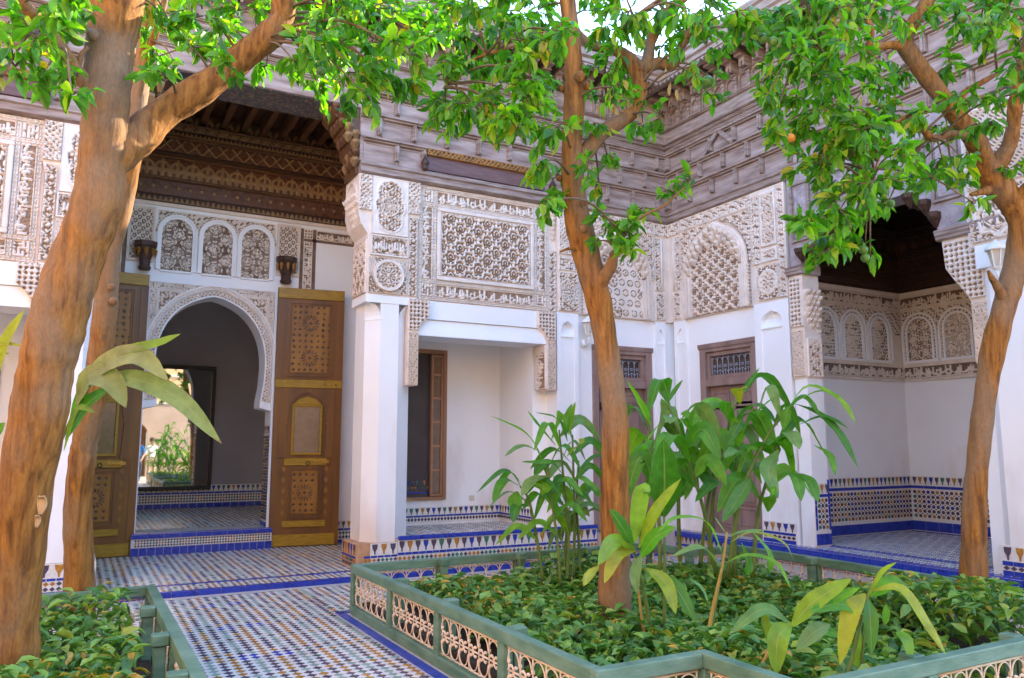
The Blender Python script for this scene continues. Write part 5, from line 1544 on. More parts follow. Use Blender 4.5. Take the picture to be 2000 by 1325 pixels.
# inside of the niche
NX, NY0, NY1 = 10.6, 4.0, 7.32
mb = MB(); mb.box((8.08, NY1, 0), (NX + .3, NY1 + .3, 5.8)); mb.box((NX, NY0 - .3, 0), (NX + .3, NY1, 5.8)); mb.box((8.26, NY0 - .3, 0), (NX + .3, NY0, 5.8)); mb.box((8.10, NY0 - .3, 5.6), (NX + .3, NY1 + .3, 5.8)); mb.box((8.02, 6.875, 0), (8.078, 7.60, 5.8)); mb.box((7.98, 6.66, 3.75), (8.08, 6.88, 5.8)); mb.box((8.2, 3.7, 0), (8.262, 4.24, 5.8))
nc = mb.build('niche_wall', PLASTER, B)
FNL = Fr((8.08, NY1, 0), (1, 0, 0)); FNB = Fr((NX, NY1, 0), (0, -1, 0))
for F, L, k in ((FNL, NX - 8.08, 0), (FNB, NY1 - NY0, 1)):
    o = 0.0
    mb = MB(); mb.fbox(F, o, L, 2.40, 3.71, -.02, .006); sl = mb.build('stucco_frieze', STUCCO_D, nc)
    relief('inscription_band', F, o + .02, L - .02, 2.45, 2.62, lambda u, v: script(u, v, .17, 3), sl, .022, .008, res=.0115, mats=mats_d)
    relief('inscription_band', F, o + .02, L - .02, 3.48, 3.64, lambda u, v: script(u, v, .16, 5), sl, .022, .008, res=.0115, mats=mats_d)
    p = .565; n = int(L / p)
    cs = [.30 + i * p for i in range(n)]
    relief('hatched_ground', F, o + .02, L - .02, 3.08, 3.44, lambda u, v: hatch(u, v, .03), sl, .014, .007, res=.0115, mats=mats_d, cut=lambda u, v, cs=cs: np.all([np.hypot((u - c) / .26, (np.maximum(v, 3.10) - 3.10) / .28) > 1 for c in cs], 0))
    for i, c in enumerate(cs):
        pts = [(c - .185, 2.70)] + arch_pts(c, .185, 3.10, 3.31, 12) + [(c + .185, 2.70)]
        mb = MB(); band(mb, F, pts, offs(pts, .028), 0, .034); band(mb, F, offs(pts, .06), offs(pts, .085), 0, .04); mb.fbox(F, c - .26, c + .26, 2.665, 2.698, 0, .025); ar = mb.build('blind_arch', PLASTER, sl)
        ring_relief('arch_moulding', F, pts, .02, .06, lambda s, w: np.sin(TAU * s / .045) * .5 + .5, ar, .018, .010, .0125, mats_d)
        relief('arch_carving', F, c - .185, c + .185, 2.70, 3.31, (lambda u, v: stars(u + .08, v + .05, .30)) if (k and i % 2) else ((lambda u, v: np.maximum(arab(u, v, .06) * .6, np.nan_to_num(rosette((u % .18), (v % .2), .09, .1, .05, 6)))) if k else (lambda u, v: script(v, u, .37, i + 2))), ar, .024, .0, res=.0115, mats=mats_d, rim=False,
               cut=lambda u, v, c=c: (v < 3.10) | (np.hypot((u - c) / .185, (v - 3.10) / .21) < 1.0))
    mb = MB(); mb.fsweep(F, [(0, 2.40), (.03, 2.40), (.035, 2.43), (.02, 2.445), (0, 2.445)], 0, L); mb.fsweep(F, [(0, 3.65), (.03, 3.655), (.05, 3.68), (.05, 3.71), (0, 3.71)], 0, L); mb.build('fillet', STUCCO_D, sl)
    # dark cedar above
    mb = MB(); mb.fbox(F, 0, L, 3.712, 5.6, -.02, .008)
    for (v, h, d) in ((3.73, .10, .05), (3.95, .05, .07), (4.22, .06, .10), (4.55, .06, .14), (4.9, .1, .2)): mb.fsweep(F, MOULD(v, h, .008, d), 0, L)
    wf = mb.build('dark_cedar_frieze', WOOD_D, nc)
    relief('frieze_ornament', F, .02, L - .02, 4.02, 4.20, lambda u, v: (np.abs(((u + v) / .12) % 1 - .5) < .09).astype(float), wf, .012, .010, .0125, (WOOD_PAINT, WOOD_D))
    relief('frieze_ornament', F, .02, L - .02, 4.30, 4.52, lambda u, v: (np.hypot((u % .2) - .1, v - .1) < .06).astype(float), wf, .012, .010, .0125, (WOOD_PAINT, WOOD_D))
    T = Tiles(); mb = MB(); mb.fbox(F, 0, L, PZ, 1.05, -.01, .004); dd = mb.build('tiled_dado', T_WHITE, B)
    checks(T, F, .02, L - .02, .46, .86, .068, .005, 'oct'); merlons(T, F, .02, L - .02, .93, 1.04, .085, .005); edging(T, F, .0, L, .895, .04, .20, .005); edging(T, F, .0, L, PZ + .075, .13, .20, .005); T.build(dd)
# right hand pillar of the niche front
mb = MB()
pl_ = [(7.78, 4.44), (7.72, 4.36), (7.72, 3.66), (7.78, 3.55), (8.26, 3.55), (8.26, 4.44)]
n = len(pl_)
mb.add([(a, b, PZ) for a, b in pl_] + [(a, b, 3.22) for a, b in pl_], [tuple(range(n)), tuple(range(2 * n - 1, n - 1, -1))] + [(i, i + n, (i + 1) % n + n, (i + 1) % n) for i in range(n)])
mb.box((7.70, 3.5, 3.22), (8.26, 4.46, 3.45))
mb.box((7.8, 1.8, PZ), (8.2, 3.56, 3.45))
rp = mb.build('pillar', PLASTER, B)
Fk = Fr((7.715, 9.2, PZ), (0, -1, 0)); T = Tiles(); mb = MB(); mb.fbox(Fk, 4.74, 5.66, 0, .28, -.02, .004); ft = mb.build('tiled_foot', T_WHITE, rp)
merlons(T, Fk, 4.76, 5.64, .14, .27, .11, .005); edging(T, Fk, 4.76, 5.64, .115, .04, .10, .005); checks(T, Fk, 4.76, 5.64, .05, .095, .07, .005); edging(T, Fk, 4.76, 5.64, .025, .045, .10, .005); T.build(ft)
Fk = Fr((7.70, 4.478, PZ), (-1, 0, 0)); 
mb = MB(); mb.fbox(FB, 4.66, 5.75, 3.452, 4.86, -.4, .06); rb = mb.build('carved_block', STUCCO, B)
Fz = Fr((7.74, 9.2, 0), (0, -1, 0))
relief('star_medallion', Fz, 4.70, 5.24, 3.49, 3.99, lambda u, v: np.where(np.hypot(u - .27, v - .25) < .185 + .02 * np.cos(8 * np.arctan2(v - .25, u - .27)), np.nan_to_num(rosette(u, v, .27, .25, .21, 8)), np.where(np.hypot(u - .27, v - .25) < .225 + .02 * np.cos(8 * np.arctan2(v - .25, u - .27)), 1, np.where((np.abs(u - .27) > .235) | (np.abs(v - .25) > .215), weave(u, v, .04), arab(u, v, .12) * .7))), rb, .028, res=.010)
relief('trellis_strip', Fz, 4.70, 5.74, 4.03, 4.84, lambda u, v: hatch(u, v, .045), rb, .028, res=.0115)
relief('scroll_strip', Fz, 5.28, 5.74, 3.49, 3.99, lambda u, v: arab(u, v, .09), rb, .028, res=.0115)
mb = MB(); mb.box((8.12, 7.6, 0), (8.5, 9.6, 7)); mb.box((10.9, 1.5, 0), (11.1, 9.6, 7)); mb.box((8.2, 1.6, 3.45), (8.26, 3.7, 7)); mb.box((8.2, 9.4, 0), (11.1, 9.6, 7)); mb.box((7.8, 1.7, .2), (11, 1.9, 7)); mb.box((7.82, 3.5, 3.46), (8.2, 4.5, 5.0))
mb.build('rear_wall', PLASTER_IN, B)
lantern('wall_lantern', Fr((7.70, 9.2, 0), (0, -1, 0)), 5.02, 3.27, 'white wall lantern on the right pillar behind the leaning right tree')

# ------------------------------------------------------------------ the other two sides of the court (behind the camera; they close the court and throw back the sun)
def plain_side(F, L, label, name='courtyard_wall'):
    t = thing(name, label, 'wall', tuple(F(L / 2, 0, 0)))
    mb = MB()
    xs = [1.2 + i * 3.4 for i in range(int(L / 3.4))]
    edges = [0]
    for x in xs: edges += [x, x + 1.5]
    edges.append(L)
    for a, b in zip(edges[::2], edges[1::2]): mb.fbox(F, a, b, 0, 2.6, -.4, 0)
    for x in xs: above_arch(mb, F, arch_pts(x + .75, .75, 2.0, 2.55, 12), 2.6, -.4, 0); mb.fbox(F, x, x + .75 - .745, 0, 2.0, -.4, 0)
    mb.fbox(F, 0, L, 2.6, 3.4, -.4, 0)
    w = mb.build('wall', PLASTER_S, t)
    mb = MB(); mb.fbox(F, 0, L, 3.4, 7.4, -.4, .02); mb.fsweep(F, [(0, 7.4), (.25, 7.45), (.3, 7.6), (0, 7.62)], 0, L); mb.build('upper_wall', OCHRE_WALL, t)
    mb = MB(); mb.fbox(F, 0, L, 3.4, 3.5, .0, .06); mb.fbox(F, 0, L, 4.7, 4.8, .0, .08); mb.build('string_course', STUCCO, t)
    for x in xs:
        mb = MB(); mb.fbox(F, x + .02, x + 1.48, 0, 2.55, -.38, -.34); frame(mb, F, x + .1, x + .7, .2, 1.9, .06, -.34, -.31); frame(mb, F, x + .8, x + 1.4, .2, 1.9, .06, -.34, -.31); mb.build('door', WOOD_DOOR, t)
    return t


plain_side(Fr((-6.2, -9.0, 0), (0, 1, 0)), 18.2, 'ochre and rose plastered wall closing the courtyard on its left side')
plain_side(Fr((10.9, -9.0, 0), (-1, 0, 0)), 19.9, 'ochre and rose plastered wall facing the arched doorway, seen in the mirror')

# ------------------------------------------------------------------ planters: green fences with cream ironwork
SCR = {}


def iron_meshes(p, H):
    """one bay of the iron infill, p wide and H high, in x and z: upright, arch, scroll cross"""
    key = (round(p, 3), round(H, 3))
    if key in SCR: return SCR[key]
    bar = MB(); bar.tube([(0, 0, .0), (0, 0, H)], .0052, 6)
    for z in (.33, .67): bar.lathe((0, 0, z * H), [(.004, -.012), (.011, -.009), (.011, .009), (.004, .012)], 8)
    arcs = []
    for sg in (1, -1):
        r = p * .46; zt = H - .02 if sg > 0 else .02; zc = H * (.67 if sg > 0 else .33); m_ = MB()
        pts = [(-p / 2 + .005, -.004, zc)] + [(-r * math.cos(math.pi * k / 12), -.004, zt - sg * (.07 - .07 * math.sin(math.pi * k / 12))) for k in range(13)] + [(p / 2 - .005, -.004, zc)]
        m_.tube(pts, .0046, 5); arcs.append(m_)
    scr = MB()
    for sx in (-1, 1):
        for sz in (-1, 1):
            q = [(sx * (.004 + .021 * (1 - math.cos(TAU * .62 * k / 9)) * .8), -.003, H * .5 + sz * (.006 + .03 * k / 9 + .013 * math.sin(TAU * .62 * k / 9))) for k in range(10)]
            scr.tube(q, .0055, 5); e = q[-1]; scr.lathe((e[0], e[1], e[2]), [(.001, -.011), (.010, -.004), (.011, .004), (.001, .011)], 6)
    scr.tube([(-p / 2, -.003, H * .5), (p / 2, -.003, H * .5)], .006, 6)
    out = []
    for nm, m_ in (('iron_bar', bar), ('iron_arch', arcs[0]), ('iron_arch', arcs[1]), ('iron_scroll', scr)):
        o = m_.build(nm, IRON, None, True); out.append((nm, o.data)); bpy.data.objects.remove(o)
    SCR[key] = out
    return out


def fence_run(t, p, q, inward, z0=0.0, H=.43, post0=True, post1=True, nmax=None):
    """one straight side from p to q; `inward` is the side the posts stand on"""
    p = np.array([*p, z0]); q = np.array([*q, z0]); L = np.linalg.norm(q - p); U = (q - p) / L
    F = Fr(p, U)
    mb = MB()
    mb.fbox(F, -.035, L - .036, H - .075, H, -.035, .035); rl = bev(mb.build('top_rail', GREEN_P, t), .007, 2)
    mb = MB(); mb.fbox(F, .039, L - .039, .0, .075, -.032, .037); bev(mb.build('bottom_rail', GREEN_P, t), .007, 2)
    n = nmax or max(1, int(round(L / .92))); w = L / n
    for i in range(n + 1):
        if (i == 0 and not post0) or (i == n and not post1): continue
        mb = MB(); mb.fbox(F, i * w - .038, i * w + .038, .0, H - .076, -.034, .034); bev(mb.build('post', GREEN_P, t), .006)
        if 0 < i < n:
            mb = MB(); sg = inward; a, b = sorted((sg * .036, sg * .13)); mb.fbox(F, i * w - .045, i * w + .045, H - .06, H + .004, a, b); a, b = sorted((sg * .05, sg * .115)); mb.fbox(F, i * w - .03, i * w + .03, 0.05, H - .06, a, b); bev(mb.build('stay', GREEN_P, t), .006)
    for i in range(n):
        W = w - .10; Hp = H - .155
        k = max(2, int(round(W / .135))); pp = W / k
        ms = iron_meshes(pp, Hp)
        mb = MB(); mb.tube([F(i * w + .04, .078 + Hp - .014, .004), F((i + 1) * w - .04, .078 + Hp - .014, .004)], .007, 6); mb.build('iron_rail', IRON, t, True)
        mb = MB(); mb.tube([F(i * w + .04, .09, .004), F((i + 1) * w - .04, .09, .004)], .006, 6); mb.build('iron_rail', IRON, t, True)
        for j in range(k + 1): link('iron_bar', ms[0][1], t, F(i * w + .05 + min(max(j * pp, .006), W - .006), .078, .004), F.rot())
        for j in range(k):
            for nm, me in ms[1:]: link(nm, me, t, F(i * w + .05 + (j + .5) * pp, .078, .006), F.rot())


P1 = thing('planter_fence', 'green wooden fence with cream ironwork round the large planter with the centre tree', 'fence', (4.2, 4.8, 0), 'planter fences')
ring1 = [(2.27, 3.27), (2.27, 7.05), (5.60, 7.05), (5.60, 6.40), (6.27, 6.40), (6.27, 3.27), (5.6, 3.27), (5.6, 2.62), (2.94, 2.62), (2.94, 3.27)]
for i in range(len(ring1)):
    a, b = ring1[i], ring1[(i + 1) % len(ring1)]
    # walk the outline so that the outside is on the frame's front
    fence_run(P1, b, a, -1, post1=False)
P2 = thing('planter_fence', 'green wooden fence with cream ironwork round the left planter with the two trunks', 'fence', (-1.0, 5.0, 0), 'planter fences')
ring2 = [(.57, 3.3), (.57, 6.76), (-3.4, 6.76), (-3.4, 2.7), (-.1, 2.7), (-.1, 3.3)]
for i in range(len(ring2)):
    a, b = ring2[i], ring2[(i + 1) % len(ring2)]
    fence_run(P2, a, b, -1, post1=False)


def soil(name, poly, label=None):
    mb = MB(); n = len(poly)
    A_ = [(x, y, .10) for x, y in poly]; B_ = [(x, y, -.02) for x, y in poly]
    mb.add(A_ + B_, [tuple(range(n)), tuple(range(2 * n - 1, n - 1, -1))] + [(i, i + n, (i + 1) % n + n, (i + 1) % n) for i in range(n)])
    o = mb.build(name, SOIL); o['kind'] = 'structure'
soil('planter_soil', [(2.33, 3.33), (3.0, 3.33), (3.0, 2.68), (5.54, 2.68), (5.54, 3.33), (6.21, 3.33), (6.21, 6.34), (5.54, 6.34), (5.54, 6.99), (2.33, 6.99)])
soil('planter_soil', [(-3.34, 2.76), (-.16, 2.76), (-.16, 3.36), (.51, 3.36), (.51, 6.70), (-3.34, 6.70)])

# ------------------------------------------------------------------ leaves
def leaf_template(n, wprof, fold=.18, bend=.25, wave=0.0):
    """points of a leaf 1 long and 1 wide: x along, y across, z up; n segments"""
    V = []
    for i in range(n + 1):
        t = i / n; w = np.interp(t, [a for a, _ in wprof], [b for _, b in wprof]) / 2
        zc = -bend * t * t
        V += [(t, -w, zc + fold * w + wave * math.sin(9 * t)), (t, 0, zc), (t, w, zc + fold * w + wave * math.sin(9 * t + 2))]
    Fq = []
    for i in range(n):
        b = i * 3
        Fq += [(b, b + 1, b + 4, b + 3)[::-1], (b + 1, b + 2, b + 5, b + 4)[::-1]]
    return np.array(V), np.array(Fq)


LT_O = leaf_template(4, [(0, .06), (.2, .62), (.45, 1), (.75, .72), (1, .03)], .35, .22)
LT_C = leaf_template(3, [(0, .1), (.35, 1), (.7, .8), (1, .04)], .35, .40)


def frames(D, Nn):
    D = D / np.linalg.norm(D, axis=1, keepdims=True)
    S = np.cross(Nn, D); S /= np.linalg.norm(S, axis=1, keepdims=True) + 1e-9
    U = np.cross(D, S)
    return D, S, U


def leaf_mass(name, P, D, Nn, L, W, tmpl, m, parent, mats=None, mi=None, kind='stuff'):
    V0, F0 = tmpl
    D, S, U = frames(D, Nn)
    V = P[:, None, :] + V0[None, :, 0, None] * L[:, None, None] * D[:, None, :] + V0[None, :, 1, None] * W[:, None, None] * S[:, None, :] + V0[None, :, 2, None] * L[:, None, None] * U[:, None, :]
    Q = (F0[None] + (np.arange(len(P)) * len(V0))[:, None, None]).reshape(-1, 4)
    o = mesh_np(name, V.reshape(-1, 3), Q, mats or m, (np.repeat(mi, len(F0)) if mi is not None else None), parent, smooth=True, kind=kind)
    return o


LME = {}


def leaf_parts(P, D, Nn, L, W, tmpl, m, parent, key):
    if key not in LME:
        me = bpy.data.meshes.new('leaf'); me.from_pydata(tmpl[0].tolist(), [], tmpl[1].tolist()); me.polygons.foreach_set('use_smooth', [True] * len(tmpl[1])); me.materials.append(m); LME[key] = me
    D, S, U = frames(D, Nn)
    for i in range(len(P)):
        R = Matrix((D[i], S[i], U[i])).transposed()
        o = link('leaf', LME[key], parent, P[i], R)
        o.scale = (L[i], W[i], L[i])


def spline(pts, n):
    """Catmull-Rom through pts (k x 3 or more columns)"""
    p = np.array(pts, float); p = np.vstack([2 * p[0] - p[1], p, 2 * p[-1] - p[-2]])
    out = []
    m = len(p) - 3
    for j in range(n + 1):
        t = j / n * m; i = min(int(t), m - 1); f = t - i
        a, b, c, d = p[i:i + 4]
        out.append(.5 * ((2 * b) + (-a + c) * f + (2 * a - 5 * b + 4 * c - d) * f ** 2 + (-a + 3 * b - 3 * c + d) * f ** 3))
    return np.array(out)


def limb(mb, spec, n=None, sides=14, wob=.045):
    """spec: rows of photo x, y, depth, diameter in photo pixels"""
    sp = np.array(spec, float); n = n or len(sp) * 7
    s = spline(sp, n)
    pts = [at(a, b, c) for a, b, c, _ in s]; rad = [d / 2 / F_PX * c * (1 + .025 * math.sin(i * 1.7) + .025 * math.sin(i * .63 + 2)) for i, (a, b, c, d) in enumerate(s)]
    mb.tube(pts, rad, sides, 0, True, wob)
    return pts, rad


def orange_tree(label, trunk, limbs, clusters, fruit=(), knots=(), scars=(), dry=None, group='orange trees', seed=1, show=285):
    rg = np.random.default_rng(seed)
    s0 = at(*trunk[0][:3]); s0[2] = .08
    t = thing('orange_tree', label, 'tree', tuple(s0), group)
    mb = MB(); tp, trd = limb(mb, trunk, sides=18)
    for (x, y, dpt, r) in knots: 
        c = at(x, y, dpt); R = r / F_PX * dpt
        mb.lathe(c, [(.001, -R), (R * .6, -R * .8), (R, 0), (R * .65, R * .7), (R * .2, R * .75)], 10)
    mb.build('trunk', BARK, t, True)
    lp = [np.array(tp)]
    for l in limbs:
        mb = MB(); q, _ = limb(mb, l, sides=10); mb.build('branch', BARK, t, True); lp.append(np.array(q) if l[0][3] > 9 and len(l) > 3 else np.array(q)[:1])
    for (x, y, dpt, w, h) in scars:
        c = at(x, y, dpt); mb = MB(); a = w / F_PX * dpt; b = h / F_PX * dpt
        ring = []
        for k in range(14):
            an = TAU * k / 14; ring.append(c + _rt * a * math.cos(an) + _up * b * math.sin(an) * (1 + .2 * math.sin(3 * an)) + _fw * .02 * (abs(math.cos(an))))
        mb.poly([p for p in ring]); mb.tube(ring + ring[:1], .006, 6); mb.build('pruning_scar', SCAR, t)
    allp = np.vstack(lp)
    P = []; Dr = []; Nn = []; L = []
    tw = MB()
    for (x, y, dpt, r, n, *rest) in clusters:
        c = at(x, y, dpt); droop = rest[0] if rest else .55; n = int(n * 1.1)
        # twig from the nearest limb
        k = np.argmin(((allp - c) ** 2).sum(1)); a = allp[k]
        if np.linalg.norm(a - c) > 2.2: a = c + np.array([rg.normal() * .15, rg.normal() * .15, .7])
        m_ = (a + c) / 2 + np.array([0, 0, .12 * np.linalg.norm(a - c)]); tw.tube(spline([a, m_, c], 8), [.0105 - .0008 * i for i in range(9)], 6)
        nt = max(3, int(n / 9))
        for j in range(nt):
            d = rg.normal(size=3); d /= np.linalg.norm(d); d[2] = d[2] * .75
            s_ = c + d * r * .25 * rg.random(); e = c + d * r * (.55 + .5 * rg.random()) + np.array([0, 0, -.22 * r * droop])
            mid = (s_ + e) / 2 + np.array([0, 0, .12 * r])
            q = spline([s_, mid, e], 6); tw.tube(q, [.006, .0055, .005, .0045, .004, .0035, .003], 4, 0, False)
            nl = int(round(n / nt)) + 1
            for i in range(nl):
                f = (i + .5 * rg.random()) / nl; f = .18 + .85 * f
                pnt = q[min(int(f * 6), 6)] + rg.normal(size=3) * .012
                dd = (q[-1] - q[0]); dd /= np.linalg.norm(dd) + 1e-9
                sd_ = rg.normal(size=3); sd_ /= np.linalg.norm(sd_)
                v = dd * .5 + sd_ * .75 + np.array([0, 0, -droop * (.5 + .7 * rg.random())])
                P.append(pnt); Dr.append(v); nn = rg.normal(size=3) * .55 + np.array([0, 0, .8]) - _fw * .25; Nn.append(nn); L.append(rg.uniform(.055, .13))
    tw.build('twig', BARK_D, t, True, kind='stuff')
    P, Dr, Nn, L = map(np.array, (P, Dr, Nn, L)); W = L * rg.uniform(.36, .52, len(L))
    px = np.array([pix(p) for p in P]); vis = (px[:, 0] > -20) & (px[:, 0] < 2020) & (px[:, 1] > -20) & (px[:, 1] < 1340) & (px[:, 2] > .5)
    sc = np.where(vis, L * W / px[:, 2] ** 2, 0); o = np.argsort(-sc); first = o[:show]; first = first[sc[first] > 0]; rest_ = np.setdiff1d(np.arange(len(P)), first)
    leaf_parts(P[first], Dr[first], Nn[first], L[first], W[first], LT_O, LEAF, t, 'o')
    leaf_mass('crown', P[rest_], Dr[rest_], Nn[rest_], L[rest_], W[rest_], LT_O, LEAF, t)
    for (x, y, dpt, rpx, ripe) in fruit:
        c = at(x, y, dpt); R = rpx / F_PX * dpt
        mb = MB(); mb.lathe(c, [(.001, -R), (R * .5, -R * .87), (R * .87, -R * .5), (R, 0), (R * .87, R * .5), (R * .5, R * .86), (R * .12, R * .96), (.001, R * .9)], 14)
        mb.tube([c + np.array([0, 0, R * .9]), c + np.array([.004, 0, R + .03])], .003, 5); mb.build('orange_fruit', FRUIT_O if ripe else FRUIT_G, t, True)
    if dry is not None:
        Pd = np.array([at(x, y, z) for x, y, z in dry]); k = len(Pd)
        leaf_parts(Pd, np.tile([[.1, .05, -1.0]], (k, 1)) + rg.normal(size=(k, 3)) * .25, rg.normal(size=(k, 3)), np.full(k, .11), np.full(k, .03), LT_O, LEAF_DRY, t, 'dry')
    return t


# ------------------------------------------------------------------ the four orange trees
def cl(pts, depth, spread=.5, r=.27, n=62, droop=.6):
    out = []
    for i, q in enumerate(pts):
        x, y = q[:2]; d = depth + spread * math.sin(i * 2.4 + 1); k = q[2] if len(q) > 2 else 1
        out.append((x, y, d, r * (k ** .5), int(n * k), droop))
    return out


L1T = [(10, 1450, 4.3, 100), (22, 1325, 4.3, 98), (30, 1200, 4.3, 88), (42, 1000, 4.3, 98), (78, 800, 4.32, 101), (94, 700, 4.34, 101), (121, 600, 4.36, 103), (153, 500, 4.4, 96), (189, 400, 4.42, 92), (202, 300, 4.45, 86), (207, 200, 4.45, 85), (216, 100, 4.5, 89), (227, 0, 4.5, 98), (240, -160, 4.5, 84), (250, -330, 4.6, 60)]
orange_tree('thick orange tree with knotted warm brown trunk leaning at the left edge', L1T,
    [[(203, 345, 4.45, 40), (232, 308, 4.5, 62), (262, 276, 4.58, 70), (320, 222, 4.7, 62), (400, 170, 4.8, 58), (470, 115, 4.9, 52), (520, 75, 4.95, 54), (548, 40, 5.0, 48), (556, -20, 5.0, 44), (575, -130, 5.1, 36)],
     [(550, 55, 5.0, 30), (562, 60, 5.02, 24), (566, 50, 5.05, 10)],
     [(180, 175, 4.4, 34), (140, 130, 4.3, 32), (112, 85, 4.2, 30), (70, 35, 4.1, 27), (20, -15, 4.0, 24), (-50, -60, 4.0, 18)],
     [(150, 150, 4.32, 12), (158, 110, 4.3, 10), (172, 92, 4.3, 7)]],
    cl([(20, 40), (70, 75, .9), (30, 130, .7), (120, 60, .6), (5, 150, .5), (85, 140, .4), (145, 150, .3), (140, 185, .25), (150, 30, .6), (110, 0)], 4.0, .3, .24, 52)
    + cl([(330, 40), (400, 30), (370, 90, .7), (310, 110, .45), (330, 150, .3), (440, 60, .8), (470, 20), (450, 130, .3), (520, 130, .5), (300, 10), (400, -40), (500, -30)], 4.9, .5, .25, 46)
    + cl([(600, 30), (660, 20), (720, 15), (780, 30, .8), (610, 90), (670, 80), (730, 75), (790, 100, .9), (640, 140), (700, 140), (760, 150, .9), (690, 185, .6), (725, 195, .35), (625, 175, .6), (780, 165, .5), (575, 120, .6), (590, -20), (650, -40), (720, -40), (800, 60, .6)], 5.1, .6, .26, 66),
    fruit=[(628, 140, 5.0, 9, 0), (707, 140, 4.9, 9, 0), (640, 60, 5.0, 9, 0)], knots=[(182, 68, 4.38, 13)], scars=[(78, 985, 4.155, 8, 17), (70, 1018, 4.148, 4, 11)], seed=3)
orange_tree('slender twin-bent orange tree behind the thick left trunk', [(156, 1260, 5.85, 58), (156, 1190, 5.85, 56), (155, 1100, 5.85, 54), (151, 1000, 5.85, 50), (161, 900, 5.87, 48), (168, 850, 5.88, 47), (195, 700, 5.9, 45), (206, 600, 5.9, 44), (214, 500, 5.95, 38), (238, 410, 6, 36), (256, 310, 6, 36), (268, 220, 6, 33), (282, 110, 6.05, 30), (298, 10, 6.1, 27), (320, -100, 6.2, 20)],
    [[(270, 200, 6.0, 18), (286, 120, 5.9, 15), (312, 40, 5.8, 13), (330, -30, 5.8, 10)]],
    cl([(285, 60, .5), (345, 130, .35), (300, 130, .25), (350, 60, .5), (420, 90, .4), (255, 20, .4), (330, -10, .6), (300, -70), (360, -80)], 5.7, .3, .22, 42), knots=[(218, 560, 5.84, 8), (222, 588, 5.84, 9)], seed=5)
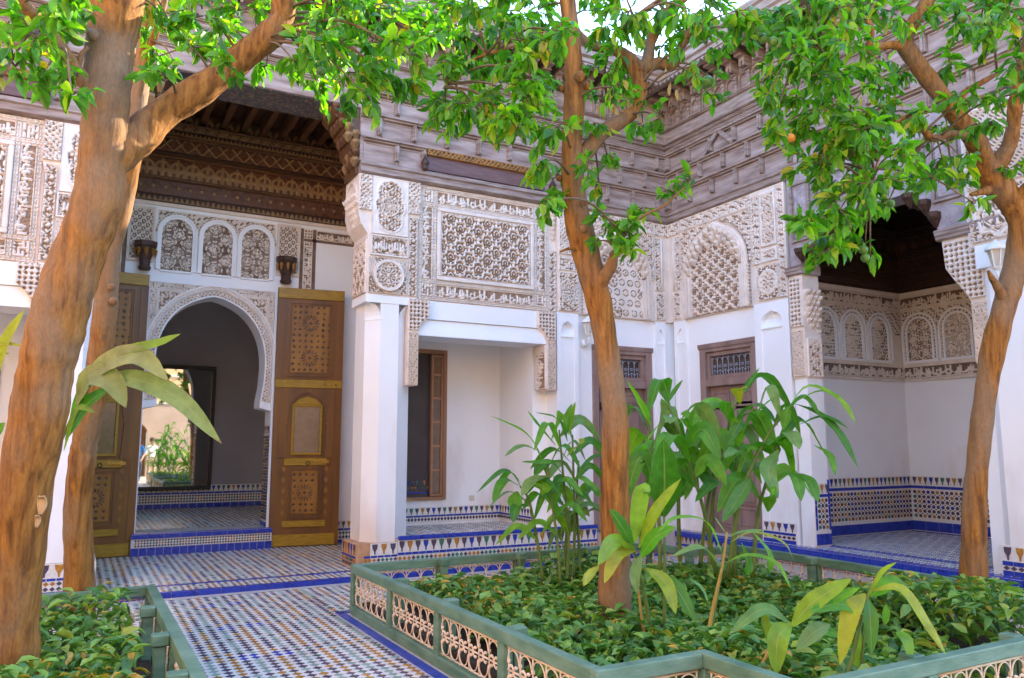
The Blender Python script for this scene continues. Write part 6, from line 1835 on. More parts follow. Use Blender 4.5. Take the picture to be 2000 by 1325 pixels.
orange_tree('straight orange tree rising from the middle of the large planter', [(1202, 1335, 5.5, 78), (1201, 1290, 5.5, 72), (1201, 1240, 5.5, 67), (1201, 1100, 5.5, 60), (1201, 1000, 5.5, 57), (1202, 900, 5.5, 54), (1200, 800, 5.52, 50), (1188, 700, 5.55, 47), (1171, 600, 5.58, 49), (1146, 500, 5.6, 54), (1123, 400, 5.6, 49), (1117, 300, 5.6, 40), (1121, 215, 5.6, 41), (1120, 150, 5.62, 36), (1119, 90, 5.65, 32), (1108, 0, 5.7, 31), (1098, -120, 5.8, 24)],
    [[(1160, 575, 5.58, 24), (1178, 545, 5.53, 27), (1193, 520, 5.49, 24), (1199, 500, 5.47, 18), (1201, 487, 5.46, 8)],
     [(1124, 330, 5.6, 26), (1150, 292, 5.62, 32), (1178, 258, 5.65, 30), (1212, 238, 5.7, 29), (1238, 215, 5.75, 28), (1250, 180, 5.8, 28), (1248, 150, 5.85, 30), (1236, 125, 5.9, 32), (1205, 100, 5.95, 22), (1150, 85, 6.0, 18), (1110, 40, 6.1, 12)],
     [(1246, 145, 5.85, 30), (1264, 120, 5.9, 24), (1270, 85, 5.95, 22), (1290, 45, 6.0, 22), (1320, 10, 6.1, 22), (1360, -30, 6.2, 18)],
     [(1258, 135, 5.88, 22), (1285, 124, 5.92, 24), (1312, 128, 5.95, 22), (1328, 92, 6.0, 16), (1348, 60, 6.05, 14), (1370, 20, 6.1, 10)],
     [(1212, 60, 5.7, 16), (1240, 35, 5.75, 10), (1275, 10, 5.8, 11), (1300, -10, 5.9, 8)],
     [(1130, 490, 5.55, 6), (1112, 486, 5.5, 6), (1094, 492, 5.45, 4)],
     [(1194, 500, 5.46, 10), (1218, 462, 5.4, 7), (1252, 425, 5.35, 6), (1300, 400, 5.3, 5), (1340, 362, 5.25, 3)],
     [(1100, 60, 5.6, 12), (1050, 70, 5.4, 10), (985, 95, 5.2, 8), (920, 120, 5.1, 6), (870, 170, 5.0, 4)]],
    cl([(860, 20), (920, 15), (985, 20), (1050, 20), (1090, 60, .7), (890, 75), (950, 80), (1015, 80), (1070, 110, .8), (860, 120, .5), (915, 135), (975, 140), (1035, 150), (1085, 165, .5), (870, 205, .8), (925, 200), (985, 200, .9), (1040, 210), (900, 225, .5), (950, 245, .5), (1010, 250, .8), (1060, 270, .5), (1085, 250, .4), (1050, 320, .5), (1080, 350, .6), (1065, 390, .35), (1095, 400, .3), (900, -40), (1000, -40), (850, 60, .6)], 5.2, .6, .26, 64)
    + cl([(1160, 20), (1190, 60, .8), (1230, 20), (1290, 15, .6), (1350, 20, .8), (1400, 40), (1180, 130, .7), (1200, 170, .6), (1175, 200, .6), (1160, 240, .5), (1265, 200, .5), (1255, 240, .5), (1150, 330, .4), (1170, 355, .3), (1185, 300, .3), (1290, 230, .3), (1380, 90, .6), (1350, 130, .25), (1385, 150, .3), (1385, 185, .3), (1440, 20), (1420, 90, .5), (1460, 60, .7), (1200, -40), (1300, -50), (1400, -40), (1320, 60, .5), (1290, 95, .35), (1335, 95, .3), (1250, 60, .6), (1215, 95, .5), (1300, 20, .8), (1225, 130, .35)], 5.8, .5, .26, 50)
    + cl([(1195, 440, .5), (1225, 430, .5), (1215, 470, .5), (1255, 405, .35), (1230, 490, .25), (1170, 420, .25), (1170, 470, .2)], 5.35, .1, .17, 44, .4) + cl([(1310, 380, .7), (1350, 350, .5)], 5.25, .05, .14, 16, .2),
    fruit=[(928, 25, 5.1, 8, 0), (948, 120, 5.1, 7, 0), (1004, 260, 5.0, 9, 0), (1080, 202, 5.0, 7, 0), (1382, 160, 5.7, 12, 0)], knots=[(1132, 150, 5.5, 12), (1096, 172, 5.58, 7), (1144, 168, 5.6, 9), (1092, 348, 5.58, 7), (1140, 445, 5.44, 11), (1140, 395, 5.5, 8)], scars=[(1203, 1290, 5.352, 17, 27)],
    dry=[(1185 + 5 * i + 6 * math.sin(i * 3), 170 + 9 * (i % 6), 5.7) for i in range(12)] + [(1172, 200, 5.7), (1310, 160, 5.8), (1300, 130, 5.8), (1322, 175, 5.8)], seed=7)
orange_tree('forked orange tree with leaning trunk at the right edge of the planter', [(1900, 1215, 6.1, 56), (1901, 1150, 6.1, 52), (1902, 1050, 6.1, 46), (1906, 950, 6.1, 42), (1918, 820, 6.1, 39), (1937, 700, 6.1, 43), (1961, 600, 6.1, 43), (1978, 540, 6.1, 43), (1993, 470, 6.1, 45), (1990, 420, 6.1, 46), (1968, 385, 6.1, 50), (1938, 350, 6.1, 52), (1928, 325, 6.1, 48)],
    [[(1928, 340, 6.1, 50), (1910, 285, 6.05, 40), (1880, 240, 6.0, 36), (1848, 200, 5.95, 34), (1810, 150, 5.9, 34), (1778, 105, 5.85, 34), (1766, 85, 5.8, 30), (1778, 55, 5.8, 28), (1800, 20, 5.8, 28), (1822, -15, 5.8, 26), (1850, -80, 5.8, 20)],
     [(1775, 95, 5.84, 22), (1740, 88, 5.75, 16), (1700, 92, 5.65, 13), (1702, 60, 5.6, 12), (1685, 35, 5.55, 11), (1640, 45, 5.5, 9), (1590, 80, 5.4, 6)],
     [(1930, 340, 6.1, 44), (1956, 310, 6.05, 34), (1972, 280, 6.0, 28), (1980, 240, 5.95, 26), (1985, 190, 5.9, 26), (1996, 140, 5.85, 24), (2012, 60, 5.8, 22), (2030, -60, 5.8, 18)],
     [(1905, 270, 6.05, 18), (1860, 262, 5.9, 15), (1820, 270, 5.75, 14), (1795, 240, 5.65, 12), (1780, 225, 5.6, 10), (1740, 250, 5.5, 7), (1720, 300, 5.4, 5), (1700, 360, 5.35, 4)],
     [(1875, 205, 5.95, 14), (1885, 180, 5.9, 12), (1920, 160, 5.85, 11), (1955, 140, 5.8, 8)],
     [(1960, 585, 6.08, 22), (1948, 560, 6.0, 16), (1938, 545, 5.95, 12), (1930, 530, 5.9, 6)],
     [(1990, 385, 6.05, 24), (2010, 365, 6.0, 22), (2040, 350, 6.0, 18)], [(1930, 372, 6.05, 18), (1905, 378, 5.95, 10), (1895, 380, 5.9, 5)]],
    cl([(1520, 20), (1580, 15), (1640, 15), (1700, 15, .8), (1740, 40, .6), (1530, 80), (1590, 80), (1650, 90), (1520, 140, .8), (1570, 150), (1630, 150), (1690, 140, .7), (1500, 185, .5), (1550, 210, .7), (1610, 215), (1660, 205, .9), (1720, 190, .5), (1510, 240, .3), (1560, 265, .7), (1620, 270, .9), (1690, 250, .9), (1740, 220, .6), (1600, 320), (1650, 310), (1700, 300, .9), (1750, 300, .8), (1580, 330, .4), (1630, 360), (1690, 360, .9), (1740, 360, .6), (1640, 410, .8), (1690, 400, .7), (1600, 420, .5), (1590, 450, .6), (1630, 460, .8), (1660, 450, .6), (1620, 490, .5), (1730, 405, .25), (1560, -40), (1650, -40), (1740, -40), (1540, 115, .8), (1590, 120, .8), (1655, 245, .8)], 5.4, .5, .26, 64)
    + cl([(1690, 478, .12), (1700, 500, .12)], 5.3, .02, .10, 60, .9)
    + cl([(1860, 20), (1920, 15), (1970, 20), (1880, 60, .8), (1940, 60), (1985, 90, .8), (1850, 130, .5), (1820, 220, .6), (1850, 240, .9), (1900, 200, .8), (1930, 240, .7), (1950, 180, .7), (1990, 180, .6), (1800, 290, .8), (1840, 310, .7), (1880, 310, .4), (1780, 340, .5), (1820, 345, .4), (1860, 350, .4), (1970, 330, .4), (1900, 395, .2), (1900, -40), (1980, -40), (1800, 40, .5), (1760, 130, .5), (1990, 130, .7)], 5.8, .5, .25, 54),
    fruit=[(1880, 36, 5.5, 10, 0), (1910, 45, 5.5, 11, 0), (1926, 42, 5.55, 10, 0), (1490, 76, 5.3, 10, 0), (1510, 82, 5.3, 10, 0), (1545, 270, 5.2, 9, 1), (1698, 360, 5.2, 9, 0), (1686, 488, 5.25, 9, 0), (1690, 504, 5.25, 9, 0), (1838, 210, 5.6, 9, 0), (1940, 95, 5.6, 9, 0), (1655, 348, 5.2, 9, 0), (1740, 398, 5.3, 8, 0), (1722, 205, 5.4, 8, 0)], seed=9)

# ------------------------------------------------------------------ ginger plants: cane stems with long arching blades
def blade(name, pts, wpx, m, parent, up=None, n=12, tipw=.0, fold=.22, basew=.12, real=False):
    """long blade: pts rows of photo x, y, depth from stem to tip; wpx widest width in photo pixels"""
    s = spline(pts, n); P = np.array([at(*q) for q in s]) if not real else s; V = []; 
    upv = np.array(up if up is not None else [0, 0, 1.0]) - _fw * .35
    wm = wpx / F_PX * np.mean([q[2] for q in pts]) if not real else wpx
    for i in range(n + 1):
        t = i / n
        T_ = P[min(i + 1, n)] - P[max(i - 1, 0)]; T_ /= np.linalg.norm(T_) + 1e-9
        S = np.cross(upv, T_); S /= np.linalg.norm(S) + 1e-9; N_ = np.cross(T_, S)
        w = wm / 2 * np.interp(t, [0, .08, .3, .55, .8, .93, 1], [basew, .35, .88, 1, .72, .32, tipw])
        wv = .05 * w * math.sin(i * 1.9)
        V += [P[i] - S * w + N_ * (fold * w + wv), P[i] - S * w * .5 + N_ * fold * w * .35, P[i], P[i] + S * w * .5 + N_ * fold * w * .35, P[i] + S * w + N_ * (fold * w - wv)]
    mb = MB(); Fq = []
    for i in range(n):
        for k in range(4): b = i * 5 + k; Fq.append((b, b + 1, b + 6, b + 5))
    mb.add(V, Fq)
    o = mb.build(name, m, parent, True)
    uvl = o.data.uv_layers.new(name='UVMap')
    vi = np.zeros(len(o.data.loops), np.int32); o.data.loops.foreach_get('vertex_index', vi)
    uvl.data.foreach_set('uv', np.stack([(vi % 5) / 4.0, (vi // 5) / n], 1).astype(np.float32).ravel())
    return o


def cane(parent, pts, dpx=8, m=None):
    s = spline(pts, 12); mb = MB(); mb.tube([at(*q[:3]) for q in s], [dpx / 2 / F_PX * q[2] * (1 - .5 * i / 12) for i, q in enumerate(s)], 7)
    return mb.build('stem', m or STEM, parent, True)


def auto_blades(parent, pts, k, Lpx, wpx, rg, lo=.35, mats=(LEAF_G,), droop=.5):
    """alternate leaves up one cane"""
    s = spline(pts, 40)
    for i in range(k):
        t = lo + (1 - lo) * (i + .5) / k; q = s[min(int(t * 40), 40)]
        a = math.radians(rg.uniform(25, 70)) * (1 if i % 2 else -1); L = Lpx * rg.uniform(.7, 1.15); dz = rg.uniform(-.35, .3)
        ex, ey = L * math.sin(a), -L * math.cos(a)
        if t > .97: ex *= .3
        mid = (q[0] + ex * .5, q[1] + ey * .62, q[2] + dz * .5); tip = (q[0] + ex * 1.05, q[1] + ey * (1 - droop * 1.6) + L * droop * .4, q[2] + dz)
        blade('leaf', [tuple(q[:3]), mid, tip], wpx * rg.uniform(.8, 1.15), mats[int(rg.random() * len(mats))], parent, [rg.normal() * .4, rg.normal() * .4, .8])


rg = np.random.default_rng(21)
def ginger(label, base, group='ginger plants'):
    b = at(*base); b[2] = .1
    return thing('ginger_plant', label, 'plant', tuple(b), group)


# clump in front of the recess
g1 = ginger('tall ginger clump in front of the tiled platform, left of the centre trunk', (1085, 1150, 7.2))
for pts, k, L, w in (([(1062, 1140, 7.1), (1050, 1060, 7.1), (1034, 980, 7.1), (1016, 950, 7.1)], 5, 92, 20), ([(1108, 1145, 7.2), (1110, 1040, 7.2), (1100, 930, 7.2), (1092, 840, 7.2)], 8, 95, 22), ([(1118, 1145, 7.3), (1122, 1040, 7.3), (1120, 930, 7.3), (1118, 850, 7.3)], 7, 95, 22),
                     ([(1095, 1145, 7.0), (1088, 1050, 7.0), (1076, 970, 7.0), (1068, 900, 7.0)], 6, 90, 22), ([(1135, 1145, 7.4), (1130, 1050, 7.4), (1126, 980, 7.4), (1130, 900, 7.4)], 6, 85, 20), ([(1100, 1140, 7.4), (1104, 1080, 7.4), (1106, 1020, 7.4), (1098, 980, 7.4)], 5, 70, 18)):
    cane(g1, pts, 7); auto_blades(g1, pts, k, L, w, rg, .3, (LEAF_G, LEAF_G, LEAF_G, LEAF_P))
for pts, w, m in (([(1060, 905, 7.1), (1030, 850, 7.0), (958, 812, 6.9)], 20, LEAF_G), ([(1085, 870, 7.1), (1050, 830, 7.1), (1030, 802, 7.1)], 14, LEAF_G), ([(1108, 862, 7.1), (1090, 820, 7.0), (1045, 806, 6.9)], 18, LEAF_G), ([(1106, 850, 7.1), (1108, 815, 7.1), (1118, 788, 7.1)], 16, LEAF_G), ([(1110, 850, 7.1), (1118, 810, 7.1), (1124, 785, 7.1)], 12, LEAF_G),
                  ([(1020, 945, 7.0), (985, 920, 6.9), (932, 962, 6.8)], 18, LEAF_G), ([(1015, 950, 7.0), (985, 940, 6.9), (962, 982, 6.8)], 26, LEAF_G), ([(1075, 930, 7.0), (1040, 940, 6.9), (1018, 970, 6.8)], 28, LEAF_P), ([(1038, 990, 7.0), (1010, 990, 6.9), (1002, 1022, 6.8)], 24, LEAF_G), ([(1060, 885, 7.0), (1020, 872, 6.9), (985, 892, 6.8)], 18, LEAF_P),
                  ([(1100, 900, 7.0), (1060, 905, 6.9), (1018, 903, 6.8)], 22, LEAF_G), ([(1108, 892, 6.9), (1130, 870, 6.8), (1142, 856, 6.8)], 26, LEAF_Y), ([(1055, 930, 7.0), (1062, 950, 6.9), (1058, 970, 6.9)], 36, LEAF_G), ([(1120, 960, 7.0), (1142, 970, 6.9), (1160, 990, 6.9)], 22, LEAF_G), ([(1010, 960, 7), (1006, 980, 6.95), (1004, 996, 6.9)], 30, LEAF_G)):
    blade('leaf', pts, w, m, g1)
# big clump in the corner
g2 = ginger('large leafy ginger clump in the corner of the planter, before the side doors', (1400, 1140, 6.9))
for pts, k, L, w in (([(1400, 1130, 6.8), (1375, 1000, 6.7), (1345, 900, 6.6), (1318, 822, 6.5)], 6, 112, 37), ([(1435, 1130, 6.9), (1436, 1000, 6.9), (1438, 900, 6.9), (1442, 800, 6.9)], 6, 115, 37), ([(1385, 1130, 7.1), (1390, 1000, 7.1), (1410, 880, 7.1), (1445, 760, 7.1)], 6, 112, 34), ([(1470, 1130, 6.7), (1480, 1010, 6.7), (1500, 930, 6.6), (1520, 860, 6.6)], 6, 115, 37),
                     ([(1290, 1130, 6.9), (1286, 1000, 6.9), (1276, 900, 6.9), (1262, 800, 6.9)], 6, 115, 37), ([(1330, 1130, 7.2), (1325, 1000, 7.2), (1330, 900, 7.2), (1345, 830, 7.2)], 6, 106, 34), ([(1365, 1130, 7.3), (1380, 1000, 7.3), (1400, 900, 7.3), (1430, 840, 7.3)], 6, 106, 36), ([(1420, 1130, 6.6), (1450, 960, 6.5), (1500, 850, 6.5), (1545, 795, 6.4)], 6, 100, 26)):
    cane(g2, pts, 9); auto_blades(g2, pts, k, L, w, rg, .42, (LEAF_G, LEAF_G, LEAF_G, LEAF_G, LEAF_P), .6)
for pts, w, m in (([(1296, 1010, 6.2), (1298, 940, 6.1), (1296, 858, 6.0)], 70, LEAF_G), ([(1440, 872, 6.5), (1438, 845, 6.45), (1436, 815, 6.4)], 32, LEAF_G), ([(1448, 845, 6.6), (1480, 805, 6.5), (1520, 770, 6.4)], 20, LEAF_G), ([(1540, 795, 6.4), (1580, 755, 6.3), (1640, 782, 6.2), (1672, 828, 6.1)], 24, LEAF_G), ([(1545, 790, 6.4), (1600, 765, 6.3), (1648, 776, 6.2)], 12, LEAF_G),
                  ([(1555, 790, 6.4), (1600, 810, 6.3), (1640, 850, 6.2), (1676, 915, 6.1)], 28, LEAF_G), ([(1560, 830, 6.4), (1610, 815, 6.3), (1658, 838, 6.2)], 20, LEAF_G), ([(1520, 880, 6.4), (1500, 920, 6.3), (1520, 975, 6.2)], 34, LEAF_P), ([(1528, 845, 6.4), (1545, 850, 6.3), (1562, 878, 6.2)], 36, LEAF_P), ([(1530, 925, 6.4), (1555, 935, 6.3), (1565, 980, 6.2)], 28, LEAF_G), ([(1545, 925, 6.4), (1580, 940, 6.3), (1598, 982, 6.2)], 28, LEAF_G),
                  ([(1465, 935, 6.4), (1445, 970, 6.3), (1410, 1022, 6.2)], 34, LEAF_P), ([(1270, 830, 6.6), (1250, 790, 6.5), (1222, 740, 6.4)], 32, LEAF_G), ([(1302, 790, 6.8), (1318, 765, 6.8), (1334, 742, 6.8)], 16, LEAF_G), ([(1272, 860, 6.4), (1255, 880, 6.3), (1290, 825, 6.2)], 34, LEAF_G), ([(1318, 822, 6.4), (1310, 815, 6.35), (1308, 828, 6.3)], 30, LEAF_P), ([(1350, 845, 6.5), (1338, 820, 6.4), (1345, 800, 6.4)], 26, LEAF_G),
                  ([(1420, 820, 6.6), (1418, 790, 6.5), (1432, 785, 6.4)], 22, LEAF_G), ([(1445, 790, 6.6), (1440, 762, 6.5), (1462, 758, 6.4)], 26, LEAF_Y), ([(1450, 770, 6.6), (1466, 745, 6.6), (1484, 718, 6.6)], 12, LEAF_G), ([(1530, 840, 6.4), (1535, 815, 6.4), (1538, 795, 6.4)], 22, LEAF_G), ([(1590, 870, 6.3), (1620, 890, 6.2), (1632, 930, 6.1)], 16, LEAF_G), ([(1460, 900, 6.3), (1440, 880, 6.2), (1415, 895, 6.1)], 30, LEAF_P), ([(1500, 1000, 6.3), (1505, 970, 6.2), (1515, 950, 6.2)], 30, LEAF_G)):
    blade('leaf', pts, w, m, g2)
# yellowing plant just right of the centre trunk
g3 = ginger('yellow-green ginger plant close to the foot of the centre trunk', (1270, 1240, 5.2))
cane(g3, [(1272, 1250, 5.2), (1262, 1180, 5.2), (1245, 1100, 5.15), (1238, 1072, 5.1)], 10); cane(g3, [(1262, 1270, 5.1), (1250, 1180, 5.1), (1240, 1090, 5.1)], 8, STEM_Y); cane(g3, [(1296, 1260, 5.3), (1298, 1150, 5.3), (1297, 1010, 5.3)], 9)
for pts, w, m in (([(1240, 1072, 5.1), (1200, 1058, 4.95), (1168, 1105, 4.8)], 34, LEAF_Y), ([(1240, 1075, 5.1), (1205, 1085, 4.95), (1180, 1140, 4.85)], 28, LEAF_Y), ([(1238, 1070, 5.1), (1215, 1030, 5.05), (1190, 994, 5.0)], 30, LEAF_G), ([(1240, 1060, 5.1), (1245, 1010, 5.1), (1255, 958, 5.1), (1270, 962, 5.05)], 34, LEAF_G), ([(1248, 1070, 5.1), (1280, 1000, 5.0), (1330, 935, 4.9)], 24, LEAF_Y),
                  ([(1250, 1090, 5.1), (1280, 1050, 5.0), (1320, 1030, 4.9)], 34, LEAF_G), ([(1250, 1060, 5.1), (1265, 1030, 5.1), (1285, 1000, 5.1)], 24, LEAF_G), ([(1170, 1105, 4.9), (1150, 1125, 4.85), (1140, 1145, 4.8)], 18, LEAF_Y), ([(1262, 1110, 5.1), (1300, 1140, 5.0), (1320, 1200, 4.9)], 30, LEAF_Y), ([(1270, 1120, 5.1), (1320, 1150, 5.0), (1358, 1215, 4.9)], 32, LEAF_G), ([(1255, 1080, 5.1), (1240, 1120, 5.05), (1244, 1160, 5.0)], 22, LEAF_P)):
    blade('leaf', pts, w, m, g3, np.array([0, 0, .7]) - _fw * .45)
g4 = ginger('thin yellow-stemmed ginger shoot in the middle of the ground cover', (1382, 1262, 4.9))
cane(g4, [(1380, 1265, 4.9), (1392, 1190, 4.9), (1410, 1110, 4.9), (1420, 1040, 4.9)], 9, STEM_Y); cane(g4, [(1386, 1265, 4.95), (1396, 1200, 4.95), (1404, 1150, 4.95)], 5, STEM)
for pts, w, m in (([(1412, 1085, 4.9), (1380, 1020, 4.8), (1320, 1012, 4.7), (1285, 1040, 4.65)], 14, LEAF_G), ([(1420, 1050, 4.9), (1450, 1040, 4.85), (1500, 1036, 4.8)], 14, LEAF_P), ([(1416, 1100, 4.9), (1460, 1085, 4.85), (1515, 1100, 4.8), (1545, 1150, 4.75)], 16, LEAF_G), ([(1408, 1110, 4.9), (1370, 1070, 4.8), (1310, 1088, 4.75)], 22, LEAF_P), ([(1425, 1060, 4.9), (1470, 1040, 4.9), (1530, 1060, 4.8), (1552, 1100, 4.8)], 9, LEAF_Y),
                  ([(1420, 1045, 4.9), (1405, 1025, 4.9), (1396, 1010, 4.9)], 10, LEAF_P), ([(1345, 1130, 4.7), (1370, 1150, 4.7), (1384, 1180, 4.7)], 16, LEAF_P), ([(1448, 1060, 5.2), (1460, 1100, 5.2), (1462, 1125, 5.2)], 24, LEAF_G), ([(1470, 1040, 5.2), (1500, 1080, 5.2), (1505, 1120, 5.2)], 24, LEAF_G)):
    blade('leaf', pts, w, m, g4)
g5 = ginger('drooping browned ginger plant at the front of the planter', (1655, 1330, 4.0))
cane(g5, [(1650, 1340, 4.0), (1668, 1270, 4.0), (1690, 1180, 4.0), (1705, 1140, 4.0)], 9); cane(g5, [(1480, 1320, 4.1), (1495, 1285, 4.1), (1505, 1265, 4.1)], 9, STEM_Y); cane(g5, [(1680, 1340, 4.1), (1686, 1260, 4.1), (1692, 1180, 4.1)], 7)
for pts, w, m in (([(1545, 1225, 4.0), (1590, 1175, 3.95), (1665, 1130, 3.9)], 36, LEAF_Y), ([(1575, 1200, 4.0), (1630, 1170, 3.95), (1680, 1148, 3.9)], 22, LEAF_G), ([(1545, 1220, 4.0), (1520, 1245, 3.95), (1515, 1320, 3.9)], 42, LEAF_Y), ([(1690, 1160, 4.0), (1660, 1200, 3.95), (1640, 1300, 3.9)], 36, LEAF_Y), ([(1695, 1170, 4.0), (1700, 1210, 3.95), (1702, 1280, 3.9)], 30, LEAF_G),
                  ([(1700, 1155, 4.0), (1760, 1150, 3.9), (1810, 1220, 3.85), (1848, 1280, 3.8)], 22, LEAF_Y), ([(1700, 1165, 4.0), (1740, 1140, 3.95), (1780, 1165, 3.9)], 34, LEAF_G), ([(1694, 1170, 4.0), (1720, 1120, 3.95), (1752, 1098, 3.9)], 10, LEAF_Y), ([(1690, 1200, 4.0), (1640, 1180, 3.95), (1580, 1195, 3.9)], 30, LEAF_G), ([(1620, 1220, 4.1), (1590, 1235, 4.05), (1555, 1270, 4.0)], 32, LEAF_P), ([(1540, 1215, 4.1), (1490, 1190, 4.05), (1422, 1240, 4.0)], 26, LEAF_P),
                  ([(1505, 1270, 4.1), (1496, 1220, 4.1), (1484, 1178, 4.1)], 18, LEAF_Y), ([(1730, 1180, 4.1), (1730, 1200, 4.1), (1728, 1222, 4.1)], 16, LEAF_G), ([(1750, 1235, 4.1), (1770, 1250, 4.05), (1778, 1290, 4.0)], 24, LEAF_G), ([(1680, 1230, 4.1), (1674, 1260, 4.1), (1670, 1320, 4.1)], 16, LEAF_G), ([(1570, 1235, 4.2), (1600, 1230, 4.2), (1640, 1240, 4.2)], 26, LEAF_G)):
    blade('leaf', pts, w, m, g5, np.array([0, 0, .7]) - _fw * .45)
# plant in the left planter whose long leaves cross the doorway
g6 = ginger('ginger plant with broad bronze-edged leaves before the doorway, between the left trunks', (110, 1350, 4.95))
cane(g6, [(30, 1260, 5.0), (55, 1080, 5.0), (105, 900, 4.95), (160, 772, 4.85)], 10); cane(g6, [(-60, 1260, 4.75), (-40, 1000, 4.75), (-20, 760, 4.75)], 12)
for pts, w, m in (([(160, 775, 4.85), (200, 715, 4.80), (270, 695, 4.75), (330, 745, 4.70)], 46, LEAF_B), ([(150, 790, 4.85), (175, 735, 4.80), (220, 745, 4.75), (247, 798, 4.70)], 50, LEAF_B), ([(185, 745, 4.85), (260, 740, 4.75), (350, 780, 4.70), (434, 868, 4.65)], 42, LEAF_B), ([(175, 735, 4.85), (230, 690, 4.80), (310, 670, 4.75), (354, 652, 4.70)], 20, LEAF_Y), ([(135, 830, 4.90), (165, 760, 4.85), (200, 705, 4.80)], 26, LEAF_G),
                  ([(128, 860, 4.90), (170, 790, 4.85), (215, 760, 4.80)], 30, LEAF_G), ([(125, 880, 4.90), (150, 800, 4.85), (186, 806, 4.80)], 14, LEAF_Y), ([(190, 745, 4.85), (220, 740, 4.83), (250, 730, 4.80)], 12, LEAF_G), ([(-20, 780, 4.75), (5, 680, 4.75), (48, 604, 4.75)], 26, LEAF_Y), ([(-40, 690, 4.75), (0, 672, 4.75), (50, 676, 4.75)], 8, LEAF_Y), ([(-40, 700, 4.75), (-10, 693, 4.75), (20, 690, 4.75)], 7, LEAF_Y), ([(-40, 900, 4.55), (-10, 850, 4.55), (10, 826, 4.55)], 30, LEAF_G)):
    blade('leaf', pts, w, m, g6, np.array([0, 0, .55]) - _fw * .8)

# ------------------------------------------------------------------ ground cover
def cover(label, poly, dens, hz, seed, holes=()):
    rg = np.random.default_rng(seed)
    xs = [p[0] for p in poly]; ys = [p[1] for p in poly]
    N = int((max(xs) - min(xs)) * (max(ys) - min(ys)) * dens)
    q = np.stack([rg.uniform(min(xs), max(xs), N), rg.uniform(min(ys), max(ys), N)], 1)
    ins = np.zeros(N, bool); j = len(poly) - 1
    for i in range(len(poly)):
        (xi, yi), (xj, yj) = poly[i], poly[j]
        ins ^= ((yi > q[:, 1]) != (yj > q[:, 1])) & (q[:, 0] < (xj - xi) * (q[:, 1] - yi) / (yj - yi + 1e-12) + xi); j = i
    q = q[ins]; N = len(q)
    hgt = hz(q[:, 0], q[:, 1])
    t = np.sqrt(rg.random(N))
    P = np.stack([q[:, 0], q[:, 1], .12 + hgt * t], 1)
    az = rg.uniform(0, TAU, N); el = rg.uniform(-.5, .75, N)
    D = np.stack([np.cos(az) * np.cos(el), np.sin(az) * np.cos(el), np.sin(el)], 1)
    Nn = np.array([[0, 0, 1.0]]) + rg.normal(size=(N, 3)) * .35
    L = rg.uniform(.06, .12, N); W = L * rg.uniform(.42, .58, N)
    patch = (np.sin(q[:, 0] * 2.3 + 1) + np.sin(q[:, 1] * 1.9 + q[:, 0]) > .55)
    mi = ((rg.random(N) < np.where(patch, .30, .06)) & (t > .6)).astype(int)
    L = np.where(mi == 1, L * .7, L); W = np.where(mi == 1, W * .55, W)
    o = leaf_mass('ground_cover', P, D, Nn, L, W, LT_C, None, None, [LEAF_C, LEAF_CY], mi)
    tag(o, label, 'ground cover', kind='stuff')


hz1 = lambda x, y: .20 + .07 * np.sin(x * 3.1 + y) + .05 * np.sin(y * 4.3 - x * 2) + np.where((x > 5.0) & (y < 3.9), .20, 0) + np.where((x < 3.0) & (y > 6.3), -.03, 0)
cover('low dark green ground cover with yellow leaves filling the large planter', [(2.42, 3.42), (3.06, 3.42), (3.06, 2.74), (5.5, 2.74), (5.5, 3.4), (6.15, 3.4), (6.15, 6.28), (5.48, 6.28), (5.48, 6.78), (2.62, 6.85)], 1050, hz1, 4)
hz2 = lambda x, y: .24 + .06 * np.sin(x * 3.1 + y) + .05 * np.sin(y * 4.3 - x * 2) + .06
cover('low dark green ground cover filling the left planter round the trunks', [(-3.25, 2.85), (-.24, 2.85), (-.24, 3.45), (.36, 3.45), (.36, 6.58), (-3.25, 6.58)], 800, hz2, 6)

# ------------------------------------------------------------------ the part of the court behind the camera that the mirror shows
P3 = thing('planter_fence', 'green fence of the far planter seen only in the mirror', 'fence', (3.6, -.6, 0), 'planter fences')
ring3 = [(2.5, -1.9), (2.5, .7), (4.9, .7), (4.9, -1.9)]
for i in range(4): fence_run(P3, ring3[(i + 1) % 4], ring3[i], -1, post1=False)
soil('planter_soil', [(2.56, -1.84), (4.84, -1.84), (4.84, .64), (2.56, .64)])
cover('ground cover of the far planter seen only in the mirror', [(2.6, -1.8), (4.8, -1.8), (4.8, .6), (2.6, .6)], 420, hz2, 8)
rg = np.random.default_rng(33)
g7 = thing('ginger_plant', 'bushy ginger clump reflected in the mirror', 'plant', (2.95, .1, .1), 'ginger plants')
for i in range(18):
    bx, by = 3.0 + rg.normal() * .28, -.1 + rg.normal() * .45; hgt = rg.uniform(1.0, 2.2); top = np.array([bx + rg.normal() * .2, by + rg.normal() * .2, hgt])
    mb = MB(); mb.tube(spline([(bx, by, .1), ((bx + top[0]) / 2, (by + top[1]) / 2, hgt * .55), top], 6), [.014 - .0012 * k for k in range(7)], 6); mb.build('stem', STEM, g7, True)
    for k in range(7):
        f = .35 + .65 * k / 6; a = rg.uniform(0, TAU); L = rg.uniform(.35, .6); p = np.array([bx, by, .1]) * (1 - f) + top * f
        d = np.array([math.cos(a), math.sin(a), 0])
        blade('leaf', [p, p + d * L * .5 + np.array([0, 0, L * .45]), p + d * L + np.array([0, 0, L * rg.uniform(-.2, .4)])], rg.uniform(.07, .11), LEAF_G, g7, real=True, n=8)


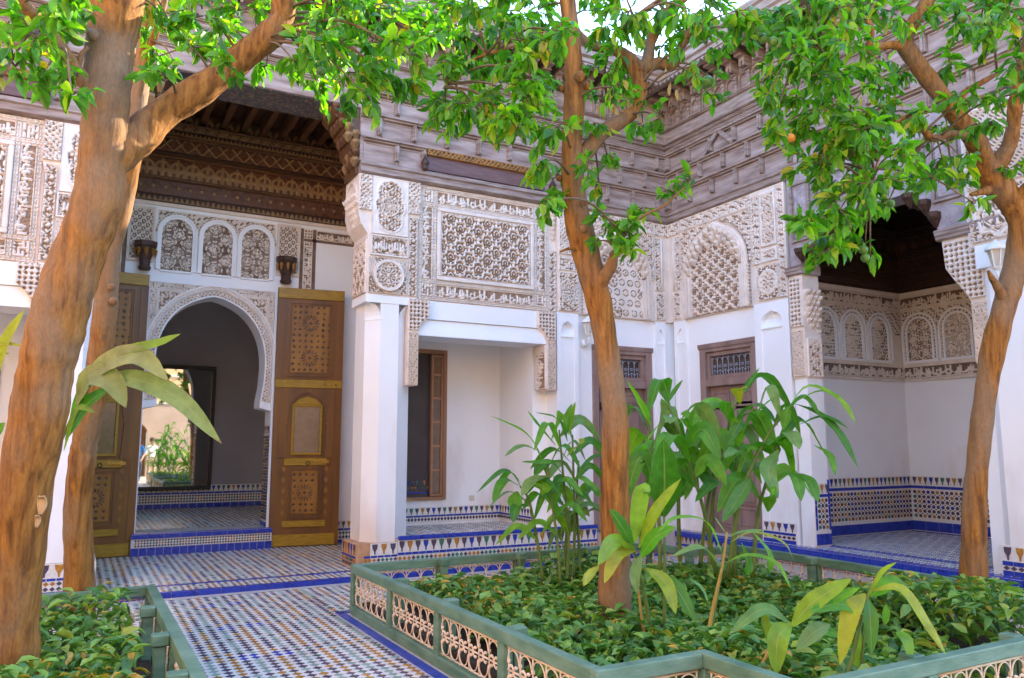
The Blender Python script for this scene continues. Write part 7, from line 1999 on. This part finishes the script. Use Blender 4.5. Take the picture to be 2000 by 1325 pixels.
SKIN = mat('skin', (.42, .24, .16), (.50, .30, .21), 9, .5)
BLUE_C = mat('blue_cotton', (.03, .16, .42), (.06, .24, .52), 14, .9)
WHITE_C = mat('white_cotton', (.62, .62, .62), (.72, .72, .72), 14, .9)
DARK_C = mat('dark_trousers', (.03, .035, .05), (.06, .065, .08), 14, .9)
BEIGE_C = mat('beige_trousers', (.36, .28, .19), (.44, .35, .24), 14, .9)
HAIR_C = mat('brown_hair', (.05, .03, .018), (.09, .055, .03), 30, .6)


def person(label, x, y, turn, shirt, trousers, hat=None):
    t = thing('person', label, 'person', (x, y, 0), 'visitors in the mirror')
    t.rotation_euler = (0, 0, turn)
    # joints: position, radius
    J = {'pelvis': ((0, 0, .95), .15), 'waist': ((0, 0, 1.12), .13), 'chest': ((0, -.01, 1.33), .16), 'neck': ((0, 0, 1.48), .06), 'head0': ((0, -.02, 1.57), .085), 'head1': ((0, -.03, 1.68), .095)}
    E = [('pelvis', 'waist'), ('waist', 'chest'), ('chest', 'neck'), ('neck', 'head0'), ('head0', 'head1')]
    for s, n in ((-1, 'l'), (1, 'r')):
        J.update({'sh' + n: ((s * .18, 0, 1.40), .065), 'el' + n: ((s * .25, .02 - .02 * s, 1.12), .045), 'wr' + n: ((s * .22, -.14, .93), .033), 'ha' + n: ((s * .20, -.20, .87), .036), 'fi' + n: ((s * .19, -.235, .80), .016),
                  'hip' + n: ((s * .10, 0, .88), .105), 'kn' + n: ((s * .11, -.03 * s - .02, .50), .068), 'an' + n: ((s * .11, .05 * s, .09), .045), 'to' + n: ((s * .13, .05 * s - .19, .04), .035)})
        E += [('chest', 'sh' + n), ('sh' + n, 'el' + n), ('el' + n, 'wr' + n), ('wr' + n, 'ha' + n), ('ha' + n, 'fi' + n), ('pelvis', 'hip' + n), ('hip' + n, 'kn' + n), ('kn' + n, 'an' + n), ('an' + n, 'to' + n)]
    names = list(J); me = bpy.data.meshes.new('body')
    me.from_pydata([J[k][0] for k in names], [(names.index(a), names.index(b)) for a, b in E], [])
    o = bpy.data.objects.new('body', me); COL.objects.link(o)
    md = o.modifiers.new('skin', 'SKIN'); md.use_smooth_shade = True
    sv = me.skin_vertices[0].data
    for i, k in enumerate(names): sv[i].radius = (J[k][1], J[k][1] * (.8 if k in ('chest', 'waist', 'pelvis') else 1)); sv[i].use_root = (k == 'pelvis')
    o.modifiers.new('sub', 'SUBSURF').levels = 1
    dg = bpy.context.evaluated_depsgraph_get(); bm_ = bpy.data.meshes.new_from_object(o.evaluated_get(dg)); bpy.data.objects.remove(o)
    bm_.materials.clear()
    for m_ in (SKIN, shirt, trousers): bm_.materials.append(m_)
    for p in bm_.polygons:
        c = p.center
        p.material_index = 2 if c.z < 1.0 and abs(c.x) < .19 and c.y > -.13 or c.z < .7 else (1 if c.z < 1.45 and not (abs(c.x) > .17 and c.z < 1.15) else 0)
        p.use_smooth = True
    b = bpy.data.objects.new('body', bm_); COL.objects.link(b); b.parent = t
    mb = MB(); mb.lathe((0, -.005, 1.66), [(.10, -.06), (.112, 0), (.108, .07), (.075, .115), (.001, .13)], 12)
    h = bpy.data.objects.new('hair', bpy.data.meshes.new('hair')); h.data.from_pydata(mb.v, [], mb.f); h.data.materials.append(hat or HAIR_C); COL.objects.link(h); h.parent = t; h.location = (0, .02, 0)
    for sx, zz, nm, r in ((-.035, 1.655, 'eye', .011), (.035, 1.655, 'eye', .011), (0, 1.625, 'nose', .016)):
        mb = MB(); mb.lathe((sx, -.122, zz), [(.001, -r), (r, 0), (.001, r)], 6)
        q = bpy.data.objects.new(nm, bpy.data.meshes.new(nm)); q.data.from_pydata(mb.v, [], mb.f); q.data.materials.append(HAIR_C if nm == 'eye' else SKIN); COL.objects.link(q); q.parent = t
    return t


person('person in a blue top and dark trousers reflected at the left of the mirror', 2.18, -3.2, math.pi + .4, BLUE_C, DARK_C)
person('person in a white shirt reflected behind the plants in the mirror', 2.75, -4.0, math.pi - .3, WHITE_C, BEIGE_C)
